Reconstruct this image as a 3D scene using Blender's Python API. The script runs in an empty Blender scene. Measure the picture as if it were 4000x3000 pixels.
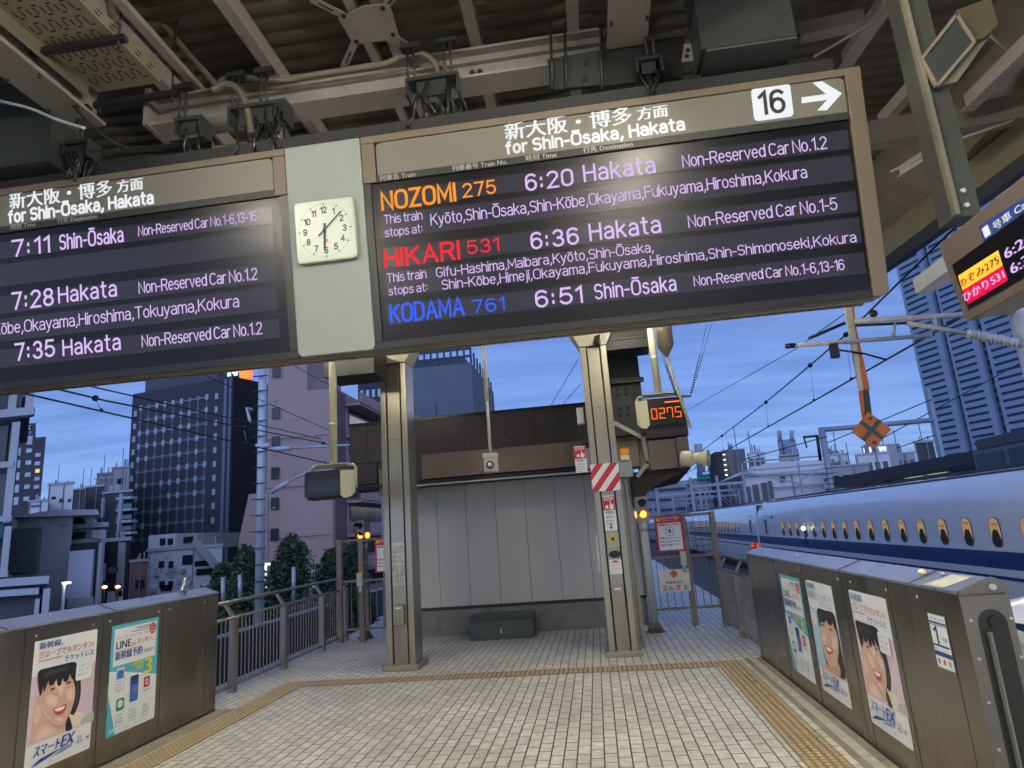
import bpy, bmesh, math, random
from mathutils import Vector, Matrix
random.seed(7)
SC = bpy.context.scene
COL = SC.collection
# ------------------------------------------------------------------ camera
F_PX = 2513.0
YAW, PITCH, ROLL = .11036, .22426, -.07279
CAM = Vector((0, 0, 1.75))
def _rot(yaw, pitch, roll):
    f = Vector((-math.sin(yaw)*math.cos(pitch), math.cos(yaw)*math.cos(pitch), math.sin(pitch)))
    r0 = Vector((math.cos(yaw), math.sin(yaw), 0)); u0 = r0.cross(f)
    r = r0*math.cos(roll)+u0*math.sin(roll); u = -r0*math.sin(roll)+u0*math.cos(roll)
    return r, u, f
RGT, UPV, FWD = _rot(YAW, PITCH, ROLL)
cd = bpy.data.cameras.new('camera'); cam = bpy.data.objects.new('camera', cd); COL.objects.link(cam)
cd.sensor_width = 36; cd.lens = 36*F_PX/4000; cd.clip_start = .05; cd.clip_end = 4000
m = Matrix.Identity(4)
for i in range(3):
    m[i][0], m[i][1], m[i][2], m[i][3] = RGT[i], UPV[i], -FWD[i], CAM[i]
cam.matrix_world = m
SC.camera = cam
# ------------------------------------------------------------------ world
W = bpy.data.worlds.new('World'); SC.world = W; W.use_nodes = True
nt = W.node_tree; nt.nodes.clear()
def N(t, tree=None, **k):
    n = (tree or nt).nodes.new(t)
    for a, b in k.items(): setattr(n, a, b)
    return n
sky = N('ShaderNodeTexSky', sky_type='NISHITA', sun_disc=False)
sky.sun_elevation = math.radians(18); sky.sun_rotation = math.radians(170); sky.air_density = 1.0; sky.dust_density = .2; sky.ozone_density = 4
tint = N('ShaderNodeMix', data_type='RGBA', blend_type='MULTIPLY'); tint.inputs[0].default_value = 1
tint.inputs[7].default_value = (.50, .66, 1.0, 1)
nt.links.new(sky.outputs[0], tint.inputs[6])
even = N('ShaderNodeMix', data_type='RGBA'); even.inputs[0].default_value = .78; even.inputs[7].default_value = (.63, .89, 1.79, 1)
nt.links.new(tint.outputs[2], even.inputs[6])
tc = N('ShaderNodeTexCoord'); sep = N('ShaderNodeSeparateXYZ'); nt.links.new(tc.outputs['Generated'], sep.inputs[0])
zc = N('ShaderNodeMath', operation='MAXIMUM'); zc.inputs[1].default_value = .04; nt.links.new(sep.outputs[2], zc.inputs[0])
zs = N('ShaderNodeMath', operation='ADD'); zs.inputs[1].default_value = .12; nt.links.new(zc.outputs[0], zs.inputs[0])
dx = N('ShaderNodeMath', operation='DIVIDE'); dy = N('ShaderNodeMath', operation='DIVIDE')
nt.links.new(sep.outputs[0], dx.inputs[0]); nt.links.new(zs.outputs[0], dx.inputs[1])
nt.links.new(sep.outputs[1], dy.inputs[0]); nt.links.new(zs.outputs[0], dy.inputs[1])
cmb = N('ShaderNodeCombineXYZ'); nt.links.new(dx.outputs[0], cmb.inputs[0]); nt.links.new(dy.outputs[0], cmb.inputs[1])
mp = N('ShaderNodeMapping'); mp.inputs['Scale'].default_value = (.45, 2.0, 1); nt.links.new(cmb.outputs[0], mp.inputs[0])
nz = N('ShaderNodeTexNoise'); nz.inputs['Scale'].default_value = 2.0; nz.inputs['Detail'].default_value = 6; nz.inputs['Roughness'].default_value = .55
nt.links.new(mp.outputs[0], nz.inputs['Vector'])
cr = N('ShaderNodeValToRGB'); cr.color_ramp.elements[0].position = .40; cr.color_ramp.elements[1].position = .66
nt.links.new(nz.outputs[0], cr.inputs[0])
cm = N('ShaderNodeMix', data_type='RGBA', blend_type='MULTIPLY'); cm.inputs[7].default_value = (.73, .77, .84, 1)
cf = N('ShaderNodeMath', operation='MULTIPLY'); cf.inputs[1].default_value = 1.0
nt.links.new(cr.outputs[0], cf.inputs[0]); nt.links.new(cf.outputs[0], cm.inputs[0]); nt.links.new(even.outputs[2], cm.inputs[6])
bg = N('ShaderNodeBackground'); bg.inputs[1].default_value = .15
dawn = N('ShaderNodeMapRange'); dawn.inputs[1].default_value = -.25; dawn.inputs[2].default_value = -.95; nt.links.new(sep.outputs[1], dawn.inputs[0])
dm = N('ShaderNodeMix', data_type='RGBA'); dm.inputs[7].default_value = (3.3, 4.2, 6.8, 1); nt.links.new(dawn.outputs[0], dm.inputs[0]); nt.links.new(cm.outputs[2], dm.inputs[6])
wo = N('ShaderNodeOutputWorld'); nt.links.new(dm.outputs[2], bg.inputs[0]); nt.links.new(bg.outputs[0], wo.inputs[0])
# sun, almost gone behind the clouds
sl = bpy.data.lights.new('sun', 'SUN'); sl.energy = .06; sl.angle = math.radians(15); sl.color = (1, .85, .75)
so = bpy.data.objects.new('sun', sl); COL.objects.link(so); so.rotation_euler = (math.radians(86), 0, math.radians(160))
SC.view_settings.view_transform = 'Standard'; SC.view_settings.look = 'None'
SC.view_settings.exposure = 1.0; SC.view_settings.gamma = 1
try: SC.cycles.use_denoising = True
except Exception: pass
SC.cycles.max_bounces = 6; SC.cycles.diffuse_bounces = 3; SC.cycles.glossy_bounces = 3; SC.cycles.sample_clamp_indirect = 4

# ------------------------------------------------------------------ pixel -> point on a real plane
def ray(x, y):
    return (RGT*(x-2000)-UPV*(y-1500)+FWD*F_PX).normalized()
def at(x, y, X=None, Y=None, Z=None):
    d = ray(x, y)
    if X is not None: t = (X-CAM.x)/d.x
    elif Y is not None: t = (Y-CAM.y)/d.y
    else: t = (Z-CAM.z)/d.z
    return CAM+d*t
# ------------------------------------------------------------------ helpers
def S(r, g, b):
    f = lambda c: (c/255/12.92 if c/255 <= .04045 else ((c/255+.055)/1.055)**2.4)
    return (f(r), f(g), f(b))
_m = {}
def mat(name, col, rough=.6, metal=0., emit=0., ecol=None, var=.12, scale=3., bump=0., bscale=40., dirt=None, coat=0., aniso=None):
    if name in _m: return _m[name]
    mt = bpy.data.materials.new(name); mt.use_nodes = True; t = mt.node_tree
    b = t.nodes['Principled BSDF']; L = t.links
    b.inputs['Base Color'].default_value = (*col, 1); b.inputs['Roughness'].default_value = rough
    b.inputs['Metallic'].default_value = metal
    if coat: b.inputs['Coat Weight'].default_value = coat
    if emit:
        b.inputs['Emission Color'].default_value = (*(ecol or col), 1); b.inputs['Emission Strength'].default_value = emit*.5
    if var or bump or dirt:
        tx = N('ShaderNodeTexCoord', t)
        mpn = N('ShaderNodeMapping', t); mpn.inputs['Scale'].default_value = aniso or (1, 1, 1)
        L.new(tx.outputs['Object'], mpn.inputs[0])
    if var:
        nn = N('ShaderNodeTexNoise', t); nn.inputs['Scale'].default_value = scale; nn.inputs['Detail'].default_value = 5
        L.new(mpn.outputs[0], nn.inputs['Vector'])
        mr = N('ShaderNodeMapRange', t); mr.inputs[1].default_value = .3; mr.inputs[2].default_value = .7
        mr.inputs[3].default_value = 1-var; mr.inputs[4].default_value = 1+var
        L.new(nn.outputs[0], mr.inputs[0])
        mx = N('ShaderNodeMix', t, data_type='RGBA', blend_type='MULTIPLY'); mx.inputs[0].default_value = 1
        mx.inputs[6].default_value = (*col, 1); L.new(mr.outputs[0], mx.inputs[7]); out = mx.outputs[2]
        if dirt:
            n2 = N('ShaderNodeTexNoise', t); n2.inputs['Scale'].default_value = dirt[1]; n2.inputs['Detail'].default_value = 6; n2.inputs['Roughness'].default_value = .65
            L.new(mpn.outputs[0], n2.inputs['Vector'])
            r2 = N('ShaderNodeMapRange', t); r2.inputs[1].default_value = dirt[2]; r2.inputs[2].default_value = dirt[2]+.14; L.new(n2.outputs[0], r2.inputs[0])
            m2 = N('ShaderNodeMix', t, data_type='RGBA'); L.new(r2.outputs[0], m2.inputs[0]); L.new(out, m2.inputs[6]); m2.inputs[7].default_value = (*dirt[0], 1); out = m2.outputs[2]
        L.new(out, b.inputs['Base Color'])
        rr = N('ShaderNodeMapRange', t); rr.inputs[3].default_value = max(0, rough-.1); rr.inputs[4].default_value = min(1, rough+.12)
        L.new(nn.outputs[0], rr.inputs[0]); L.new(rr.outputs[0], b.inputs['Roughness'])
    if bump:
        n3 = N('ShaderNodeTexNoise', t); n3.inputs['Scale'].default_value = bscale; n3.inputs['Detail'].default_value = 4
        L.new(mpn.outputs[0], n3.inputs['Vector'])
        bp = N('ShaderNodeBump', t); bp.inputs['Strength'].default_value = bump; bp.inputs['Distance'].default_value = .01
        L.new(n3.outputs[0], bp.inputs['Height']); L.new(bp.outputs[0], b.inputs['Normal'])
    _m[name] = mt
    return mt
def flat(name, col, rough=.5, emit=0., **k):
    return mat(name, col, rough, emit=emit, var=0, **k)

def skw(Y, x, y):
    global SKEW
    SKEW = (Y, at(x, y, Y=Y).x/Y)
SKEW = None   # street grid direction of the block being built: (front distance, slope of its side walls)
class MB:
    def __init__(s): s.v = []; s.f = []; s.sm = []
    def add(s, vs, fs, smooth=False):
        o = len(s.v); s.v += [tuple(v) for v in vs]; s.f += [tuple(i+o for i in f) for f in fs]; s.sm += [smooth]*len(fs)
        return s
    def box(s, a, b, R=None, c=None):
        x0, y0, z0 = a; x1, y1, z1 = b
        vs = [Vector(p) for p in ((x0,y0,z0),(x1,y0,z0),(x1,y1,z0),(x0,y1,z0),(x0,y0,z1),(x1,y0,z1),(x1,y1,z1),(x0,y1,z1))]
        if R is not None:
            cc = Vector(c) if c is not None else Vector(((x0+x1)/2, (y0+y1)/2, (z0+z1)/2))
            vs = [R @ (v-cc)+cc for v in vs]
        return s.add(vs, [(0,3,2,1),(4,5,6,7),(0,1,5,4),(1,2,6,5),(2,3,7,6),(3,0,4,7)])
    def obox(s, o, ux, uy, uz, a, b):
        """box from a to b in the frame o, ux, uy, uz"""
        P = lambda x, y, z: o+ux*x+uy*y+uz*z
        x0, y0, z0 = a; x1, y1, z1 = b
        vs = [P(*p) for p in ((x0,y0,z0),(x1,y0,z0),(x1,y1,z0),(x0,y1,z0),(x0,y0,z1),(x1,y0,z1),(x1,y1,z1),(x0,y1,z1))]
        return s.add(vs, [(0,3,2,1),(4,5,6,7),(0,1,5,4),(1,2,6,5),(2,3,7,6),(3,0,4,7)])
    def bar(s, p, q, w, h, up=(0, 0, 1)):
        p, q = Vector(p), Vector(q); d = (q-p).normalized(); up = Vector(up)
        if abs(d.dot(up)) > .99: up = Vector((0, 1, 0))
        x = d.cross(up).normalized(); z = x.cross(d)
        vs = [e+x*a*w/2+z*b*h/2 for e in (p, q) for a, b in ((-1,-1),(1,-1),(1,1),(-1,1))]
        return s.add(vs, [(3,2,1,0),(4,5,6,7),(0,1,5,4),(1,2,6,5),(2,3,7,6),(3,0,4,7)])
    def ibeam(s, p, q, w, h, tf=.02, tw=.02, up=(0, 0, 1)):
        p, q = Vector(p), Vector(q); d = (q-p).normalized(); up = Vector(up)
        x = d.cross(up).normalized(); z = x.cross(d)
        for a, b, ww, hh in ((0, h/2-tf/2, w, tf), (0, -h/2+tf/2, w, tf), (0, 0, tw, h-2*tf-.002)):
            s.bar(p+z*b, q+z*b, ww, hh, up)
        return s
    def tube(s, pts, r, n=8, caps=True):
        pts = [Vector(p) for p in pts]; rs = r if isinstance(r, (list, tuple)) else [r]*len(pts)
        rings = []; prev = None
        for i, p in enumerate(pts):
            d = (pts[min(i+1, len(pts)-1)]-pts[max(i-1, 0)]).normalized()
            if prev is None:
                a = Vector((0, 0, 1)) if abs(d.z) < .9 else Vector((1, 0, 0))
                x = d.cross(a).normalized()
            else:
                x = (prev-d*prev.dot(d)).normalized()
            prev = x; y = d.cross(x)
            rings.append([p+(x*math.cos(2*math.pi*k/n)+y*math.sin(2*math.pi*k/n))*rs[i] for k in range(n)])
        vs = [v for rg in rings for v in rg]; fs = []
        for i in range(len(pts)-1):
            for k in range(n):
                a = i*n+k; b = i*n+(k+1) % n; fs.append((a, b, b+n, a+n))
        s.add(vs, fs, True)
        if caps:
            o = len(s.v)-len(vs)
            s.f += [tuple(o+k for k in range(n))[::-1], tuple(o+(len(pts)-1)*n+k for k in range(n))]; s.sm += [False, False]
        return s
    def prism(s, poly, ax, a, b):
        """poly: 2d points; extruded along axis ax from a to b"""
        def P(u, v, w):
            return (w, u, v) if ax == 0 else ((u, w, v) if ax == 1 else (u, v, w))
        n = len(poly); vs = [P(u, v, a) for u, v in poly]+[P(u, v, b) for u, v in poly]
        return s.add(vs, [tuple(range(n))[::-1], tuple(range(n, 2*n))]+[(i, (i+1) % n, (i+1) % n+n, i+n) for i in range(n)])
    def poly(s, pts): return s.add(pts, [tuple(range(len(pts)))])
    def slab(s, pts, nrm, t):
        """flat outline with thickness t along nrm"""
        n = len(pts); pts = [Vector(p) for p in pts]; nrm = Vector(nrm)
        vs = pts+[p+nrm*t for p in pts]
        return s.add(vs, [tuple(range(n))[::-1], tuple(range(n, 2*n))]+[(i, (i+1) % n, (i+1) % n+n, i+n) for i in range(n)])
    def sphere(s, c, r, n=10, m=6, sc=(1, 1, 1)):
        c = Vector(c); vs = []; fs = []
        for i in range(m+1):
            th = math.pi*i/m
            for k in range(n):
                ph = 2*math.pi*k/n
                vs.append(c+Vector((math.sin(th)*math.cos(ph)*sc[0], math.sin(th)*math.sin(ph)*sc[1], math.cos(th)*sc[2]))*r)
        for i in range(m):
            for k in range(n):
                fs.append((i*n+k, (i+1)*n+k, (i+1)*n+(k+1) % n, i*n+(k+1) % n))
        return s.add(vs, fs, True)
    def build(s, name, mt, parent=None, bevel=0):
        if SKEW is not None:
            s.v = [(v[0]+max(0, v[1]-SKEW[0])*SKEW[1], v[1], v[2]) for v in s.v]
        me = bpy.data.meshes.new(name); me.from_pydata(s.v, [], s.f)
        me.polygons.foreach_set('use_smooth', s.sm); me.materials.append(mt)
        bm = bmesh.new(); bm.from_mesh(me); bmesh.ops.recalc_face_normals(bm, faces=bm.faces)
        bm.to_mesh(me); bm.free(); me.update()
        o = bpy.data.objects.new(name, me); COL.objects.link(o)
        if parent is not None:
            o.parent = parent
            o.matrix_parent_inverse = Matrix.Translation(-Vector(parent.location))
        if bevel:
            md = o.modifiers.new('bevel', 'BEVEL'); md.width = bevel; md.segments = 2; md.limit_method = 'ANGLE'; md.angle_limit = math.radians(40)
        return o
def tag(o, label=None, cat=None, group=None, kind=None):
    if label: o['label'] = label
    if cat: o['category'] = cat
    if group: o['group'] = group
    if kind: o['kind'] = kind
    return o
def thing(name, label, cat, loc=(0, 0, 0), group=None):
    o = bpy.data.objects.new(name, None); COL.objects.link(o); o.location = loc; o.empty_display_size = .1
    return tag(o, label, cat, group)
def copy_tree(o, parent=None, off=None):
    c = o.copy(); COL.objects.link(c)
    if parent is not None: c.parent = parent
    for ch in list(o.children): copy_tree(ch, c)
    if off is not None: c.location = Vector(o.location)+Vector(off)
    return c
# ------------------------------------------------------------------ text
_tc = {}
def _textmesh(body, shear=0., off=0.):
    key = (body, shear, off)
    if key in _tc: return _tc[key]
    cu = bpy.data.curves.new('lettering', 'FONT'); cu.body = body; cu.size = 1; cu.resolution_u = 2; cu.shear = shear; cu.offset = off
    o = bpy.data.objects.new('lettering', cu); COL.objects.link(o)
    dg = bpy.context.evaluated_depsgraph_get(); me = bpy.data.meshes.new_from_object(o.evaluated_get(dg))
    vs = [tuple(v.co) for v in me.vertices]; fs = [tuple(p.vertices) for p in me.polygons]
    bpy.data.objects.remove(o); bpy.data.curves.remove(cu); bpy.data.meshes.remove(me)
    _tc[key] = (vs, fs)
    return vs, fs
class Plane:
    """a real flat face: origin, right, up; nrm points to the viewer"""
    def __init__(s, o, ux, uy, nrm): s.o, s.ux, s.uy, s.n = Vector(o), Vector(ux).normalized(), Vector(uy).normalized(), Vector(nrm).normalized()
    def P(s, u, v, w=0.): return s.o+s.ux*u+s.uy*v+s.n*w
    def hit(s, x, y):
        d = ray(x, y); t = (s.o-CAM).dot(s.n)/d.dot(s.n); q = CAM+d*t-s.o
        return q.dot(s.ux), q.dot(s.uy)
    def box(s, mb, u0, v0, u1, v1, w0, w1): return mb.obox(s.o, s.ux, s.uy, s.n, (u0, v0, w0), (u1, v1, w1))
    def rrect(s, mb, u0, v0, u1, v1, w0, w1, r, seg=5):
        pts = []
        for cx, cy, a0 in ((u1-r, v1-r, 0), (u0+r, v1-r, 90), (u0+r, v0+r, 180), (u1-r, v0+r, 270)):
            for k in range(seg+1):
                a = math.radians(a0+90*k/seg); pts.append((cx+r*math.cos(a), cy+r*math.sin(a)))
        return mb.slab([s.P(u, v, w0) for u, v in pts], s.n, w1-w0)
    def text(s, body, mt, parent, u, v, w, width=None, cap=None, bold=0., name='lettering', lift=.004, align='l', shear=0., squash=1., mb=None):
        vs, fs = _textmesh(body, shear)
        if not vs: return None
        x0 = min(p[0] for p in vs); x1 = max(p[0] for p in vs)
        cjk = any(ord(c) > 0x2fff for c in body)
        ch = .80 if cjk else .70
        sy = (cap/ch) if cap else 1
        sx = (width/(x1-x0)) if width else sy*squash
        if not cap: sy = sx/squash
        wd = (x1-x0)*sx
        u0 = u if align == 'l' else (u-wd/2 if align == 'c' else u-wd)
        own = mb is None
        mb = mb or MB()
        dsh = [0.] if not bold else [-bold, 0., bold]
        for k, d in enumerate(dsh):
            mb.add([s.P(u0+(p[0]-x0)*sx+d, v+(p[1]+(.08 if cjk else 0))*sy+(d*.0), w+lift+k*.0003) for p in vs], fs)
        if own:
            return mb.build(name, mt, parent)
    def text_px(s, body, mt, parent, a, b, cap, **k):
        """a, b: where the base line begins and ends; cap: height of capitals, all measured on the photograph's face"""
        ua, va = s.hit(*a); ub, vb = s.hit(*b); uc, vc = s.hit(a[0], a[1]-cap)
        return s.text(body, mt, parent, ua, (va+vb)/2, k.pop('w', 0.), width=ub-ua, cap=vc-va, **k)
    def poly_px(s, pts, w=0.): return [s.P(*s.hit(*p), w) for p in pts]

# ------------------------------------------------------------------ single line lettering for the LED rows (grid: capitals 8 high)
def _arc(cx, cy, rx, ry, a0, a1, n=6):
    return [(cx+rx*math.cos(math.radians(a0+(a1-a0)*k/n)), cy+ry*math.sin(math.radians(a0+(a1-a0)*k/n))) for k in range(n+1)]
def _rr(x0, y0, x1, y1, r=1.7):
    return _arc(x1-r, y1-r, r, r, 0, 90, 3)+_arc(x0+r, y1-r, r, r, 90, 180, 3)+_arc(x0+r, y0+r, r, r, 180, 270, 3)+_arc(x1-r, y0+r, r, r, 270, 360, 3)+[(x1, y1-r)]
G = {
 'N': (5, [[(0,0),(0,8),(5,0),(5,8)]]), 'O': (5.4, [_rr(0,0,5.4,8,2.3)]), 'Z': (4.8, [[(0,8),(4.8,8),(0,0),(4.8,0)]]),
 'M': (6, [[(0,0),(0,8),(3,2),(6,8),(6,0)]]), 'I': (0, [[(0,0),(0,8)]]), 'H': (5, [[(0,0),(0,8)],[(5,0),(5,8)],[(0,4.2),(5,4.2)]]),
 'K': (5, [[(0,0),(0,8)],[(4.8,8),(0,3.2)],[(1.7,4.8),(5,0)]]), 'A': (5.6, [[(0,0),(2.8,8),(5.6,0)],[(1,2.7),(4.6,2.7)]]),
 'R': (5, [[(0,0),(0,8),(3,8)]+_arc(3,6,1.9,2,90,-90)+[(0,4)],[(2.8,4),(5,0)]]), 'D': (5, [[(0,0),(0,8),(2.4,8)]+_arc(2.4,5.4,2.6,2.6,90,0,4)+_arc(2.4,2.6,2.6,2.6,0,-90,4)+[(0,0)]]),
 'T': (5, [[(0,8),(5,8)],[(2.5,8),(2.5,0)]]), 'S': (4.6, [_arc(2.3,6,2.2,2,30,180,5)+_arc(2.3,5.5,2.2,1.4,190,250,2)+_arc(2.3,2.2,2.3,2.1,70,0,3)+_arc(2.3,2.1,2.3,2.1,0,-150,5)]),
 'C': (5, [_arc(2.6,5.4,2.5,2.6,35,180,5)+_arc(2.6,2.6,2.5,2.6,180,325,5)]), 'G': (5.2, [_arc(2.6,5.4,2.5,2.6,35,180,5)+_arc(2.6,2.6,2.5,2.6,180,340,5)+[(5.1,3.8),(3,3.8)]]),
 'F': (4.4, [[(0,0),(0,8),(4.4,8)],[(0,4.2),(3.8,4.2)]]),
 '0': (4.4, [_rr(0,0,4.4,8,2.1)]), '1': (2, [[(0,6.4),(1.9,8),(1.9,0)]]), '2': (4.4, [_arc(2.2,5.9,2.1,2.1,165,-20,7)+[(0,0),(4.4,0)]]),
 '3': (4.4, [_arc(2.1,6,1.9,2,160,-90,7)+_arc(2.1,2.1,2.2,2.1,90,-160,7)]), '5': (4.4, [[(4,8),(.6,8),(.2,4.3)]+_arc(2.1,2.7,2.3,2.5,120,-155,8)]),
 '6': (4.4, [_arc(2.3,5.8,2.2,2.2,35,180,5)+[(.05,2.6)]+_arc(2.2,2.5,2.15,2.5,180,540,11)]), '7': (4.4, [[(0,8),(4.4,8),(1.6,0)]]),
 '8': (4.4, [_arc(2.2,6.1,1.9,1.9,-90,270,10),_arc(2.2,2.1,2.2,2.1,90,450,10)]), '4': (4.8, [[(3.6,0),(3.6,8),(0,2.4),(4.8,2.4)]]), '9': (4.4, [_arc(2.2,5.5,2.15,2.5,0,360,11)+[(4.35,5.4)]+_arc(2.1,2.2,2.2,2.2,0,-145,5)]),
 ':': (.8, [[(.4,1.2),(.4,2.1)],[(.4,4.8),(.4,5.7)]]), ',': (.8, [[(.8,.8),(.8,-.1),(0,-1.5)]]), '.': (.7, [[(.35,0),(.35,.7)]]), '-': (2.6, [[(0,3.3),(2.6,3.3)]]), ' ': (.6, []),
 'a': (4, [_arc(2,4,1.9,1.9,150,0,4)+[(3.9,0)],_arc(1.8,1.6,1.8,1.6,90,270,6)+_arc(1.9,1.6,2,1.6,-90,0,2),[(1.8,3.2),(3.9,3.3)]]),
 'b': (4, [[(0,8),(0,0)],_arc(2,3,2,3,180,-180,10)]), 'd': (4, [[(4,8),(4,0)],_arc(2,3,2,3,0,360,10)]), 'e': (4, [[(0,3.1),(4,3.1)]+_arc(2,3,2,3,0,315,9)]),
 'f': (2.8, [[(1.1,0),(1.1,6.6)]+_arc(2.6,6.6,1.5,1.5,180,90,3),[(0,5.7),(2.6,5.7)]]), 'g': (4, [_arc(2,3.1,2,2.9,0,360,10),[(4,6),(4,-.6)]+_arc(2,-.6,2,1.9,0,-150,5)]),
 'h': (3.8, [[(0,8),(0,0)],_arc(1.9,4,1.9,2,180,0,5)+[(3.8,0)]]), 'i': (0, [[(0,0),(0,5.8)],[(0,7.2),(0,8)]]), 'j': (1, [[(1,5.8),(1,-1)]+_arc(0,-1,1,1.4,0,-90,3),[(1,7.2),(1,8)]]),
 'k': (3.8, [[(0,0),(0,8)],[(3.6,5.8),(0,2.4)],[(1.3,3.6),(3.8,0)]]), 'm': (6, [[(0,0),(0,5.8)],_arc(1.5,4.3,1.5,1.6,180,0,5)+[(3,0)],_arc(4.5,4.3,1.5,1.6,180,0,5)+[(6,0)]]),
 'n': (3.8, [[(0,0),(0,5.9)],_arc(1.9,4,1.9,2,180,0,5)+[(3.8,0)]]), 'o': (4, [_arc(2,3,2,3,0,360,11)]), 'p': (4, [[(0,6),(0,-2.4)],_arc(2,3,2,3,180,-180,10)]),
 'r': (2.4, [[(0,0),(0,5.9)],_arc(1.8,3.9,1.8,2,180,70,4)]), 's': (3.6, [_arc(1.8,4.4,1.6,1.5,25,210,5)+_arc(1.8,1.7,1.8,1.6,60,-30,3)+_arc(1.8,1.6,1.8,1.6,-30,-160,4)]),
 't': (2.6, [[(1.1,8),(1.1,1.4)]+_arc(2.5,1.4,1.4,1.4,180,270,3),[(0,5.8),(2.6,5.8)]]), 'u': (3.8, [[(0,5.9),(0,2)]+_arc(1.9,2,1.9,2,180,360,5),[(3.8,5.9),(3.8,0)]]),
 'v': (4, [[(0,5.9),(2,0),(4,5.9)]]), 'y': (4, [[(0,5.9),(2.1,.2)],[(4,5.9),(1.4,-1.7),(.2,-2.3)]]), 'l': (0, [[(0,0),(0,8)]]), 'c': (3.6, [_arc(2,3,2,3,50,310,8)])}
G['Ō'] = (5.4, G['O'][1]+[[(.8,9.4),(4.6,9.4)]]); G['ō'] = (4, G['o'][1]+[[(.5,7.4),(3.5,7.4)]])
def line_text(pl_, body, mt, parent, u, v, w, width, cap, sw=.9, name='led_text', gap=1.35, tilt=0.):
    """monoline lettering; sw = stroke width in grid units"""
    x = 0; segs = []
    for ch in body:
        wd, st = G[ch]
        for s_ in st: segs.append([(x+px_, py_) for px_, py_ in s_])
        x += wd+gap*(1.25 if ch in ':,.' else 1)
    tot = x-gap; sy = cap/8; sx = width/tot; mb = MB(); lift = 0; h = sw/2
    for s_ in segs:
        P = [Vector((px_*sx, py_*sy)) for px_, py_ in s_]; lw = h*sy*1.0
        n = len(P); L_, R_ = [], []
        closed = (P[0]-P[-1]).length < 1e-6
        for i in range(n):
            d0 = (P[i]-P[i-1]) if i else ((P[-1]-P[-2]) if closed else (P[1]-P[0])); d1 = (P[i+1]-P[i]) if i < n-1 else ((P[1]-P[0]) if closed else (P[-1]-P[-2]))
            if d0.length < 1e-9: d0 = d1
            if d1.length < 1e-9: d1 = d0
            d0.normalize(); d1.normalize(); t_ = d0+d1
            if t_.length < .3: t_ = d1.copy()
            t_.normalize(); nn_ = Vector((-t_.y, t_.x)); k = lw/max(.45, nn_.dot(Vector((-d1.y, d1.x))))
            q = P[i].copy()
            if not closed and i == 0: q -= d1*lw*.8
            if not closed and i == n-1: q += d0*lw*.8
            L_.append(q+nn_*k); R_.append(q-nn_*k)
        lift += .00004
        vs = [pl_.P(u+p.x, v+p.y, w+lift) for p in L_]+[pl_.P(u+p.x, v+p.y, w+lift) for p in R_]
        mb.add(vs, [(i, i+1, n+i+1, n+i) for i in range(n-1)])
    return mb.build(name, mt, parent)
def line_px(pl_, body, mt, parent, a, b, cap, w, **k):
    ua, va = pl_.hit(*a); ub, vb = pl_.hit(*b); uc, vc = pl_.hit(a[0], a[1]-cap)
    return line_text(pl_, body, mt, parent, ua, (va+vb)/2, w, ub-ua, vc-va, **k)
# ------------------------------------------------------------------ materials
STEEL = mat('stainless_champagne', (.36, .34, .275), .36, .8, var=.10, scale=2.5, aniso=(1, 1, .15))
STEELD = mat('stainless_dull', (.30, .27, .23), .38, .8, var=.14, scale=3, aniso=(1, 1, .3))
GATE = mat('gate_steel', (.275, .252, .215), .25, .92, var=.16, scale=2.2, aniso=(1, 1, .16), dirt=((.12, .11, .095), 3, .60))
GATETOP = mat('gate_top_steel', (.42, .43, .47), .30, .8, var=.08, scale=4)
SEAM = flat('dark_seam', (.03, .028, .022), .7)
BEAM = mat('beam_paint', (.185, .165, .163), .55, var=.10, scale=3, dirt=((.12, .10, .08), 5, .62))
BEAMO = mat('beam_paint_olive', (.10, .095, .07), .6, var=.14, scale=3)
DECK = mat('roof_deck', (.062, .053, .042), .75, var=.25, scale=4)
DKMET = mat('dark_metal', (.018, .018, .019), .5, .3, var=.2)
DKGRN = mat('dark_green_paint', (.016, .021, .020), .5, var=.15)
BLACK = flat('black_plastic', (.012, .012, .013), .35)
FRAME = mat('sign_frame_brown', (.135, .108, .078), .5, .2, var=.05)
HEADER = mat('sign_header_grey', (.155, .148, .125), .42, .1, var=.03)
STRIP = flat('sign_strip_grey', (.030, .033, .032), .45)
PANEL = flat('screen_row', (.016, .015, .022), .27, emit=.022, ecol=(.5, .5, .8))
SCREEN = flat('screen_black', (.004, .004, .005), .30)
WHITEP = mat('clock_panel_white', (.235, .262, .25), .5, var=.03)
CLOCKF = flat('clock_face_lit', (.16, .175, .14), .3, emit=.40, ecol=(.86, .93, .70))
INK = flat('black_ink', (.02, .02, .022), .5)
LEDW = flat('led_lilac', (.06, .05, .06), .5, emit=.98, ecol=(.76, .54, 1.0))
LEDB = flat('led_blue', (.06, .05, .06), .4, emit=1.0, ecol=(.03, .12, .95))
LEDR = flat('led_red', (.06, .05, .06), .4, emit=.95, ecol=(1, .015, .03))
LEDO = flat('led_orange', (.06, .05, .06), .4, emit=1.0, ecol=(1.0, .33, .02))
LEDA = flat('led_amber', (.06, .05, .06), .4, emit=1.5, ecol=(1.0, .16, .012))
BACKLIT = flat('backlit_lettering', (.06, .05, .06), .4, emit=.85, ecol=(.92, .97, 1.0))
LABEL = flat('grey_lettering', (.34, .34, .33), .5)
CREAM = mat('cream_paint', (.50, .48, .33), .45, var=.06, dirt=((.25, .22, .15), 14, .66))
CREAMG = mat('grey_white_paint', (.42, .44, .38), .5, var=.08, dirt=((.2, .18, .13), 9, .66))
GALV = mat('galvanised', (.45, .48, .52), .45, .4, var=.1)
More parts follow.
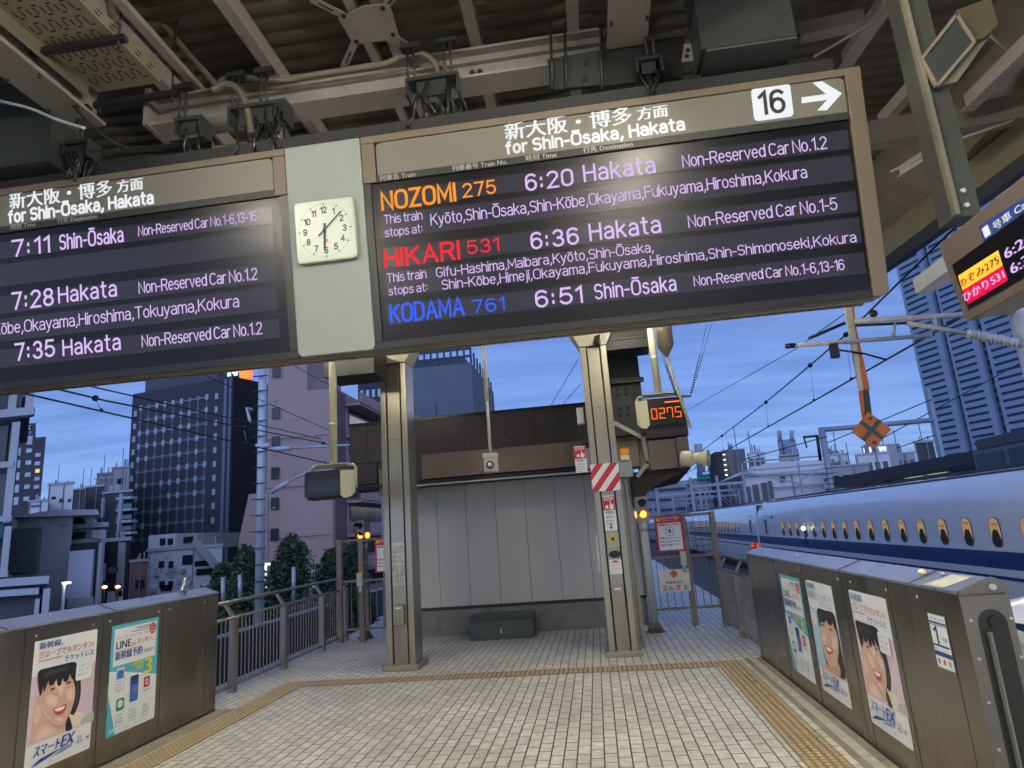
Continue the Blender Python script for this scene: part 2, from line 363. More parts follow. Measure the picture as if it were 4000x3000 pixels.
CONC = mat('concrete', (.20, .195, .175), .85, var=.18, scale=2, dirt=((.09, .085, .075), 1.6, .56), bump=.2)
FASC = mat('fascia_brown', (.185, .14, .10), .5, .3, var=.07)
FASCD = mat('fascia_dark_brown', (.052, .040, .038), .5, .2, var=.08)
WALLP = mat('booth_panel', (.50, .49, .43), .5, var=.07, scale=1.2, aniso=(1, 1, .12), dirt=((.30, .29, .25), 2.2, .62))
RED = flat('sign_red', (.50, .025, .03), .45)
WHT = flat('sign_white', (.72, .72, .70), .45)
YEL = flat('sign_yellow', (.75, .42, .02), .45)
ORG = flat('sign_orange', (.62, .13, .015), .45)
NAVY = flat('sign_navy', (.02, .05, .22), .4)
AMBER = flat('amber_lamp', (.9, .4, .05), .3, emit=3.2, ecol=(1, .33, .03))

for m_ in (LEDW, LEDB, LEDR, LEDO, LEDA): m_.node_tree.nodes['Principled BSDF'].inputs['Specular IOR Level'].default_value = 0; m_.node_tree.nodes['Principled BSDF'].inputs['Base Color'].default_value = (.01, .01, .01, 1)
for m_ in (PANEL, SCREEN, HEADER, STRIP): m_.node_tree.nodes['Principled BSDF'].inputs['Specular IOR Level'].default_value = .28
# ================================================================== THE SETTING
def floor_mat():
    mt = bpy.data.materials.new('platform_tiles'); mt.use_nodes = True; t = mt.node_tree; L = t.links; b = t.nodes['Principled BSDF']
    tx = N('ShaderNodeTexCoord', t); mpn = N('ShaderNodeMapping', t); mpn.inputs['Rotation'].default_value = (0, 0, math.radians(90))
    L.new(tx.outputs['Object'], mpn.inputs[0])
    br = N('ShaderNodeTexBrick', t); br.offset = .5; br.inputs['Scale'].default_value = 1
    br.inputs['Brick Width'].default_value = .2; br.inputs['Row Height'].default_value = .105; br.inputs['Mortar Size'].default_value = .0064
    br.inputs['Mortar Smooth'].default_value = .3; br.inputs['Bias'].default_value = 0
    br.inputs['Color1'].default_value = (.70, .67, .59, 1); br.inputs['Color2'].default_value = (.575, .55, .475, 1); br.inputs['Mortar'].default_value = (.055, .048, .038, 1)
    L.new(mpn.outputs[0], br.inputs[0])
    n1 = N('ShaderNodeTexNoise', t); n1.inputs['Scale'].default_value = .8; n1.inputs['Detail'].default_value = 7; n1.inputs['Roughness'].default_value = .6; L.new(tx.outputs['Object'], n1.inputs['Vector'])
    r1 = N('ShaderNodeMapRange', t); r1.inputs[1].default_value = .3; r1.inputs[2].default_value = .7; r1.inputs[3].default_value = .78; r1.inputs[4].default_value = 1.14; L.new(n1.outputs[0], r1.inputs[0])
    n2 = N('ShaderNodeTexNoise', t); n2.inputs['Scale'].default_value = 14; n2.inputs['Detail'].default_value = 5; L.new(tx.outputs['Object'], n2.inputs['Vector'])
    r2 = N('ShaderNodeMapRange', t); r2.inputs[1].default_value = .35; r2.inputs[2].default_value = .7; r2.inputs[3].default_value = .78; r2.inputs[4].default_value = 1.08; L.new(n2.outputs[0], r2.inputs[0])
    vo = N('ShaderNodeTexVoronoi', t); vo.inputs['Scale'].default_value = 2.3; L.new(tx.outputs['Object'], vo.inputs['Vector'])
    r4 = N('ShaderNodeMapRange', t); r4.inputs[1].default_value = .035; r4.inputs[2].default_value = .055; r4.inputs[3].default_value = .55; r4.inputs[4].default_value = 1; L.new(vo.outputs['Distance'], r4.inputs[0])
    m0 = N('ShaderNodeMath', t, operation='MULTIPLY'); L.new(r1.outputs[0], m0.inputs[0]); L.new(r4.outputs[0], m0.inputs[1])
    mm = N('ShaderNodeMath', t, operation='MULTIPLY'); L.new(m0.outputs[0], mm.inputs[0]); L.new(r2.outputs[0], mm.inputs[1])
    mx = N('ShaderNodeMix', t, data_type='RGBA', blend_type='MULTIPLY'); mx.inputs[0].default_value = 1
    L.new(br.outputs[0], mx.inputs[6]); L.new(mm.outputs[0], mx.inputs[7]); L.new(mx.outputs[2], b.inputs['Base Color'])
    b.inputs['Roughness'].default_value = .38
    rr = N('ShaderNodeMapRange', t); rr.inputs[3].default_value = .32; rr.inputs[4].default_value = .62; L.new(n2.outputs[0], rr.inputs[0]); L.new(rr.outputs[0], b.inputs['Roughness'])
    bp = N('ShaderNodeBump', t); bp.invert = True; bp.inputs['Strength'].default_value = .6; bp.inputs['Distance'].default_value = .004; L.new(br.outputs[1], bp.inputs['Height']); L.new(bp.outputs[0], b.inputs['Normal'])
    return mt
TILE = floor_mat()
MARG = mat('platform_margin', (.25, .22, .17), .8, var=.2, scale=3, dirt=((.12, .10, .08), 2, .55), bump=.2)
def struct(name, mb, mt): return tag(mb.build(name, mt), kind='structure')
struct('platform_floor', MB().box((-5.0, -8, -.25), (2.5, 60, 0)), TILE)
struct('platform_slab', MB().box((-5.05, -8, -1.4), (2.55, 60, -.252)), CONC)
struct('platform_margin_strip', MB().box((1.66, -8, .0), (2.5, 8.88, .004)).box((-4.99, -8, 0), (-4.27, 7.5, .004)), MARG)
struct('track_bed', MB().box((2.6, -60, -1.6), (13.2, 400, -1.35)).box((-12.5, -60, -1.6), (-5.1, 400, -1.35)), mat('track_ballast', (.075, .07, .07), .9, var=.3, scale=6, bump=.6, bscale=20))
struct('viaduct', MB().box((-12.8, -60, -3.2), (13.4, 400, -1.62)), CONC)
struct('city_ground', MB().box((-900, -200, -9.2), (900, 1500, -9)), mat('city_ground', (.05, .05, .052), .9, var=.2, scale=.05))
TACT = mat('tactile_yellow', (.40, .31, .18), .55, var=.14, scale=6, dirt=((.16, .11, .05), 7, .60))
def tactile(x0, y0, x1, y1, label):
    mb = MB()
    base = MB().box((x0, y0, .004), (x1, y1, .009))
    nx = round((x1-x0)/.06); ny = round((y1-y0)/.06)
    for i in range(nx):
        for j in range(ny):
            cx = x0+(i+.5)*(x1-x0)/nx; cy = y0+(j+.5)*(y1-y0)/ny
            vs = [(cx+math.cos(k*math.pi/3)*r, cy+math.sin(k*math.pi/3)*r, z) for r, z in ((.022, .009), (.015, .0155)) for k in range(6)]
            mb.add(vs, [(k, (k+1) % 6, (k+1) % 6+6, k+6) for k in range(6)]+[tuple(range(6, 12))])
    t = thing('tactile_paving', label, 'tactile paving', ((x0+x1)/2, (y0+y1)/2, 0), 'yellow tactile strips in the platform floor')
    base.build('slab', mat('tactile_base', (.215, .155, .085), .6, var=.16, scale=5, dirt=((.10, .07, .035), 6, .58)), t)
    o = mb.build('domes', TACT, t); o['kind'] = 'stuff'
tactile(1.30, 3.2, 1.60, 8.46, 'yellow dotted paving strip running along the right hand gates')
tactile(-4.24, 3.2, -3.94, 8.46, 'yellow dotted paving strip running along the left hand gate')
tactile(-4.24, 8.464, 1.60, 8.764, 'yellow paving strip crossing the floor in front of both steel columns')
struct('platform_edge_line', MB().box((1.72, 3.0, .0045), (1.80, 8.86, .0065)), mat('pale_kerb', (.42, .40, .33), .7, var=.2, scale=8))

# ------------------------------------------------------------------ roof
def deck_mesh(x0, x1, y0, y1, z):
    mb = MB(); y = y0; pts = []
    while y < y1:
        pts += [(y, z), (y+.055, z), (y+.075, z+.035), (y+.145, z+.035)]; y += .165
    n = len(pts); vs = []
    for x in (x0, x1):
        vs += [(x, p[0], p[1]) for p in pts]
    fs = [(i, i+1, n+i+1, n+i) for i in range(n-1)]
    mb.add(vs, fs); mb.box((x0, y0, z+.06), (x1, y1, z+.12))
    return mb
rf = thing('platform_roof', 'dark ribbed metal platform roof above the departure board', 'roof', (0, 4, 6.1))
deck_mesh(-9.5, 4.05, -45, 9.6, 6.05).build('roof_deck', DECK, rf)
A = at(3974, 659, Z=5.0); B = at(3472, 1025, Z=5.0); d = (B-A).normalized()
e0 = A-d*50; e1 = A+d*3.1
MB().bar(e0+Vector((-.12, 0, .16)), e1+Vector((-.12, 0, .16)), .10, .34).bar(e0+Vector((-.06, 0, .0)), e1+Vector((-.06, 0, .0)), .26, .03).build('eave_beam', mat('eave_olive', (.075, .067, .04), .5, var=.1), rf)
MB().bar(e0+Vector((.10, 0, .12)), e1+Vector((.10, 0, .12)), .30, .20).build('gutter', DKMET, rf)
MB().slab([e0+Vector((.1, 0, .345)), e1+Vector((.1, 0, .345)), Vector((4.0, 9.6, 6.04)), Vector((4.0, -45, 6.04))], (0, 0, 1), .05).build('sloping_edge_panel', DECK, rf)
MB().box((-9.5, 9.52, 5.75), (4.05, 9.62, 6.2)).build('end_trim', DKMET, rf)
def beam(label, f, mt=BEAM, name='roof_beam', cat='roof beam', group='steel beams under the platform roof'):
    mb = MB(); f(mb); o = mb.build(name, mt); return tag(o, label, cat, group)
# two long girders
for x0, x1, lab in ((-3.93, -3.64, 'wide pink girder running forward above the left hand board'), (.43, .72, 'wide pink girder running forward between the clock and the number 16')):
    mb = MB().box((x0, -6, 5.2), (x1, 4.22, 5.225)).box((x0+.07, -6, 5.226), (x1-.07, 4.2, 5.62)).box((x0, -6, 5.621), (x1, 4.2, 5.645))
    t = thing('roof_girder', lab, 'girder', ((x0+x1)/2, 4, 5.2), 'steel beams under the platform roof')
    mb.build('girder', BEAM, t)
    b2 = MB()
    for k in range(8):
        for xx in (x0+.02, x1-.02):
            b2.tube([(xx, 3.95-k*.35, 5.17), (xx, 3.95-k*.35, 5.2)], .012, 6)
    b2.build('flange_bolt', DKMET, t)
# crossing beam in two lengths, bottom flange 5.2
zt = 5.2
t = thing('crossing_beam', 'pink steel beam crossing above the departure board with pipes clipped on', 'girder', (-1.6, 4.4, 5.2), 'steel beams under the platform roof')
MB().box((-3.30, 4.29, zt), (.40, 4.52, zt+.022)).box((-3.30, 4.38, zt+.023), (.40, 4.40, zt+.26)).box((-3.30, 4.31, zt+.261), (.40, 4.47, zt+.283)).box((-3.30, 4.335, zt+.17), (.40, 4.378, zt+.18)).build('beam', BEAM, t)
MB().box((-3.345, 4.26, zt-.01), (-3.302, 4.54, zt+.33)).build('end_plate', BEAM, t)
bb = MB()
for xx in (-3.1, -.62, -.56, .1): bb.tube([(xx, 4.36, zt+.1), (xx, 4.379, zt+.1)], .02, 6)
bb.build('bolt', DKMET, t)
# pale purlins that run forward
for i, (xx, lab) in enumerate(((-3.47, 'pale purlin left of the vertical conduit'), (-2.46, 'pale purlin left of the star shaped bracket plate'), (-.62, 'pale purlin right of the star shaped bracket plate'), (-1.52, 'pale purlin passing behind the star shaped bracket plate'), (-1.32, 'second pale purlin passing behind the star shaped bracket plate'), (.22, 'pale purlin beside the right hand pink girder'))):
    w = .10 if i not in (3, 4) else .07
    tag(MB().box((xx-w/2, -6, 5.86), (xx+w/2, 9.3, 5.872)).box((xx+w/2-.01, -6, 5.873), (xx+w/2, 9.3, 6.03)).build('purlin', BEAM), lab, 'purlin', 'pale purlins under the roof deck')
# star shaped bracket
t = thing('brace_plate', 'square plate with slotted brace arms under the roof deck', 'bracket', (-1.45, 4.37, 5.8))
pl = [at(x, y, Z=5.8) for x, y in ((1338, 68), (1420, 25), (1508, 18), (1530, 42), (1556, 135), (1530, 155), (1400, 172), (1375, 165), (1322, 75))]
MB().slab(pl, (0, 0, 1), .012).build('plate', BEAM, t)
for (a, b) in (((1345, 62), (1215, -5)), ((1385, 165), (1343, 262)), ((1525, 135), (1630, 200)), ((1500, 28), (1545, -20))):
    p, q = at(*a, Z=5.815), at(*b, Z=5.83)
    o = MB().bar(p, q, .06, .012).build('brace_arm', BEAM, t)
    MB().bar(p+(q-p)*.35+Vector((0, 0, -.008)), p+(q-p)*.8+Vector((0, 0, -.008)), .016, .003).build('slot', DKMET, o)
for c in ((1342, 65), (1495, 35), (1392, 165), (1535, 137)):
    p = at(*c, Z=5.79); MB().tube([p, p+Vector((0, 0, .008))], .02, 10).build('bolt', DKMET, t)
# web of bracing on the right
def px_beam(a, b, z, w, h, lab, mt=BEAM, z2=None, name='roof_brace', cat='brace'):
    p, q = at(*a, Z=z), at(*b, Z=z2 or z); d = (q-p)
    mb = MB().bar(p+Vector((0, 0, h/2)), q+Vector((0, 0, h/2)), .012, h).bar(p+Vector((0, 0, -.006)), q+Vector((0, 0, -.006)), w, .012)
    return tag(mb.build(name, mt), lab, cat, 'steel braces under the roof to the right of the board')
px_beam((3495, -20), (3300, 262), 5.7, .12, .16, 'slanting brace rising from the top right corner of the departure board')
px_beam((3640, 280), (3440, 500), 5.7, .10, .16, 'slanting brace between the board corner and the dark hanging post')
px_beam((4030, 190), (3780, 430), 5.3, .12, .16, 'slanting brace at the far right above the long cross beam')
px_beam((3700, 575), (3520, 690), 5.15, .10, .12, 'slanting brace below the long cross beam, left of the dark post')
px_beam((3130, 150), (3385, 95), 5.7, .12, .16, 'short level brace beside the grey green panel')
for a, b, z in (((3560, 0), (3178, 222), 5.6), ((3870, 140), (4010, 260), 5.6), ((3960, 470), (3740, 545), 5.15), ((3680, 580), (3480, 670), 5.1)):
    tag(MB().tube([at(*a, Z=z), at(*b, Z=z)], .012, 6).build('tie_rod', BEAM), {3560: 'thin tie rod slanting over the top right corner of the board', 3870: 'thin tie rod at the far right above the cross beam', 3960: 'thin tie rod to the right of the dark post', 3680: 'thin tie rod between the board and the dark post'}[a[0]], 'tie rod', 'thin tie rods of the roof bracing')
p = at(3300, 575, Z=5.2); q = at(4040, 446, Z=5.2); dd = (q-p).normalized()
t = thing('cross_beam', 'long level grey pink beam right of the board reaching the eave', 'girder', (3.6, 6.1, 5.2), 'steel beams under the platform roof')
MB().bar(p-dd*3+Vector((0, .07, -.006)), q+Vector((0, .07, -.006)), .16, .014).bar(p-dd*3+Vector((0, .07, .14)), q+Vector((0, .07, .14)), .02, .26).build('beam', mat('beam_greybrown', (.12, .105, .092), .55, var=.1), t)

# perforated trays
SLOTM = bpy.data.materials.new('perforated_tray'); SLOTM.use_nodes = True
def slot_material(mt):
    t = mt.node_tree; L = t.links; b = t.nodes['Principled BSDF']; b.inputs['Roughness'].default_value = .5
    b.inputs['Base Color'].default_value = (.17, .155, .11, 1)
slot_material(SLOTM)
def tray(x0, x1, y0, y1, z, lab):
    t = thing('cable_tray', lab, 'cable tray', ((x0+x1)/2, (y0+y1)/2, z), 'perforated cable trays')
    MB().box((x0, y0, z), (x1, y1, z+.012)).box((x1, y0, z), (x1+.012, y1, z+.11)).box((x0-.012, y0, z), (x0, y1, z+.11)).build('tray', SLOTM, t)
    sb = MB(); y = y0+.04; k = 0
    while y < y1-.10:
        n = int((x1-x0)/.052)
        for i in range(n):
            x = x0+.03+i*.052
            if x > x1-.03: break
            sb.box((x, y, z-.0025), (x+.011, y+.055, z-.0005))
            if i % 2 == 0: sb.box((x+.008, y+.064, z-.0025), (x+.045, y+.076, z-.0005))
            else: sb.box((x+.008, y-.022, z-.0025), (x+.045, y-.010, z-.0005))
        sb.box((x1+.0125, y, z+.03), (x1+.0145, y+.05, z+.042)); sb.box((x1+.0125, y+.02, z+.065), (x1+.0145, y+.07, z+.077))
        y += .135; k += 1
    o = sb.build('slots', flat('slot_dark', (.02, .018, .012), .8), t); o['kind'] = 'stuff'
    return t
tray(-3.62, -3.10, 1.2, 4.10, 5.42, 'pale perforated cable tray beside the left hand pink girder')
tray(-2.95, -2.35, 4.62, 5.6, 5.15, 'small piece of perforated tray seen between beam and board')
for yy, lab in ((3.55, 'dark strut carrying the perforated cable tray'), (4.15, 'dark strut at the end of the perforated tray')):
    t = thing('tray_hanger', lab, 'hanger', (-3.3, yy, 5.35), 'dark hangers of the cable tray')
    MB().box((-3.72, yy, 5.34), (-2.98, yy+.045, 5.385)).build('strut', DKMET, t)
    for xx in (-3.66, -3.03): MB().tube([(xx, yy+.02, 5.28), (xx, yy+.02, 6.05)], .010, 6).build('rod', DKMET, t)

# pipes on the beam, seen above the board
PIPE = mat('pipe_beige', (.085, .076, .058), .55, var=.1)
def pxtube(pts, Y, r, mb=None):
    mb = mb or MB()
    P = [at(x, y, Y=Y) for x, y in pts]
    # smooth the path
    out = []
    for i in range(len(P)-1):
        p0 = P[max(i-1, 0)]; p1 = P[i]; p2 = P[i+1]; p3 = P[min(i+2, len(P)-1)]
        for k in range(5):
            s = k/5
            out.append(.5*((2*p1)+(p2-p0)*s+(2*p0-5*p1+4*p2-p3)*s*s+(3*p1-p0-3*p2+p3)*s**3))
    out.append(P[-1])
    return mb.tube(out, r, 10)
tag(pxtube([(560, -10), (700, 170), (838, 325), (850, 345)], 4.2, .026).build('conduit', PIPE), 'straight beige conduit coming down from the top left to the cross beam', 'conduit', 'conduits above the board')
tag(pxtube([(838, 348), (875, 312), (950, 304), (1100, 315), (1200, 298), (1350, 275), (1500, 252), (1560, 225), (1640, 210), (1700, 250), (1722, 330), (1718, 415)], 4.24, .026).build('conduit', PIPE), 'long beige conduit snaking along the cross beam, bending down at its right', 'conduit', 'conduits above the board')
tag(pxtube([(830, 355), (880, 330), (930, 350), (965, 420), (980, 500), (984, 525)], 4.18, .03).build('conduit', PIPE), 'thick short beige conduit bending down to the board left of the middle', 'conduit', 'conduits above the board')
tag(pxtube([(425, -10), (440, 60), (448, 95)], 3.9, .03).build('conduit', PIPE), 'short beige conduit end beside the perforated tray', 'conduit', 'conduits above the board')
tag(pxtube([(190, 290), (300, 430), (420, 540), (500, 580)], 3.95, .010).build('cable', DKGRN), 'thin dark cable hanging along the left hand pink girder', 'cable', 'loose cables over the board')
tag(pxtube([(0, 395), (120, 425), (230, 470), (330, 500)], 3.7, .011).build('cable', GALV), 'thin pale rod crossing left of the pink girder', 'tie rod')
tag(pxtube([(340, 588), (450, 592), (560, 590), (640, 585)], 4.1, .006).build('cable', DKMET), 'thin black cable running level just over the left board', 'cable', 'loose cables over the board')
# long strip channel left of the first purlin
tag(MB().bar(at(455, -10, Z=5.55), at(800, 372, Z=5.55), .07, .05).build('channel', BEAM), 'pale steel channel left of the straight conduit', 'channel')
# clamps with black cable bundles
def cluster(x0, y0, x1, y1, Y, lab, n=16, rods=((.2,), (.6,))):
    a = at(x0, y0, Y=Y); b = at(x1, y1, Y=Y); w = b.x-a.x; h = a.z-b.z
    t = thing('cable_clamp', lab, 'cable clamp', ((a.x+b.x)/2, Y, b.z), 'dark clamps and cable bundles hung on the cross beam')
    mb = MB().box((a.x, Y-.03, a.z-.03), (b.x, Y+.12, a.z)).box((a.x, Y-.025, a.z-.03-h*.35), (a.x+.018, Y+.11, a.z-.031)).box((b.x-.018, Y-.025, a.z-.03-h*.45), (b.x, Y+.11, a.z-.031)).box((a.x+w*.2, Y+.0, a.z-h*.5), (a.x+w*.75, Y+.02, a.z-.031))
    mb.build('clamp_plate', flat('clamp_black', (.013, .016, .016), .55), t)
    cb = MB(); rnd = random.Random(int(x0))
    for i in range(n):
        x = a.x+rnd.uniform(.08, .92)*w; z = a.z-.04-rnd.random()*h*.4
        p = [Vector((x, Y+rnd.uniform(-.02, .1), z))]
        for k in range(3): p.append(p[-1]+Vector((rnd.uniform(-.05, .05), rnd.uniform(-.02, .03), -h*.28)))
        cb.tube(p, rnd.uniform(.007, .014), 6)
    cb.build('cable_bundle', BLACK, t)
    for f in rods:
        rb = MB(); rb.tube([(a.x+f[0]*w, Y, a.z), (a.x+f[0]*w, Y, a.z+.30)], .011, 6)
        rb.tube([(a.x+f[0]*w+.05, Y, a.z), (a.x+f[0]*w+.05, Y, a.z+.30)], .011, 6)
        rb.box((a.x+f[0]*w-.05, Y-.03, a.z+.27), (a.x+f[0]*w+.10, Y+.03, a.z+.31)).build('hanger_rod', DKMET, t)
    return t
cluster(690, 470, 790, 570, 4.17, 'narrow dark clamp with a black cable at the left end of the cross beam', 5, ((.1,),))
cluster(895, 425, 1120, 545, 4.17, 'wide dark clamp with a tangle of black cables beside the thick short conduit', 22, ((.05,), (.55,)))
cluster(1585, 315, 1800, 430, 4.17, 'dark clamp with a cable tangle where the long conduit bends down', 18, ((.05,), (.75,)))
cluster(255, 560, 345, 660, 4.1, 'bunch of black cables left of the pink girder end', 26, ((.4,),))
cluster(2480, 235, 2600, 335, 4.15, 'small dark clamp between the beam plate and the grey green panel', 12, ((.5,),))
t = thing('equipment_plate', 'dark grey green mounting plate above the board right of the middle', 'mounting plate', (.1, 4.2, 5.1))
MB().slab([at(x, y, Y=4.22) for x, y in ((2137, 232), (2365, 190), (2345, 330), (2150, 352))], (0, 1, 0), .03).build('plate', DKGRN, t)
MB().slab([at(x, y, Y=4.24) for x, y in ((2368, 190), (2675, 140), (2665, 300), (2350, 335))], (0, 1, 0), .03).build('rear_plate', DKMET, t)
hb = MB()
for x, y in ((2290, 245), (2285, 308)): q = at(x, y, Y=4.215); hb.tube([q, q+Vector((0, .004, 0))], .02, 10)
hb.build('slot', BLACK, t)
rb = MB()
for x in (2150, 2205, 2345): rb.tube([at(x, 90, Y=4.2), at(x+8, 350, Y=4.2)], .012, 6)
rb.build('hanger_rod', DKMET, t)
t = thing('junction_plate', 'small pale plate with two holes beside the grey green panel', 'bracket', (1.0, 4.2, 5.0))
MB().slab([at(x, y, Y=4.2) for x, y in ((2672, 172), (2738, 162), (2722, 235), (2662, 242))], (0, 1, 0), .02).build('plate', BEAM, t)
hb = MB()
for x, y in ((2688, 195), (2684, 218)): q = at(x, y, Y=4.196); hb.tube([q, q+Vector((0, .004, 0))], .016, 10)
hb.build('hole', BLACK, t)
# grey green housings
GG = mat('grey_green_housing', (.024, .030, .030), .5, .1, var=.06)
GGL = mat('grey_green_underside', (.045, .053, .055), .5, .1, var=.06)
a = at(2740, 203, Z=4.85); b = at(3140, 155, Z=4.85)
t = thing('hanging_housing', 'large smooth grey green housing hanging above the Osaka board', 'housing', (1.4, 4, 4.85), 'grey green housings')
MB().box((a.x, a.y-.02, 4.855), (b.x-.06, a.y+.0, 6.0)).box((a.x, a.y+.001, 4.87), (b.x-.06, a.y+.26, 6.0)).build('front', GG, t)
MB().box((a.x+.03, a.y-.015, 4.835), (b.x-.06, a.y+.26, 4.854)).build('underside', GGL, t)
t = thing('hanging_housing', 'large grey green housing at the far left edge above the board', 'housing', (-4.6, 4, 4.6), 'grey green housings')
q = at(208, 640, Y=4.05)
MB().box((q.x-1.6, 4.0, q.z), (q.x, 4.3, q.z+.75), Matrix.Rotation(.0, 3, 'Y')).build('front', GG, t)
t = thing('duct_box', 'olive duct box filling the gap between pink girder and tray', 'duct', (-3.5, 3, 5.3))
MB().box((-3.63, -3, 5.30), (-3.625, 4.0, 5.9)).build('side_panel', BEAMO, t)

# ------------------------------------------------------------------ hanging post and light frame on the right
t = thing('hanging_post', 'dark square post that carries the small car number display', 'post', (2.25, 3.72, 3.3))
MB().box((2.17, 3.64, 3.30), (2.32, 3.79, 6.0)).build('post', mat('post_grey', (.045, .048, .043), .5, .3, var=.1), t)
MB().box((2.165, 3.60, 3.30), (2.19, 3.639, 6.0)).build('angle', BEAMO, t)
hb = MB()
for z in (3.36, 3.45): hb.tube([(2.25, 3.625, z), (2.25, 3.64, z)], .014, 8)
hb.build('bolt', GALV, t)
MB().box((2.2, 3.80, 3.06), (2.30, 4.25, 3.16)).build('arm', GALV, t)
t = thing('light_bracket', 'dark boxed frame with pale edges hanging at the top right', 'bracket', (2.6, 3.4, 4.6))
fr = [at(x, y, Y=3.6) for x, y in ((3598, 232), (3735, 60), (3805, 165), (3658, 338))]
MB().slab(fr, (0, 1, 0), .10).build('panel', GG, t)
mb = MB()
for i in range(4): mb.bar(fr[i], fr[(i+1) % 4], .018, .018, (0, 1, 0))
mb.build('edge', mat('edge_pale', (.14, .12, .10), .5, var=.1), t)
MB().slab([at(x, y, Y=3.66) for x, y in ((3735, 40), (3870, -10), (3900, 95), (3840, 150), (3790, 160))], (0, 1, 0), .12).build('casting', mat('olive_paint', (.06, .052, .025), .55, var=.15), t)
MB().slab([at(x, y, Y=3.62) for x, y in ((3658, 340), (3800, 180), (3855, 155), (3740, 318))], (0, 1, 0), .14).build('base', BEAMO, t)

# ------------------------------------------------------------------ departure board
TILT = math.radians(9)
bo = at(1474, 1364, Y=4.4)
BP = Plane(bo, (1, 0, 0), (0, -math.sin(TILT), math.cos(TILT)), (0, -math.cos(TILT), -math.sin(TILT)))
BX0, BX1 = -5.3, 3.56
db = thing('departure_board', 'long brown framed departure board with lilac LED train times, number 16 and arrow', 'departure board', tuple(bo))
mb = MB()
# casing, built as butted blocks behind the face
pts = [(0, 1.596), (0, .06), (.02, 0.0), (.04, -.004), (.38, .045), (.38, 1.5)]
def bprof(mb, prof, u0, u1):
    vs = [BP.P(u, v, -w) for u in (u0, u1) for w, v in prof]; n = len(prof)
    mb.add(vs, [tuple(range(n)), tuple(range(2*n-1, n-1, -1))]+[(i, (i+1) % n, (i+1) % n+n, i+n) for i in range(n)]); return mb
bprof(MB(), [(.012, 1.59), (.012, .02), (.30, .03), (.36, .12), (.36, 1.5)], BX0, BX1-.002).build('casing', DKMET, db)
# underside trim with ridges
mb = MB(); UND = mat('board_underside', (.21, .19, .155), .45, .5, var=.08)
for w0, w1, v0, v1 in ((.03, .10, -.006, .012), (.104, .11, .0, .012), (.114, .19, -.010, .012), (.194, .30, .002, .02), (.303, .33, -.012, .03)):
    BP.box(mb, BX0, v0, BX1-.03, v1+.006, -w1, -w0)
mb.build('underside_trim', UND, db)
BP.box(MB(), BX0, 1.602, 3.42, 1.705, -.30, -.03).build('top_hood', flat('hood_black', (.007, .007, .008), .6), db)
# brown frame, right board: right post, top rail ; left board: top rail
mb = MB()
BP.box(mb, .0, 1.54, 3.46, 1.594, -.01, .03)
BP.box(mb, .0, 1.24, .10, 1.539, -.01, .028)
mb.build('frame_top', FRAME, db, .004)
mb = MB(); pr = [(3.461, 1.594), (3.461, -.003)]+[(3.461+.02, -.004)]+[(3.565-.045+.045*math.cos(math.radians(a)), .045+.045*math.sin(math.radians(a))) for a in (-90, -60, -30, 0)]+[(3.565, 1.594)]
mb.slab([BP.P(u, v, -.35) for u, v in pr], BP.n, .38); mb.build('frame_right_post', FRAME, db, .004)
mb = MB(); BP.box(mb, BX0, 1.54, -.598, 1.594, -.01, .03); BP.box(mb, -.695, 1.24, -.598, 1.539, -.01, .028); mb.build('frame_top', FRAME, db, .004)
# header panels
def header(u0, u1, rl, rr):
    mb = MB(); r = .035
    pts = [(u0, 1.29)] + [(u1, 1.29)]
    pts += [(u1-r+r*math.cos(math.radians(a)), 1.535-r+r*math.sin(math.radians(a))) for a in (0, 30, 60, 90)] if rr else [(u1, 1.535)]
    pts += [(u0+r+r*math.cos(math.radians(a)), 1.535-r+r*math.sin(math.radians(a))) for a in (90, 120, 150, 180)] if rl else [(u0, 1.535)]
    mb.slab([BP.P(u, v, .004) for u, v in pts], BP.n, .018)
    return mb.build('header_panel', HEADER, db)
h1 = header(.112, 3.45, True, True); h2 = header(BX0, -.70, False, True)
mb = MB(); BP.box(mb, -.005, 1.237, 3.46, 1.287, .0, .026); st1 = mb.build('column_strip', STRIP, db)
mb = MB(); BP.box(mb, BX0, 1.237, -.596, 1.287, .0, .026); st2 = mb.build('column_strip', STRIP, db)
mb = MB(); BP.box(mb, -.005, .05, 3.46, 1.236, .0, .006); scr1 = mb.build('screen', SCREEN, db)
mb = MB(); BP.box(mb, BX0, .05, -.596, 1.236, .0, .006); scr2 = mb.build('screen', SCREEN, db)
mb = MB()
for u0, u1 in ((-.005, .06), (.0601, 3.46)): BP.box(mb, u0, -.004, u1, .049, -.01, .012)
BP.box(mb, .0, .05, .05, 1.236, .0061, .02)
BP.box(mb, BX0, -.004, -.60, .049, -.01, .012); BP.box(mb, -.66, .05, -.598, 1.236, .0061, .02)
mb.build('screen_surround', mat('surround_black', (.012, .011, .011), .4, .1, var=.05), db)
ROWS = [(1.034, 1.168), (.810, .990), (.590, .735), (.372, .552), (.163, .308)]
rows = []
for u0, u1 in ((.10, 3.44), (BX0, -.733)):
    for v0, v1 in ROWS:
        mb = MB(); BP.box(mb, u0, v0, u1, v1, .0065, .010); rows.append(mb.build('screen_row', PANEL, db))
RR, LR = rows[:5], rows[5:]
def led(body, a, b, cap, row, mt=LEDW, bold=0, name='led_text'):
    sw = {0: .82, .0035: 1.05, .003: 1.0, .004: 1.15, .005: 1.3, .006: 1.35}.get(bold, .92)
    line_px(BP, body, mt, row, a, b, cap, .0118, sw=sw, name=name, gap=2.0 if bold >= .003 else 1.35)
led('NOZOMI', (1497, 821), (1779, 785), 66, RR[0], LEDO, .006)
led('275', (1813, 772), (1937, 756), 50, RR[0], LEDO, .004)
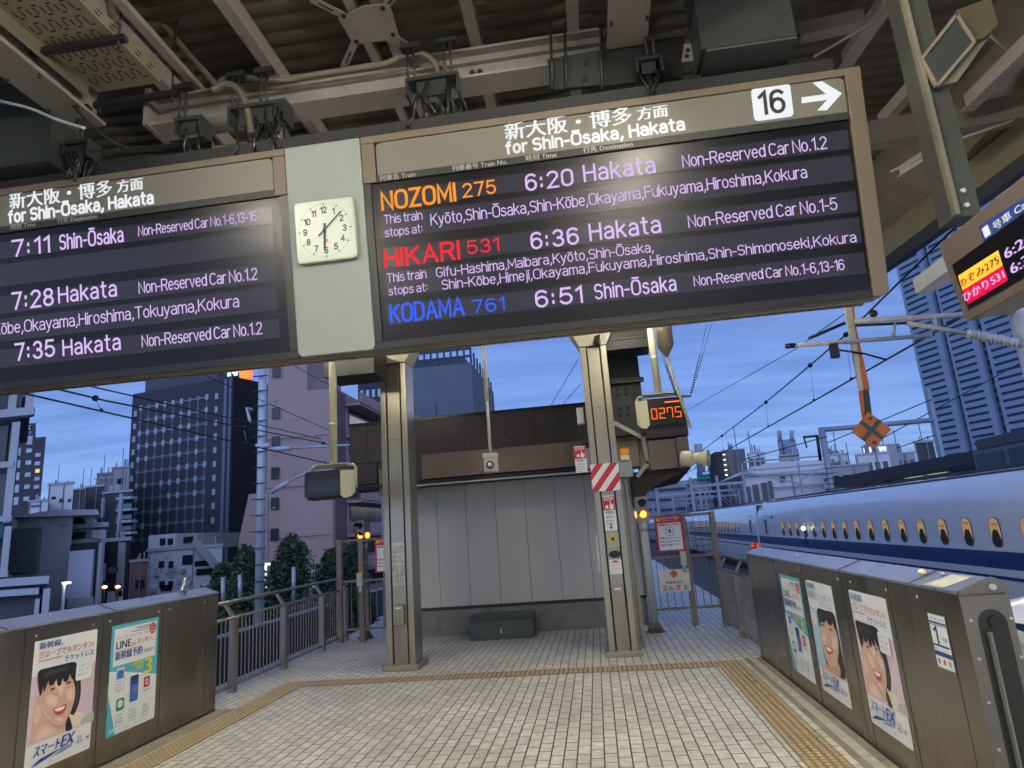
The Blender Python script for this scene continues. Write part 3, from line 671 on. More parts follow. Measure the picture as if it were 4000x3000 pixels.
led('6:20', (2058, 744), (2238, 725), 60, RR[0], bold=.004)
led('Hakata', (2285, 709), (2558, 677), 62, RR[0], bold=.0035)
led('Non-Reserved Car No.1.2', (2668, 655), (3228, 582), 45, RR[0])
led('This train', (1504, 877), (1651, 858), 33, RR[1]); led('stops at:', (1507, 927), (1654, 908), 31, RR[1])
led('Kyōto,Shin-Ōsaka,Shin-Kōbe,Okayama,Fukuyama,Hiroshima,Kokura', (1687, 883), (3149, 694), 42, RR[1])
led('HIKARI', (1510, 1044), (1795, 1013), 66, RR[2], LEDR, .006)
led('531', (1830, 994), (1950, 978), 48, RR[2], LEDR, .004)
led('6:36', (2079, 972), (2260, 953), 60, RR[2], bold=.004)
led('Hakata', (2308, 940), (2580, 908), 62, RR[2], bold=.0035)
led('Non-Reserved Car No.1-5', (2691, 890), (3268, 821), 45, RR[2])
led('This train', (1515, 1103), (1667, 1088), 33, RR[3]); led('stops at:', (1522, 1154), (1673, 1137), 31, RR[3])
led('Gifu-Hashima,Maibara,Kyōto,Shin-Ōsaka,', (1707, 1079), (2553, 990), 36, RR[3])
led('Shin-Kōbe,Himeji,Okayama,Fukuyama,Hiroshima,Shin-Shimonoseki,Kokura', (1730, 1130), (3341, 949), 36, RR[3])
led('KODAMA', (1531, 1260), (1813, 1229), 66, RR[4], LEDB, .005)
led('761', (1850, 1226), (1971, 1208), 48, RR[4], LEDB, .004)
led('6:51', (2097, 1197), (2275, 1184), 60, RR[4], bold=.004)
led('Shin-Ōsaka', (2327, 1168), (2640, 1135), 55, RR[4], bold=.003)
led('Non-Reserved Car No.1-6,13-16', (2712, 1117), (3296, 1056), 38, RR[4])
led('7:11', (55, 1003), (198, 985), 60, LR[0], bold=.004)
led('Shin-Ōsaka', (240, 975), (485, 945), 55, LR[0], bold=.003)
led('Non-Reserved Car No.1-6,13-16', (546, 921), (1005, 866), 36, LR[0])
led('7:28', (55, 1210), (212, 1190), 62, LR[2], bold=.004)
led('Hakata', (236, 1182), (459, 1157), 58, LR[2], bold=.0035)
led('Non-Reserved Car No.1.2', (548, 1144), (1008, 1095), 43, LR[2])
led('Kyōto,Shin-Ōsaka,Shin-Kōbe,Okayama,Hiroshima,Tokuyama,Kokura', (-500, 1362), (938, 1203), 42, LR[3])
led('7:35', (67, 1410), (217, 1389), 62, LR[4], bold=.004)
led('Hakata', (253, 1388), (474, 1365), 58, LR[4], bold=.0035)
led('Non-Reserved Car No.1.2', (560, 1352), (1027, 1307), 43, LR[4])
def hdr(body, a, b, cap, par, mt=BACKLIT, bold=.004): BP.text_px(body, mt, par, a, b, cap, w=.0225, bold=bold, lift=.0008)
hdr('新大阪・博多', (1977, 553), (2469, 489), 60, h1); hdr('方面', (2491, 476), (2608, 461), 42, h1)
line_px(BP, 'for Shin-Ōsaka, Hakata', BACKLIT, h1, (1981, 605), (2671, 512), 43, .0232, sw=1.75, name='lettering', gap=1.9)
hdr('新大阪・博多', (49, 822), (447, 768), 58, h2); hdr('方面', (467, 757), (566, 744), 42, h2)
line_px(BP, 'for Shin-Ōsaka, Hakata', BACKLIT, h2, (45, 871), (606, 799), 43, .0232, sw=1.75, name='lettering', gap=1.9)
def lab(body, a, b, par, cap=20): BP.text_px(body, LABEL, par, a, b, cap, w=.0262, bold=.0008, lift=.0006)
lab('列車名 Train', (1488, 714), (1627, 696), st1); lab('列車番号 Train No.', (1770, 674), (1984, 649), st1)
lab('時刻 Time', (2056, 635), (2175, 621), st1); lab('行先 Destination', (2279, 604), (2472, 579), st1)
lab('時刻 Time', (54, 902), (150, 888), st2, 18); lab('行先 Destination', (235, 878), (390, 858), st2, 18)
# platform number and arrow
q = [BP.hit(*p) for p in ((2929, 354), (3080, 333), (3098, 459), (2944, 481))]
u0 = (q[0][0]+q[3][0])/2; u1 = (q[1][0]+q[2][0])/2; v1 = (q[0][1]+q[1][1])/2; v0 = (q[2][1]+q[3][1])/2
nb = BP.rrect(MB(), u0, v0, u1, v1, .0225, .0245, .028).build('platform_number_plate', BACKLIT, db)
line_text(BP, '16', INK, nb, u0+.05, v0+.045, .0252, (u1-u0)*.60, (v1-v0)*.64, sw=1.35, name='platform_number', gap=2)
q = [BP.hit(*p) for p in ((3127, 410), (3127, 387), (3222, 374), (3170, 330), (3207, 325), (3284, 371), (3225, 437), (3188, 438), (3226, 396))]
MB().slab([BP.P(u, v, .0225) for u, v in q], BP.n, .0015).build('arrow', BACKLIT, db)
# ------------------------------------------------------------------ clock pillar between the two boards
cp = thing('clock_pillar', 'pale grey green panel with a lit square clock between the two boards', 'clock panel', tuple(BP.P(-.3, 0)))
mb = MB(); pr = [(-.596, 1.594), (-.596, .03), (-.580, .002), (-.55, -.004), (-.05, -.004), (-.02, .002), (-.006, .03), (-.006, 1.594)]
mb.slab([BP.P(u, v, .0) for u, v in pr], BP.n, .034); mb.build('panel', WHITEP, cp, .01)
BP0 = BP; BP = Plane(BP.P(0, 0, -.041), BP.ux, BP.uy, BP.n)
ck = thing('clock', 'lit square station clock with black numerals and red emblem', 'clock', tuple(BP.P(-.3, .9)))
cc = (-.303, .910); hw = .232
BP.rrect(MB(), cc[0]-hw, cc[1]-hw, cc[0]+hw, cc[1]+hw, .0755, .115, .035).build('case', mat('clock_case', (.34, .36, .27), .3, var=.03), ck, .006)
face = BP.rrect(MB(), cc[0]-hw+.012, cc[1]-hw+.012, cc[0]+hw-.012, cc[1]+hw-.012, .1152, .118, .03).build('face', CLOCKF, ck)
mb = MB()
for i in range(60):
    a = math.radians(i*6); r0, r1, ww = (.186, .206, .007) if i % 5 == 0 else (.196, .206, .0028)
    c, s_ = math.sin(a), math.cos(a)
    r1b = r1
    P = lambda r, o: BP.P(cc[0]+c*r+s_*o, cc[1]+s_*r-c*o, .1185)
    mb.poly([P(r0, -ww/2), P(r0, ww/2), P(r1, ww/2), P(r1, -ww/2)])
mb.build('minute_marks', INK, ck)
for k in range(1, 13):
    a = math.radians(k*30); wn = sum(G[c][0] for c in str(k))+1.6*(len(str(k))-1); wn *= .0052; line_text(BP, str(k), INK, face, cc[0]+math.sin(a)*.152-wn/2, cc[1]+math.cos(a)*.152-.021, .1185, wn, .042, sw=1.7, name='numeral', gap=1.7)
BP.text('JR', flat('emblem_red', (.75, .12, .03), .4), ck, cc[0]+.005, cc[1]-.095, .1185, cap=.026, bold=.002, align='c', lift=.0002, name='emblem', shear=.1)
def hand(ang, l0, l1, w, lift, name):
    a = math.radians(ang); c, s_ = math.sin(a), math.cos(a)
    P = lambda r, o: BP.P(cc[0]+c*r+s_*o, cc[1]+s_*r-c*o, lift)
    MB().slab([P(-l0, -w/2), P(-l0, w/2), P(l1, w*.4), P(l1, -w*.4)], BP.n, .003).build(name, INK, ck)
hand(184, .05, .145, .018, .122, 'hour_hand'); hand(48, .065, .185, .011, .128, 'minute_hand')
BP.rrect(MB(), cc[0]-.012, cc[1]-.012, cc[0]+.012, cc[1]+.012, .1315, .135, .0119).build('hub', INK, ck)
BP = BP0

# ------------------------------------------------------------------ small car number display at the right
sd = thing('car_display', 'small brown framed display with orange and red rows at the right edge', 'display', (2.0, 3.2, 2.65))
t2 = math.radians(6)
s0 = Vector((2.0, 3.44, 2.63))
SP = Plane(s0, (0, -1, 0), (-math.sin(t2), 0, math.cos(t2)), (-math.cos(t2), 0, -math.sin(t2)))
SP.rrect(MB(), 0, 0, 1.5, .44, -.22, .012, .03).build('case', mat('display_frame', (.15, .12, .095), .42, .3, var=.05), sd, .008)
SP.box(MB(), .06, .05, 1.44, .30, .0122, .015).build('screen', SCREEN, sd)
def spx(x, y): return SP.hit(x, y)
lbl = SP.poly_px([(3835, 882), (4040, 752), (4040, 830), (3858, 950)], .0125)
MB().slab(lbl, SP.n, .002).build('label', NAVY, sd)
SP.text_px('1', BACKLIT, sd, (3866, 925), (3886, 912), 48, w=.0146, bold=.004)
SP.text_px('号車 Car', BACKLIT, sd, (3900, 895), (4048, 800), 34, w=.0146, bold=.001)
r_o = MB().slab(SP.poly_px([(3755, 1075), (3912, 975), (3930, 1035), (3772, 1132)], .0152), SP.n, .001).build('orange_row', flat('led_row_orange', (.8, .4, .05), .4, emit=.9, ecol=(1, .36, .015)), sd)
r_r = MB().slab(SP.poly_px([(3772, 1132), (3930, 1035), (3952, 1092), (3793, 1187)], .0152), SP.n, .001).build('red_row', flat('led_row_red', (.5, .0, .04), .4, emit=.6, ecol=(.65, .0, .04)), sd)
SP.text_px('のぞみ275', INK, r_o, (3768, 1122), (3925, 1027), 34, w=.0162, bold=.002)
SP.text_px('ひかり531', LEDW, r_r, (3786, 1178), (3945, 1082), 36, w=.0162, bold=.002)
SP.text_px('6:20', LEDW, sd, (3948, 1010), (4060, 935), 44, w=.0155, bold=.003)
SP.text_px('6:36', LEDW, sd, (3972, 1070), (4080, 1000), 44, w=.0155, bold=.003)

# ------------------------------------------------------------------ lamps of the platform (overhead tubes, behind and above the viewer)
TUBE_E = 700
def tube_light(x, y, e, lab, z=4.95, far=False):
    t = thing('tube_light', lab, 'ceiling light', (x, y, z), 'fluorescent lights hung in rows along the platform')
    MB().box((x-.09, y-.62, z), (x+.09, y+.62, z+.06)).build('housing', mat('light_housing', (.6, .6, .58), .5, var=.03), t)
    MB().tube([(x, y-.59, z-.035), (x, y+.59, z-.035)], .016, 8).build('tube', flat('lit_tube_far' if far else 'lit_tube', (.9, .9, .85), .4, emit=TUBE_E*(.48 if far else 1), ecol=(1, .925, .74)), t)
for y in (6.2, 8.4):
    tube_light(.85, y, 0, 'overhead fluorescent light, right hand row, hidden behind the departure board', 4.9, True)
    tube_light(-3.7, y, 0, 'overhead fluorescent light, left hand row, hidden behind the departure board', 4.9, True)
for i, y in enumerate((2.1, .5, -1.2, -2.9)):
    tube_light(.85, y, 46 if i < 2 else 34, 'overhead fluorescent light, right hand row, out of the picture')
    tube_light(-3.7, y-1.2, 46 if i < 2 else 34, 'overhead fluorescent light, left hand row, out of the picture')

# ================================================================== COLUMNS
def column(x0, x1, yf, lab, zj, plaq):
    """clad steel column; x0..x1 front face, yf front"""
    xc = (x0+x1)/2
    t = thing('steel_column', lab, 'column', (xc, yf+.2, 0), 'steel columns on the platform')
    w = x1-x0; g = .085
    MB().box((x0, yf, 0.02), (x0+g, yf+.40, 4.36)).box((x1-g, yf, 0.02), (x1, yf+.40, 4.36)).build('flange', STEEL, t, .006)
    MB().box((x0+g+.001, yf+.035, 0.02), (x1-g-.001, yf+.36, 4.36)).build('groove', SEAM, t)
    for z0, z1 in ((.02, .70), (.704, zj), (zj+.004, 4.34)):
        MB().box((x0+g+.022, yf+.006, z0), (x1-g-.022, yf+.034, z1)).build('face_panel', STEEL if z0 > .5 else STEELD, t, .003)
    MB().box((x0-.06, yf-.07, 0), (x1+.06, yf+.46, .075)).build('plinth', STEEL, t, .008)
    # flared head
    zt = 4.37
    MB().add([(x0, yf-.01, zt), (x1, yf-.01, zt), (x1, yf+.41, zt), (x0, yf+.41, zt), (x0-.22, yf-.01, zt+.42), (x1+.22, yf-.01, zt+.42), (x1+.22, yf+.41, zt+.42), (x0-.22, yf+.41, zt+.42)],
             [(0,3,2,1),(4,5,6,7),(0,1,5,4),(1,2,6,5),(2,3,7,6),(3,0,4,7)]).build('flared_head', mat('head_paint', (.30, .28, .22), .5, var=.08), t)
    return t
cl = column(-3.03, -2.625, 9.20, 'left steel column with a square of old tape marks and a small control box', 3.2, 0)
crr = column(.02, .41, 9.38, 'right steel column with a red and white striped band and STOP notices', 3.42, 1)
tag(MB().box((-6.4, 9.3, 4.80), (4.0, 9.72, 5.12)).build('portal_beam', BEAM), 'level beam resting on the heads of the two steel columns', 'girder', 'steel beams under the platform roof')
CLP = Plane((-3.03, 9.20, 0), (1, 0, 0), (0, 0, 1), (0, -1, 0))
CRP = Plane((.02, 9.38, 0), (1, 0, 0), (0, 0, 1), (0, -1, 0))
tape = mat('tape_residue', (.52, .52, .47), .7, var=.3, scale=14)
mb = MB()
for i in range(6):
    for j in range(9):
        if (i*j+j) % 7 == 3 and j < 4: continue
        mb.add([CLP.P(.112+i*.031, 1.12+j*.066, .0015), CLP.P(.138+i*.031, 1.12+j*.066, .0015), CLP.P(.138+i*.031, 1.178+j*.066, .0015), CLP.P(.112+i*.031, 1.178+j*.066, .0015)], [(0, 1, 2, 3)])
tp = mb.build('tape_marks', tape, cl); tp['kind'] = 'stuff'
def ctl_box(pl_, par, u, v):
    o = MB(); pl_.rrect(o, u, v, u+.155, v+.27, .002, .07, .012, 3); o = o.build('control_box', STEELD, par, .004)
    q = MB(); pl_.rrect(q, u+.03, v+.21, u+.125, v+.232, .071, .073, .01, 3); q.build('name_plate', WHT, o)
ctl_box(CLP, cl, .125, .60); ctl_box(CRP, crr, .118, .66)
# striped band wraps the column front
def stripes(pl_, u0, v0, u1, v1, w, par):
    b = MB(); pl_.box(b, u0, v0, u1, v1, w, w+.012); o = b.build('striped_band', WHT, par)
    H = v1-v0; L_ = u1-u0; mb = MB(); sl = .82
    for k in range(-4, 6):
        c0 = k*.205-.03; poly = [(c0, 0), (c0+.105, 0), (c0+.105+H*sl, H), (c0+H*sl, H)]
        # clip to the band
        out = poly
        for side, lim in ((1, 0.), (-1, L_)):
            res = []
            for i in range(len(out)):
                a, b_ = out[i], out[(i+1) % len(out)]
                ina = (a[0]-lim)*side >= 0; inb = (b_[0]-lim)*side >= 0
                if ina: res.append(a)
                if ina != inb:
                    s_ = (lim-a[0])/(b_[0]-a[0]); res.append((lim, a[1]+(b_[1]-a[1])*s_))
            out = res
            if not out: break
        if len(out) > 2: mb.add([pl_.P(u0+p, v0+q, w+.0125) for p, q in out], [tuple(range(len(out)))])
    mb.build('red_stripe', flat('stripe_red', (.50, .03, .035), .5), o)
t = thing('striped_marker', 'red and white diagonal striped band fixed round the right hand column', 'warning marker', (.2, 9.36, 2.2))
stripes(CRP, -.015, 2.21, .385, 2.60, .004, t)
def stop_notice(pl_, u, v, w, h, arrow, lab):
    t = thing('stop_notice', lab, 'notice', tuple(pl_.P(u+w/2, v, .01)), 'STOP button notices')
    s0 = .012; b = MB(); pl_.box(b, u, v, u+w, v+h, s0, s0+.006); sh = b.build('plate', WHT, t)
    rv = .52 if not arrow else .58
    b = MB(); pl_.box(b, u+.002, v+h*rv, u+w-.002, v+h*.97, s0+.0062, s0+.0072); b.build('red_field', RED, t)
    line_text(pl_, 'STO', WHT, t, u+w*.12, v+h*.86, s0+.0076, w*.55, h*.085, sw=1.6, name='lettering', gap=1.6)
    pl_.text('P', WHT, t, u+w*.74, v+h*.86, s0+.0076, cap=h*.085, bold=.002, lift=0)
    # hand pressing a button
    hw_ = [(.52, .60), (.56, .72), (.60, .72), (.60, .80), (.66, .80), (.67, .72), (.86, .71), (.88, .62), (.80, .56), (.62, .56)]
    k = 0 if not arrow else .035
    MB().add([pl_.P(u+w*a, v+h*(b+k), s0+.0076) for a, b in hw_], [tuple(range(len(hw_)))]).build('hand_symbol', WHT, t)
    bb_ = [(.14, .66), (.28, .70), (.44, .68), (.40, .63), (.46, .58), (.30, .60), (.16, .57), (.22, .63)]
    MB().add([pl_.P(u+w*a, v+h*(b+k), s0+.0076) for a, b in bb_], [tuple(range(8))]).build('burst_symbol', WHT, t)
    z = rv-.11
    pl_.text('非常停止', INK, t, u+w*.12, v+h*z, s0+.0068, width=w*.76, cap=h*.075, bold=.0012, lift=0)
    pl_.text('ボタン', INK, t, u+w*.16, v+h*(z-.13), s0+.0068, width=w*.68, cap=h*.07, bold=.0012, lift=0)
    for i, q in enumerate(('Emergency', 'train stop', 'button')):
        pl_.text(q, INK, t, u+w*.12, v+h*(z-.20-.055*i-(.0 if arrow else .03*i)), s0+.0068, width=w*(.7, .62, .42)[i], cap=h*.035, bold=.0006, lift=0)
    if arrow:
        pts_ = [(.44, .20), (.56, .20), (.56, .10), (.68, .10), (.50, .03), (.32, .10), (.44, .10)]
        MB().add([pl_.P(u+w*a, v+h*b, s0+.0068) for a, b in pts_], [tuple(range(7))]).build('arrow', RED, t)
    return t
stop_notice(Plane((-.205, 9.42, 0), (1, 0, 0), (0, 0, 1), (0, -1, 0)), 0, 2.50, .165, .385, False, 'upper STOP notice standing out from the left side of the right hand column')
t = thing('notice_bracket', 'thin bracket holding the upper STOP notice to the column', 'bracket', (-.02, 9.45, 2.7)); MB().box((-.06, 9.435, 2.55), (.018, 9.46, 2.85)).build('bracket', STEELD, t)
stop_notice(CRP, .112, 1.66, .168, .485, True, 'lower STOP notice with a red arrow under the striped band')
t = thing('emergency_button', 'pale green button plate with a yellow three lobed guard and brown button', 'button', (.2, 9.36, 1.5))
b = MB(); CRP.rrect(b, .115, 1.42, .285, 1.645, .010, .03, .035); bp_ = b.build('plate', mat('button_plate', (.36, .42, .30), .4, var=.06), t, .004)
b = MB(); pts_ = []
for k in range(24):
    a = math.radians(k*15+90); r = .048+.022*math.cos(3*(a-math.pi/2)); pts_.append(CRP.P(.20+r*math.cos(a), 1.545+r*math.sin(a), .031))
b.slab(pts_, CRP.n, .02); b.build('guard', YEL, t)
b = MB().tube([CRP.P(.20, 1.545, .03), CRP.P(.20, 1.545, .065)], .026, 14); b.build('button', flat('button_brown', (.14, .04, .02), .3), t)
b = MB(); CRP.box(b, .125, 1.44, .275, 1.452, .0302, .032); b.build('base_stripe', YEL, t)
t = thing('speaker_grille', 'oval dark grille under the emergency button', 'grille', (.2, 9.36, 1.34))
pts_ = [CRP.P(.205+.082*math.cos(math.radians(k*20)), 1.335+.05*math.sin(math.radians(k*20)), .01) for k in range(18)]
MB().slab(pts_, CRP.n, .012).build('grille', DKMET, t)
b = MB()
for k in range(5): CRP.box(b, .14, 1.305+k*.014, .27, 1.310+k*.014, .0222, .024)
b.build('grille_bar', BLACK, t)
t = thing('instruction_notice', 'small white instruction notice with a red arrow tip below the oval grille', 'notice', (.2, 9.36, 1.1))
b = MB(); CRP.rrect(b, .118, 1.07, .285, 1.265, .010, .014, .008, 3); sh = b.build('plate', WHT, t)
MB().add([CRP.P(u, v, .0145) for u, v in ((.14, 1.225), (.20, 1.258), (.265, 1.225))], [(0, 1, 2)]).build('arrow_tip', RED, sh)
PKI = flat('faded_red_ink', (.55, .20, .18), .5)
for i, q in enumerate(('列車がホーム', '上でのお困りは', '駅係員まで', 'ご連絡ください')): CRP.text(q, PKI, sh, .13, 1.19-.032*i, .0142, width=.125-.01*(i % 2), cap=.017, lift=.0004)
# vertical cable cover left of the column and small grey switch
t = thing('switch_box', 'small grey switch box high on the left of the right hand column', 'switch box', (-.1, 9.6, 3.2))
MB().box((-.12, 9.5, 3.22), (-.015, 9.62, 3.47)).build('box', GALV, t, .01); MB().tube([(-.06, 9.56, 3.22), (-.05, 9.56, 3.08), (-.01, 9.56, 3.05)], .012, 6).build('cable', BLACK, t); MB().sphere((-.13, 9.54, 3.34), .02).build('knob', DKMET, t)
t = thing('strap_notice', 'narrow white strip of writing hanging beside the right hand column', 'notice', (-.03, 9.4, 1.2))
MB().box((-.018, 9.385, 1.12), (.004, 9.388, 1.62)).build('strip', mat('white_strip', (.5, .5, .5), .6, var=.3, scale=30), t)
# conduit frame on the right side of the column
t = thing('pipe_frame', 'pale bent square pipe standing out to the right of the striped column', 'pipe', (.7, 9.5, 2.4))
MB().bar((.41, 9.45, 3.19), (.80, 9.45, 2.93), .055, .055).bar((.80, 9.45, 2.96), (.83, 9.45, 2.55), .055, .055, (0, 1, 0)).bar((.84, 9.45, 2.58), (.66, 9.45, 2.38), .055, .055).build('pipe', mat('pipe_pale', (.36, .34, .26), .45, .2, var=.08), t)
t = thing('amber_beacon', 'amber box lamp with a cream base beside the striped band', 'beacon', (.52, 9.4, 2.6))
MB().box((.455, 9.40, 2.625), (.575, 9.50, 2.70)).build('base', CREAM, t)
MB().box((.452, 9.395, 2.701), (.578, 9.505, 2.80)).build('lens', flat('amber_lens', (.5, .20, .01), .15, emit=.12, ecol=(1, .4, .02)), t, .012)
MB().box((.448, 9.39, 2.801), (.582, 9.51, 2.812)).build('cap', flat('amber_cap', (.35, .14, .01), .3), t)
t = thing('terminal_box', 'grey terminal box right of the striped band', 'box', (.52, 9.45, 2.4))
MB().box((.411, 9.42, 2.39), (.60, 9.58, 2.62)).build('box', mat('terminal_grey', (.27, .28, .28), .45, .3, var=.08), t, .006)
t = thing('rear_channel', 'dull steel channel standing close behind the right hand column', 'channel', (.6, 9.9, 0))
MB().box((.43, 9.90, 0.0), (.48, 10.05, 2.39)).box((.49, 9.88, 0), (.54, 10.05, 2.39)).build('channel', STEELD, t)

# ================================================================== MACHINE BOOTH at the platform end
bt = thing('platform_booth', 'pale panelled booth with a brown fascia behind the two columns', 'booth', (-1.4, 12, 0))
x = -3.47; wpan = .555; i = 0
while x < .62:
    x1 = min(x+wpan, .74); MB().box((x+.004, 12.0, .50), (x1-.004, 12.04, 2.72)).build('wall_panel', WALLP, bt); x = x1; i += 1
MB().box((-3.47, 12.035, .45), (.74, 12.06, 2.75)).build('panel_joint', SEAM, bt)
MB().box((-3.49, 11.97, 0), (.76, 12.06, .445)).build('plinth', CONC, bt)
MB().box((-3.49, 11.985, .446), (.76, 12.06, .50)).build('sill_rail', SEAM, bt)
MB().box((-3.47, 12.061, 0), (.74, 16, 2.74)).build('body', CONC, bt)
MB().box((.741, 12.1, .5), (.79, 16, 2.74)).build('side_wall', WALLP, bt)
# soffit and fascias
MB().box((-4.4, 11.02, 2.66), (.36, 12.0, 2.72)).build('soffit', DKMET, bt)
MB().box((-3.4, 11.04, 2.63), (.36, 11.08, 2.655)).build('soffit_rail', GALV, bt)
MB().box((-2.90, 10.98, 2.74), (-.10, 11.50, 3.16)).build('lower_fascia', FASC, bt)
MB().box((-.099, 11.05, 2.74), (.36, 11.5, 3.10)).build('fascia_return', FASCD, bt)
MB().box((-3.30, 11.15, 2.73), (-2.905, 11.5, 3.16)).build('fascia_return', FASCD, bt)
x = -4.40
for k, xx in enumerate((-4.05, -2.2, -.92, .36)):
    MB().box((x+.004, 11.5, 3.165), (xx-.004, 11.56, 3.87)).build('upper_fascia', FASCD, bt); x = xx
MB().box((-4.42, 11.48, 3.871), (.38, 14, 3.92)).build('coping', BLACK, bt)
MB().box((-4.40, 11.561, 3.0), (.36, 14, 3.87)).build('upper_body', FASCD, bt)
MB().box((-4.42, 11.52, 2.78), (-3.9, 12.5, 3.164)).build('fascia_end', FASCD, bt)
MB().box((-3.72, 11.10, 2.52), (-3.32, 11.5, 2.98)).build('fascia_block', FASC, bt)
for x0, x1, z0, z1, y in ((.42, .84, 2.66, 3.16, 11.0), (.86, 1.02, 2.62, 3.10, 11.25), (1.03, 1.50, 2.60, 3.10, 11.3), (1.51, 1.72, 2.60, 3.12, 11.3)):
    MB().box((x0, y, z0), (x1-.006, y+.6, z1)).build('end_fascia', FASC, bt)
MB().box((.43, 11.45, 3.165), (1.76, 12.3, 3.52)).build('end_upper_fascia', FASCD, bt)
MB().add([(.7, 11.4, 2.59), (1.72, 11.4, 2.59), (1.6, 12.6, 2.40), (.7, 12.6, 2.40), (.7, 11.4, 2.0), (1.05, 11.4, 2.32), (1.0, 12.6, 2.32), (.7, 12.6, 2.0)], [(0,1,5,4),(0,3,2,1),(4,5,6,7),(1,2,6,5),(2,3,7,6),(3,0,4,7)]).build('end_underside', mat('rusty_dark', (.04, .025, .022), .8, var=.4, scale=10), bt)
t = thing('equipment_chest', 'low dark green metal chest on the floor in front of the booth wall', 'chest', (-1.75, 11.5, 0))
MB().box((-2.27, 11.3, 0.0), (-1.19, 11.75, .31)).build('body', mat('chest_green', (.075, .085, .078), .55, .3, var=.12), t, .008)
MB().add([(-2.29, 11.28, .315), (-1.17, 11.28, .315), (-1.17, 11.77, .315), (-2.29, 11.77, .315), (-2.27, 11.42, .385), (-1.19, 11.42, .385), (-1.19, 11.77, .385), (-2.27, 11.77, .385)], [(0,3,2,1),(4,5,6,7),(0,1,5,4),(1,2,6,5),(2,3,7,6),(3,0,4,7)]).build('lid', mat('chest_lid', (.09, .10, .09), .5, .3, var=.1), t)
MB().box((-1.755, 11.28, .10), (-1.72, 11.30, .16)).build('padlock', mat('brass', (.45, .4, .25), .3, .8, var=0), t)
MB().tube([(-1.75, 11.29, .16), (-1.75, 11.29, .18), (-1.725, 11.29, .18), (-1.725, 11.29, .16)], .004, 6).build('shackle', GALV, t)
# dark riveted column on the booth roof
t = thing('riveted_column', 'dark green riveted steel column rising behind the right hand column', 'column', (.66, 10.9, 3.1))
MB().box((.42, 10.75, 3.165), (.98, 11.2, 5.2)).build('shaft', flat('riveted_green', (.012, .017, .016), .6), t)
b = MB()
for z in (3.5, 3.62, 3.85, 3.95):
    for xx in (.58, .72, .86): b.sphere((xx, 10.75, z), .022, 8, 4)
b.build('rivet', BLACK, t)
MB().box((.26, 10.65, 4.03), (1.03, 10.74, 4.10)).build('strap', DKMET, t)
t = thing('louvre_box', 'stack of dark green ribbed panels at the head of the riveted column', 'panel', (.7, 10, 4.5))
for k in range(4):
    z = 4.40+k*.19; MB().box((.30, 9.85-.0*k, z), (1.12, 10.4, z+.15)).build('panel', DKGRN, t)
    MB().box((.30, 9.82, z+.151), (1.14, 10.4, z+.175)).build('rib', mat('rib_green', (.09, .105, .10), .5, .3, var=.1), t)
tag(MB().bar((.40, 9.75, 4.98), (.28, 9.3, 4.36), .08, .08).build('knee_brace', BLACK), 'black knee brace slanting at the head of the right hand column', 'brace')
t = thing('junction_box', 'dark flat box hanging above the left train number display', 'box', (-3.4, 8.6, 4.2))
q0 = at(1265, 1405, Y=8.6); q1 = at(1462, 1455, Y=8.6)
MB().box((q0.x, 8.6, q1.z), (q1.x, 9.2, q0.z+.12)).build('box', DKGRN, t); MB().box((q0.x-.15, 8.58, q0.z+.13), (q1.x-.3, 9.0, q0.z+.16)).build('plate', GALV, t)

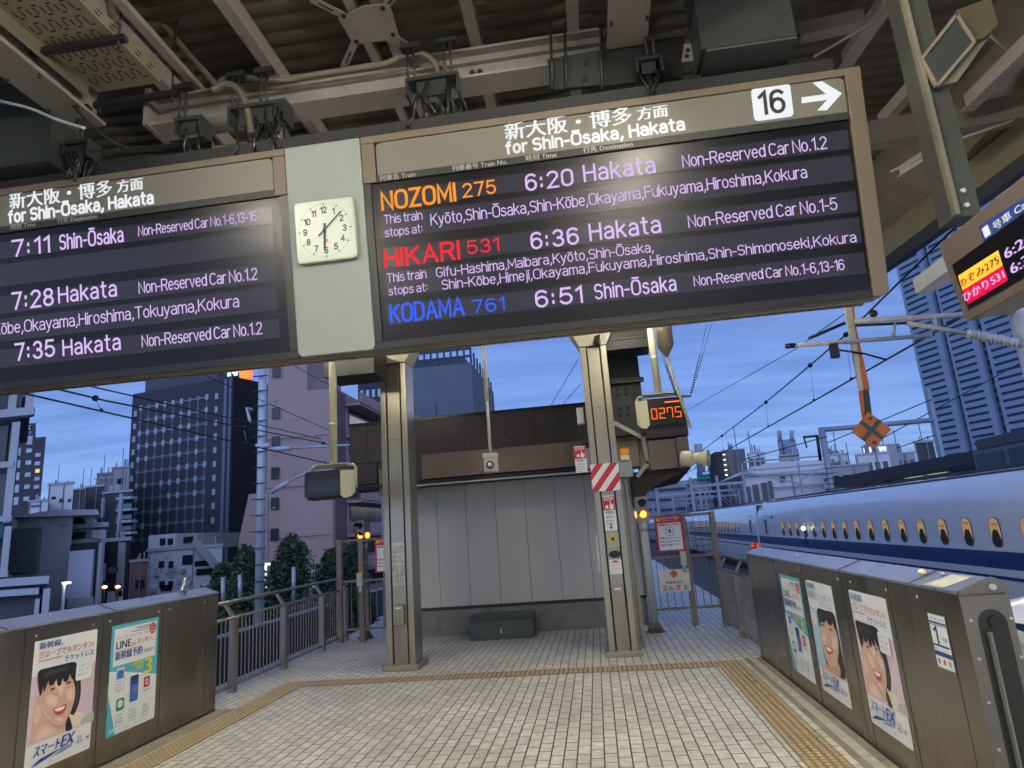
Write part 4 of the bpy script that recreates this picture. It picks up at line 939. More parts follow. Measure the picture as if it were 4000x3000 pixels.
# ================================================================== things hanging from the roof beyond the board
def number_display(cx, cz, Y, w, h, pole_x, lab, digits, side):
    """cream cased train number display on a pole; side=-1: end plate shows on the left"""
    t = thing('number_display', lab, 'number display', (cx, Y, cz), 'train number displays on poles')
    x0, x1, z0, z1 = cx-w/2, cx+w/2, cz-h/2, cz+h/2
    MB().tube([(pole_x, Y+.12, z1+.085), (pole_x, Y+.12, 5.0)], .052, 14).build('pole', CREAM, t)
    MB().tube([(pole_x, Y+.12, z1+.60), (pole_x, Y+.12, z1+.64)], .058, 14).build('pole_band', GALV, t)
    MB().tube([(x0+.02, Y+.12, z0+h*.35), (x0+.02, Y+.12, z1+.03), (x0+.05, Y+.12, z1+.065), (x1-.05, Y+.12, z1+.065), (x1-.02, Y+.12, z1+.03), (x1-.02, Y+.12, z0+h*.35)], .021, 8).build('bracket', CREAM, t)
    MB().box((x0+.10, Y+.03, z1+.078), (x1-.10, Y+.21, z1+.090)).build('mounting_plate', CREAM, t)
    ex = x0 if side < 0 else x1
    zz = [(Y-.05, z0+.06), (Y+.0, z0), (Y+.22, z0), (Y+.26, z0+.05), (Y+.26, z1-.03), (Y+.22, z1), (Y-.05, z1)]
    MB().prism(zz, 0, x0+.035, x1-.035).build('case', mat('case_black', (.02, .022, .02), .4, var=.05), t, .004)
    # angled side cheek shown to the viewer
    if side < 0: pts_ = [(x0-.02, Y-.04, z1-.02), (x0+.138, Y-.11, z1-.02), (x0+.138, Y-.11, z0+.03), (x0+.09, Y-.105, z0-.015), (x0+.02, Y-.075, z0+.005), (x0-.02, Y-.04, z0+.06)]
    else: pts_ = [(x1+.02, Y-.04, z1-.02), (x1-.138, Y-.11, z1-.02), (x1-.138, Y-.11, z0+.03), (x1-.09, Y-.105, z0-.015), (x1-.02, Y-.075, z0+.005), (x1+.02, Y-.04, z0+.06)]
    MB().slab(pts_, (0, 1, 0), .03).build('end_cheek', CREAM, t)
    pl_ = Plane((x0, Y-.075, z0), (1, 0, 0), (0, 0, 1), (0, -1, 0))
    MB().box((x0+.14 if side < 0 else x0+.03, Y-.0745, z0+.03), (x1-.03 if side < 0 else x1-.14, Y-.051, z1-.02)).build('hood', BLACK, t)
    u0, u1 = (.16, w-.07) if side < 0 else (.07, w-.16)
    b = MB(); pl_.box(b, u0, h*.24, u1, h*.68, -.0, .002); win = b.build('window', flat('display_glass', (.02, .025, .03), .3) if not digits else flat('display_dark', (.02, .012, .01), .3), t)
    if digits:
        segs = {'0': 'abcdef', '2': 'abged', '7': 'abcf', '5': 'afgcd'}; n = len(digits); dw = (u1-u0)/n
        for i, c in enumerate(digits):
            a0 = u0+i*dw+dw*.18; a1 = u0+(i+1)*dw-dw*.10; v0, v1 = h*.27, h*.64; vm = (v0+v1)/2; s_ = .011; mb = MB()
            for k in segs[c]:
                r = {'a': (a0, v1-s_, a1, v1), 'd': (a0, v0, a1, v0+s_), 'g': (a0, vm-s_/2, a1, vm+s_/2), 'f': (a0, vm+.004, a0+s_, v1), 'e': (a0, v0, a0+s_, vm-.004), 'b': (a1-s_, vm+.004, a1, v1), 'c': (a1-s_, v0, a1, vm-.004)}[k]
                pl_.box(mb, r[0], r[1], r[2], r[3], .003+.0002*ord(k)%7*.0001, .0042)
            mb.build('digit', LEDA, win)
        b = MB(); pl_.box(b, u0+(u1-u0)*.50, h*.80, u1-.01, h*.85, .0021, .004); b.build('bar_segment', LEDA, t)
    pl2 = Plane(pts_[3], (-1 if side > 0 else 1, 0, 0), (0, 0, 1), (0, -1, 0))
    return t
number_display(-3.34, 2.50, 8.0, .66, .36, -3.33, 'unlit cream cased train number display on a pole at the left', '', 1)
number_display(1.06, 3.20, 9.0, .66, .40, 1.06, 'cream cased train number display glowing orange 0275', '0275', -1)
t = thing('security_camera', 'white box camera on a long thin pole in front of the booth fascia', 'camera', (-1.3, 8.5, 2.6))
MB().tube([(-1.30, 8.5, 2.80), (-1.30, 8.5, 3.5)], .020, 10).tube([(-1.30, 8.5, 3.5), (-1.30, 8.5, 5.0)], .029, 10).build('pole', CREAMG, t)
MB().box((-1.385, 8.42, 2.535), (-1.215, 8.58, 2.715)).build('housing', CREAMG, t, .008); MB().box((-1.395, 8.41, 2.716), (-1.205, 8.59, 2.78)).build('cap', CREAMG, t, .005)
MB().tube([(-1.30, 8.42, 2.62), (-1.30, 8.405, 2.62)], .052, 18).build('lens_ring', BLACK, t); MB().sphere((-1.30, 8.405, 2.62), .032, 12, 8).build('lens', GALV, t)
wm = MB()
for a, b in (((1300+500, 1660), (1915, 1755)), ((1840, 1640), (1908, 1755)), ((2110, 1620), (1935, 1755)), ((2000, 1690), (1925, 1755))): wm.tube([at(a[0], a[1], Y=9.3), at(b[0], b[1], Y=8.5)], .004, 5)
wm.build('guy_wire', DKMET, t)
t = thing('horn_speaker', 'cream horn shaped loudspeaker hanging on a thin pole at the right', 'loudspeaker', (1.2, 8.0, 2.5))
pb = at(2697, 1670, Y=8.0); ptop = at(2606, 1395, Y=8.0)
MB().tube([pb, ptop], .018, 8).build('pole', CREAM, t)
MB().tube([ptop, ptop+Vector((0, 0, .05)), ptop+Vector((0, 0, .14)), ptop+Vector((0, 0, .45))], [.02, .045, .11, .11], 6).build('pole_socket', mat('socket_brown', (.16, .13, .09), .5, var=.1), t)
c0 = at(2680, 1790, Y=8.0); c1 = at(2760, 1790, Y=7.9); dd = (c1-c0).normalized()
MB().tube([c0-dd*.06, c0-dd*.05, c0+dd*.07, c0+dd*.10], [.05, .085, .09, .07], 16).build('driver', CREAM, t)
hn = MB(); hn.tube([c0+dd*.10, c0+dd*.16, c0+dd*.22, c0+dd*.27], [.06, .07, .085, .10], 16, caps=False); hn.build('horn', CREAM, t); MB().tube([c0+dd*.2, c0+dd*.205], .075, 14).build('horn_mouth', BLACK, t)
# chains to the small cross bar
t = thing('chain_bar', 'thin cross bar hung on two pairs of chains beside the horn pole', 'cross bar', (1.0, 8, 3.4))
MB().bar(at(2645, 1548, Y=8.3), at(2700, 1548, Y=8.3), .02, .03).build('bar', mat('bar_brown', (.10, .08, .07), .6), t)
for a, b in (((2572, 1330), (2645, 1545)), ((2565, 1330), (2640, 1545)), ((2762, 1265), (2697, 1540)), ((2780, 1265), (2700, 1540))):
    cb = MB(); p, q = at(*a, Y=8.3), at(*b, Y=8.3); cb.tube([p, q], .003, 5)
    for k in range(16): cb.sphere(p+(q-p)*(.45+.035*k), .010, 6, 4)
    cb.build('chain', DKMET, t)
# diamond sign on an orange and white post
t = thing('diamond_sign', 'orange diamond sign with a grey cross on a slanting white and orange post', 'sign', (3.7, 9, 2.7))
DP = Plane((3.5, 9.0, 2.4), (1, 0, 0), (0, 0, 1), (0, -1, 0))
dc = DP.poly_px([(3392, 1608), (3483, 1676), (3416, 1752), (3328, 1686)], 0)
MB().slab(dc, (0, 1, 0), .02).build('plate', mat('diamond_orange', (.55, .15, .02), .5, var=.12), t)
mb = MB(); cen = sum((Vector(p) for p in dc), Vector())/4
for i, j in ((0, 1), (1, 2)):
    a = (dc[i]+dc[j])/2; b = (dc[(i+2) % 4]+dc[(j+2) % 4])/2; mb.bar(Vector(a)+Vector((0, -.004-.002*i, 0)), Vector(b)+Vector((0, -.004-.002*i, 0)), .055, .004, (0, 1, 0))
mb.build('cross', mat('cross_grey', (.06, .065, .05), .5), t)
b = MB()
for x_, y_ in ((3399, 1634), (3416, 1728)): q = at(x_, y_, Y=8.99); b.tube([q, q+Vector((0, -.006, 0))], .022, 12)
b.build('hole', BLACK, t)
for a, b_, c_, d_, m_ in (((3303, 1200), (3340, 1195), (3352, 1300), (3318, 1305), CREAM), ((3318, 1306), (3345, 1303), (3375, 1520), (3358, 1523), CREAM), ((3346, 1264), (3346, 1263), (3388, 1520), (3376, 1523), CREAM)):
    pass
def quad_px(pts, Y, th): return MB().slab([at(x, y, Y=Y) for x, y in pts], (0, 1, 0), th)
quad_px([(3300, 1190), (3326, 1188), (3372, 1523), (3358, 1526)], 9.03, .05).build('post_white', CREAM, t)
quad_px([(3326, 1188), (3336, 1187), (3342, 1264), (3398, 1518), (3372, 1523)], 9.03, .05).build('post_orange', mat('post_orange', (.50, .12, .02), .5, var=.1), t)
quad_px([(3372, 1524), (3394, 1520), (3406, 1618), (3380, 1640)], 9.03, .05).build('post_dark', mat('post_dark', (.03, .035, .02), .5, var=.1), t)
quad_px([(3358, 1527), (3371, 1525), (3380, 1640), (3372, 1632)], 9.03, .05).build('post_orange', mat('post_orange', (.36, .10, .02), .5), t)

# ================================================================== PLATFORM GATES
def gate(side, y0, y1, seams, tseams, lab, end_slot):
    """side=+1: right hand gate (front face X=1.88 looking at -X); side=-1: left hand gate (front face X=-4.48)"""
    xf = 1.88 if side > 0 else -4.48; s_ = side; wd = .24 if side > 0 else .30
    zf = 1.255 if side > 0 else 1.285
    t = thing('platform_gate', lab, 'platform gate', (xf+s_*.12, (y0+y1)/2, 0), 'stainless platform gates')
    MB().box((min(xf, xf+s_*wd), y0, .02), (max(xf, xf+s_*wd), y1, zf-.006)).build('body', GATE, t, .004)
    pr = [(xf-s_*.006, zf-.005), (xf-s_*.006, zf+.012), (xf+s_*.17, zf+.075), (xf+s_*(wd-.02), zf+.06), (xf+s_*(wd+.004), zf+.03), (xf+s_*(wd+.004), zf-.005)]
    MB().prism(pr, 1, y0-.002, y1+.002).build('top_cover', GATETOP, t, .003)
    b = MB()
    for y in seams:
        b = MB().box((min(xf-s_*.0015, xf-s_*.0005), y-.004, .03), (max(xf-s_*.0015, xf-s_*.0005), y+.004, zf-.01)); b.build('panel_seam', SEAM, t)
    for y in tseams:
        MB().slab([(xf-s_*.008, y-.004, zf+.010), (xf-s_*.008, y+.004, zf+.010), (xf+s_*.168, y+.004, zf+.0735), (xf+s_*.168, y-.004, zf+.0735)], (0, 0, 1), .005).build('cover_seam', SEAM, t)
    MB().box((min(xf-s_*.004, xf), y0, .0), (max(xf-s_*.004, xf)+.0, y1, .03)).build('kick_strip', SEAM, t)
    return t, xf, zf
SEAMR = [4.05, 4.74, 5.47, 5.60, 6.62, 7.55, 8.75]; SEAML = [3.3, 4.80, 5.62, 6.45, 7.22]
gr, xr, zr = gate(1, 3.87, 8.87, SEAMR, [5.6, 4.4], 'right hand stainless platform gate with three posters and a car number label', True)
gl, xl, zl = gate(-1, -1.0, 7.44, SEAML, [4.62, 5.75], 'left hand stainless platform gate with two posters', False)
# knobs on the covers and screws on the faces
for (x, y, z, r, par, m_) in ((1.97, 4.42, 1.325, .028, gr, flat('knob_cream', (.7, .62, .42), .3)), (2.0, 4.24, 1.325, .016, gr, GALV), (1.95, 6.9, 1.315, .012, gr, GALV), (-4.6, 5.15, 1.345, .014, gl, GALV)):
    MB().sphere((x, y, z), r, 12, 8, (1, 1, .7)).build('knob', m_, par)
for y in (4.78, 5.40, 5.66, 6.70, 7.50, 8.6, 4.35): MB().sphere((1.879, y, 1.19), .011, 8, 4, (.4, 1, 1)).build('lock_cap', GALV, gr)
for y in (4.9, 5.5, 5.7, 6.38, 6.55, 7.18): MB().sphere((-4.479, y, 1.21), .011, 8, 4, (.4, 1, 1)).build('lock_cap', GALV, gl)
MB().box((-4.60, 6.90, 1.352), (-4.56, 7.0, 1.50), Matrix.Rotation(math.radians(-20), 3, 'X')).build('fin', GATETOP, gl, .01)
# end face with the slot of the sliding leaf
EP = Plane((1.88, 3.866, 0), (1, 0, 0), (0, 0, 1), (0, -1, 0))
b = MB(); b.slab([EP.P(.0, .02), EP.P(.244, .02), EP.P(.244, 1.24), EP.P(0, 1.24)], EP.n, .006); ef = b.build('end_face', mat('end_steel', (.16, .155, .15), .38, .6, var=.06), gr)
b = MB(); b.slab([EP.P(-.006, 1.25), EP.P(.244, 1.25), EP.P(.244, 1.285), EP.P(.22, 1.315), EP.P(.17, 1.335), EP.P(-.006, 1.27)], EP.n, .02); b.build('end_cap', mat('end_cap_steel', (.14, .135, .13), .35, .6, var=.06), gr, .004)
uc, ur = .135, .072; pts_ = [(uc-ur, .04), (uc+ur, .04)]+[(uc+ur*math.cos(math.radians(a)), 1.10+ur*math.sin(math.radians(a))) for a in range(0, 181, 20)]
MB().slab([EP.P(u, v, .0065) for u, v in pts_], EP.n, .002).build('slot', BLACK, gr)
pts_ = [(uc-ur*.55, .04), (uc-ur*.40, .04)]+[(uc-ur*.40, 1.06), (uc-ur*.55, 1.06)]
MB().slab([EP.P(u, v, .009) for u, v in pts_], EP.n, .03).build('rubber_edge', mat('rubber_edge', (.13, .15, .14), .4, var=.05), gr)
MB().tube([EP.P(uc+.01, 1.105, .009), EP.P(uc+.01, 1.105, .022)], .034, 14).build('roller', DKMET, gr)
MB().tube([EP.P(.16, 1.285, .02), EP.P(.16, 1.285, .04)], .016, 12).build('end_lock', GALV, gr)
for u, v in ((.03, 1.12), (.23, 1.12), (.03, .93), (.235, .93), (.03, .72), (.03, .50), (.235, .7)): MB().tube([EP.P(u, v, .006), EP.P(u, v, .011)], .008, 10).build('screw', GALV, gr)
MB().add([(1.885, 4.02, zr+.0175), (1.885, 4.24, zr+.0175), (2.03, 4.19, zr+.068), (2.03, 3.99, zr+.068)], [(0, 1, 2, 3)]).build('cover_sticker', mat('sticker_cream', (.62, .60, .50), .5, var=.15, scale=30), gr)

# ------------------------------------------------------------------ posters: flat sheets on the gates
SKIN = flat('poster_skin', (.66, .42, .30), .4); SKIN2 = flat('poster_skin_blush', (.60, .30, .24), .4); HAIR = mat('poster_hair', (.030, .024, .030), .45, var=.5, scale=14)
PINK = flat('poster_pink', (.66, .50, .58), .45); SKYB = flat('poster_light_blue', (.36, .58, .70), .45); PWH = flat('poster_white', (.74, .76, .75), .35)
DBLUE = flat('poster_dark_blue', (.015, .06, .33), .4); PRED = flat('poster_red_text', (.52, .10, .16), .4); LIP = flat('poster_lip', (.52, .07, .08), .4); CLOTH = flat('poster_cloth', (.72, .68, .55), .5)
TEALC = flat('poster_turquoise', (.08, .42, .52), .4); PYEL = flat('poster_yellow', (.72, .66, .02), .4); PGRN = flat('poster_green', (.02, .25, .09), .4); PRD = flat('poster_bright_red', (.60, .03, .04), .4); PGREY = flat('poster_grey', (.45, .48, .50), .5); PBL = flat('poster_phone_blue', (.04, .17, .50), .35)
QUIET = flat('small_print', (.30, .32, .34), .5)
class Sheet:
    def __init__(s, pl_, u, v, w, h, root): s.p, s.u, s.v, s.w, s.h, s.r, s.k = pl_, u, v, w, h, root, 0
    def poly(s, pts, mt, name, par=None, lvl=None):
        s.k += 1; l = .0035+.00015*s.k
        return MB().add([s.p.P(s.u+a*s.w, s.v+b*s.h, l) for a, b in pts], [tuple(range(len(pts)))]).build(name, mt, par or s.r)
    def rrect(s, a0, b0, a1, b1, r, mt, name, par=None):
        asp = s.w/s.h; out = []
        for cx, cy, st in ((a1-r, b1-r*asp, 0), (a0+r, b1-r*asp, 90), (a0+r, b0+r*asp, 180), (a1-r, b0+r*asp, 270)):
            for k in range(4):
                t_ = math.radians(st+30*k); out.append((cx+r*math.cos(t_), cy+r*asp*math.sin(t_)))
        return s.poly(out, mt, name, par)
    def ell(s, a, b, ra, rb, mt, name, par=None, rot=0., n=16, a0=0, a1=360):
        c_, s_ = math.cos(math.radians(rot)), math.sin(math.radians(rot)); out = []; asp = s.h/s.w
        for k in range(n if a1-a0 >= 360 else n+1):
            t_ = math.radians(a0+(a1-a0)*k/n); x, y = ra*math.cos(t_), rb*math.sin(t_)
            out.append((a+x*c_-y*s_*asp, b+x*s_/asp+y*c_))
        return s.poly(out, mt, name, par)
    def text(s, body, a, b, w, cap, mt, par=None, bold=.0, shear=0., name='lettering'):
        s.k += 1
        return s.p.text(body, mt, par or s.r, s.u+a*s.w, s.v+b*s.h, .0035+.00015*s.k, width=w*s.w, cap=cap*s.h, bold=bold, lift=0, shear=shear, name=name)
GLP = Plane((-4.48, 0, 0), (0, 1, 0), (0, 0, 1), (1, 0, 0))
GRP = Plane((1.88, 0, 0), (0, -1, 0), (0, 0, 1), (-1, 0, 0))
def smooth(P, k=3):
    """closed curve through the outline points"""
    out = []; n = len(P)
    for i in range(n):
        p0, p1, p2, p3 = P[i-1], P[i], P[(i+1) % n], P[(i+2) % n]
        for j in range(k):
            t_ = j/k
            out.append(tuple(.5*((2*p1[c])+(p2[c]-p0[c])*t_+(2*p0[c]-5*p1[c]+4*p2[c]-p3[c])*t_*t_+(3*p1[c]-p0[c]-3*p2[c]+p3[c])*t_**3) for c in (0, 1)))
    return out
SK = flat('poster_skin', (.70, .47, .36), .4); SKS = flat('poster_skin_shade', (.56, .33, .24), .4); SKL = flat('poster_skin_light', (.745, .525, .415), .4); SKM = flat('poster_skin_mid', (.65, .415, .31), .4)
HR = flat('poster_hair_black', (.022, .018, .022), .4); HL = flat('poster_hair_sheen', (.060, .050, .060), .4); BLU = flat('poster_blouse', (.74, .66, .48), .5); BLS = flat('poster_blouse_grey', (.45, .46, .42), .5)
TTH = flat('poster_teeth', (.82, .80, .76), .4); EYE = flat('poster_eye_dark', (.035, .02, .018), .4)
def trace(conv, L_):
    out = []
    for nm, m_, pts_ in L_:
        if nm.endswith('_light') and nm != 'eye_light':
            cx, cy = sum(p[0] for p in pts_)/len(pts_), sum(p[1] for p in pts_)/len(pts_)
            for k in range(5):
                f = 1.15-.19*k; w_ = (k+1)/5; c_ = tuple(a*(1-w_)+b*w_ for a, b in zip((.70, .47, .36), (.80, .60, .50)))
                out.append((nm, flat('poster_skin_tone_%s' % 'abcde'[k], c_, .4), [conv(cx+(x-cx)*f, cy+(y-cy)*f) for x, y in pts_]))
        else: out.append((nm, m_, [conv(x, y) for x, y in pts_]))
    return out
def conv_a(x, y):
    u, v = GLP.hit(80+x*.3617, 2400+y*.3617); return ((u-4.89)/.66, (v-.20)/.965)
def conv_b(x, y):
    u, v = GRP.hit(3000+x*.4702, 2200+y*.4702); return ((u+6.52)/.67, (v-.175)/.945)
def eye_set(cx, cy, k=1., r=-.40):
    f = lambda pts_: [(cx+(a*math.cos(r)-b*math.sin(r))*k, cy+(a*math.sin(r)+b*math.cos(r))*k) for a, b in pts_]
    return [('eye_shadow', SKM, f([(-46, 2), (-20, -20), (20, -22), (46, -4), (25, 14), (-20, 16)])), ('eye', EYE, f([(-34, 5), (-16, -10), (12, -12), (34, 0), (14, 9), (-14, 11)])), ('eye_light', TTH, f([(-26, 4), (-18, -3), (-14, 5)])), ('eye_light', TTH, f([(17, 3), (21, -4), (28, 1)])), ('brow', SKS, f([(-42, -36), (0, -48), (44, -40), (44, -35), (0, -42), (-40, -31)]))]
PORTRAIT = {'pink': {'layers': trace(conv_a, [
    ('blouse', BLU, [(500, 1090), (560, 1050), (640, 1055), (700, 1090), (790, 1060), (784, 1143), (660, 1192), (520, 1240), (480, 1200)]),
    ('blouse_shade', BLS, [(640, 1190), (660, 1120), (720, 1080), (786, 1035), (783, 1142)]),
    ('hair_back', HR, [(300, 640), (440, 545), (588, 515), (618, 600), (643, 700), (648, 800), (640, 900), (612, 1000), (570, 1085), (528, 1075), (500, 1120), (440, 1000)]),
    ('hair_sheen', HL, [(600, 640), (622, 740), (624, 860), (600, 960), (575, 1040), (590, 900), (600, 780)]),
    ('shoulder', SK, [(102, 1398), (106, 1280), (120, 1150), (135, 1030), (160, 950), (200, 960), (240, 1050), (300, 1130), (380, 1190), (470, 1160), (492, 1215), (440, 1265), (300, 1320), (180, 1372)]),
    ('shoulder_light', SKL, [(150, 1370), (190, 1270), (260, 1210), (330, 1220), (370, 1270), (300, 1312), (200, 1355)]),
    ('hand', SKL, [(135, 1150), (145, 1040), (168, 965), (196, 985), (215, 1050), (200, 1120), (165, 1180)]),
    ('neck_shade', SKS, [(300, 1135), (380, 1192), (460, 1180), (500, 1110), (512, 1160), (478, 1225), (400, 1235), (330, 1190)]),
    ('strap', HR, [(492, 1130), (515, 1095), (545, 1180), (552, 1235), (482, 1258)]),
    ('ear', SKM, [(160, 905), (178, 880), (200, 900), (216, 960), (205, 985), (178, 970)]),
    ('face', SK, [(190, 830), (205, 900), (228, 975), (255, 1040), (290, 1090), (335, 1140), (390, 1178), (440, 1188), (482, 1155), (508, 1100), (540, 1040), (565, 960), (582, 880), (584, 790), (572, 720), (530, 650), (440, 630), (320, 660), (230, 730)]),
    ('jaw_shade', SKM, [(228, 975), (255, 1040), (290, 1090), (335, 1140), (390, 1178), (440, 1188), (482, 1155), (508, 1100), (480, 1120), (430, 1150), (370, 1130), (310, 1080), (262, 1010)]),
    ('cheek_light', SKL, [(270, 900), (330, 870), (385, 900), (390, 960), (340, 1000), (285, 975)]),
    ('cheek_light', SKL, [(490, 820), (540, 800), (568, 840), (558, 910), (515, 930), (488, 880)]),
    ('forehead_light', SKL, [(360, 740), (430, 720), (470, 760), (450, 850), (420, 870), (390, 820)]),
    ('chin_light', SKL, [(370, 1120), (430, 1110), (455, 1135), (430, 1160), (390, 1155)]),
    ('nose_shade', SKM, [(448, 800), (466, 870), (478, 915), (462, 935), (425, 940), (418, 925), (445, 915), (448, 860)]),
    ('lips', LIP, [(340, 1022), (385, 1005), (430, 995), (485, 965), (478, 1020), (445, 1070), (400, 1088), (362, 1070)]),
    ('teeth', TTH, [(352, 1024), (400, 1008), (445, 996), (474, 982), (462, 1012), (430, 1035), (390, 1048), (362, 1042)]),
    ('smile_line', SKM, [(320, 960), (330, 1000), (336, 1040), (330, 1040), (318, 1000)])]
    + eye_set(335, 808) + eye_set(508, 738, .95) + [
    ('fringe', HR, [(186, 612), (300, 575), (440, 540), (560, 520), (610, 620), (590, 740), (578, 790), (560, 715), (535, 685), (520, 640), (505, 700), (470, 735), (440, 690), (425, 760), (390, 770), (375, 700), (345, 755), (300, 765), (290, 715), (262, 790), (240, 845), (232, 780), (208, 880), (188, 830), (178, 720)]),
    ('fringe_sheen', HL, [(240, 640), (330, 610), (430, 590), (520, 575), (440, 610), (330, 640), (250, 690)])])},
 'blue': {'layers': trace(conv_b, [
    ('shoulder', SKM, [(455, 850), (490, 840), (560, 900), (640, 900), (655, 985), (580, 945), (520, 905), (452, 880)]),
    ('hair_back', HR, [(418, 378), (480, 395), (545, 415), (575, 520), (600, 650), (625, 790), (648, 900), (645, 965), (600, 950), (560, 930), (520, 905), (490, 830), (465, 740), (440, 600), (424, 480)]),
    ('neck', SKS, [(500, 820), (560, 800), (600, 860), (605, 950), (560, 930), (520, 905)]),
    ('face', SK, [(432, 500), (438, 580), (455, 680), (478, 770), (505, 830), (540, 860), (568, 850), (586, 780), (590, 690), (582, 610), (560, 520), (510, 470), (455, 460)]),
    ('cheek_light', SKL, [(450, 590), (478, 590), (490, 640), (480, 680), (458, 650)]), ('cheek_light', SKL, [(540, 620), (570, 620), (578, 680), (560, 720), (540, 690)]),
    ('nose_shade', SKM, [(500, 560), (506, 620), (514, 650), (496, 652), (482, 640), (500, 636)]),
    ('lips', LIP, [(478, 678), (505, 690), (545, 718), (538, 750), (510, 755), (490, 725)]), ('teeth', TTH, [(486, 688), (508, 698), (536, 720), (528, 738), (506, 728), (492, 708)])]
    + eye_set(462, 515, .62, .25) + eye_set(528, 552, .62, .35) + [
    ('fringe', HR, [(416, 376), (480, 392), (546, 412), (566, 490), (590, 620), (572, 560), (555, 530), (545, 490), (530, 520), (505, 500), (490, 470), (470, 500), (448, 480), (436, 530), (426, 470)]),
    ('fringe_sheen', HL, [(440, 410), (490, 425), (540, 450), (490, 445)])])}}
def portrait_poster(pl_, u, v, w, h, lab, var):
    t = thing('poster', lab, 'poster', tuple(pl_.P(u+w/2, v, .004)), 'advertising posters on the platform gates')
    b = MB(); pl_.rrect(b, u, v, u+w, v+h, .0018, .0035, .012, 3); b.build('sheet', PWH, t)
    s = Sheet(pl_, u, v, w, h, t)
    if var == 'pink': s.poly([(0, .21), (1, .21), (1, .72), (0, .73)], PINK, 'photo_background')
    else: s.poly([(0, .21), (1, .21), (1, .56), (.22, .74), (0, .76)], SKYB, 'photo_background')
    ph = s.r
    D = PORTRAIT[var]
    for nm, mt_, pts_ in D['layers']:
        s.poly(smooth([(q_[0], q_[1]) for q_ in pts_], 3) if nm not in ('teeth', 'blouse', 'blouse_shade') else pts_, mt_, nm)
    if var == 'pink':
        s.rrect(.66, .60, .93, .745, .03, PWH, 'speech_bubble')
        for i in range(3): s.text(('人が増えても', '全員分一緒に', '発車できる！')[i], .70, .71-.037*i, .17+.02*(i == 1), .014, QUIET)
        line2, c2, a2 = 'グループでもカンタン♪', PRED, .06
    else:
        s.rrect(.02, .60, .24, .73, .03, PWH, 'speech_bubble')
        for i in range(3): s.text(('窓口に', '並ばずに', '乗れるから')[i], .05, .70-.035*i, .13+.015*i, .014, QUIET)
        line2, c2, a2 = '出来るカンタン♪', flat('poster_pale_blue_text', (.12, .28, .55), .4), .06
    s.text('新幹線、', .06, .93, .36, .048, DBLUE, bold=.0012)
    s.text(line2, a2, .855, .88, .050, c2, bold=.0010, shear=.15)
    s.poly([(.06, .842), (.42, .842), (.42, .836), (.06, .836)], c2, 'underline')
    s.text('チケットレス', .46, .785, .48, .046, DBLUE if var == 'pink' else QUIET, bold=.0010)
    s.text('スマート', .10, .105, .38, .080, DBLUE, bold=.0030, shear=.25)
    s.text('EX', .50, .110, .22, .088, DBLUE, bold=.0040, shear=.25)
    s.poly([(.06, .04), (.20, .085), (.45, .100), (.68, .105), (.68, .100), (.45, .090), (.26, .062)], DBLUE, 'swoosh')
    s.poly([(.33, .062), (.50, .082), (.68, .090), (.68, .085), (.52, .072)], DBLUE, 'swoosh')
    s.text('EX', .76, .115, .08, .026, DBLUE, shear=.2); s.ell(.80, .095, .05, .012, DBLUE, 'ring'); s.ell(.80, .095, .035, .007, PWH, 'ring_inner')
    s.text('JR', .90, .095, .06, .022, INK, bold=.001)
    s.text('詳しくは スマートEX で検索', .34, .030, .34, .009, QUIET)
    return t
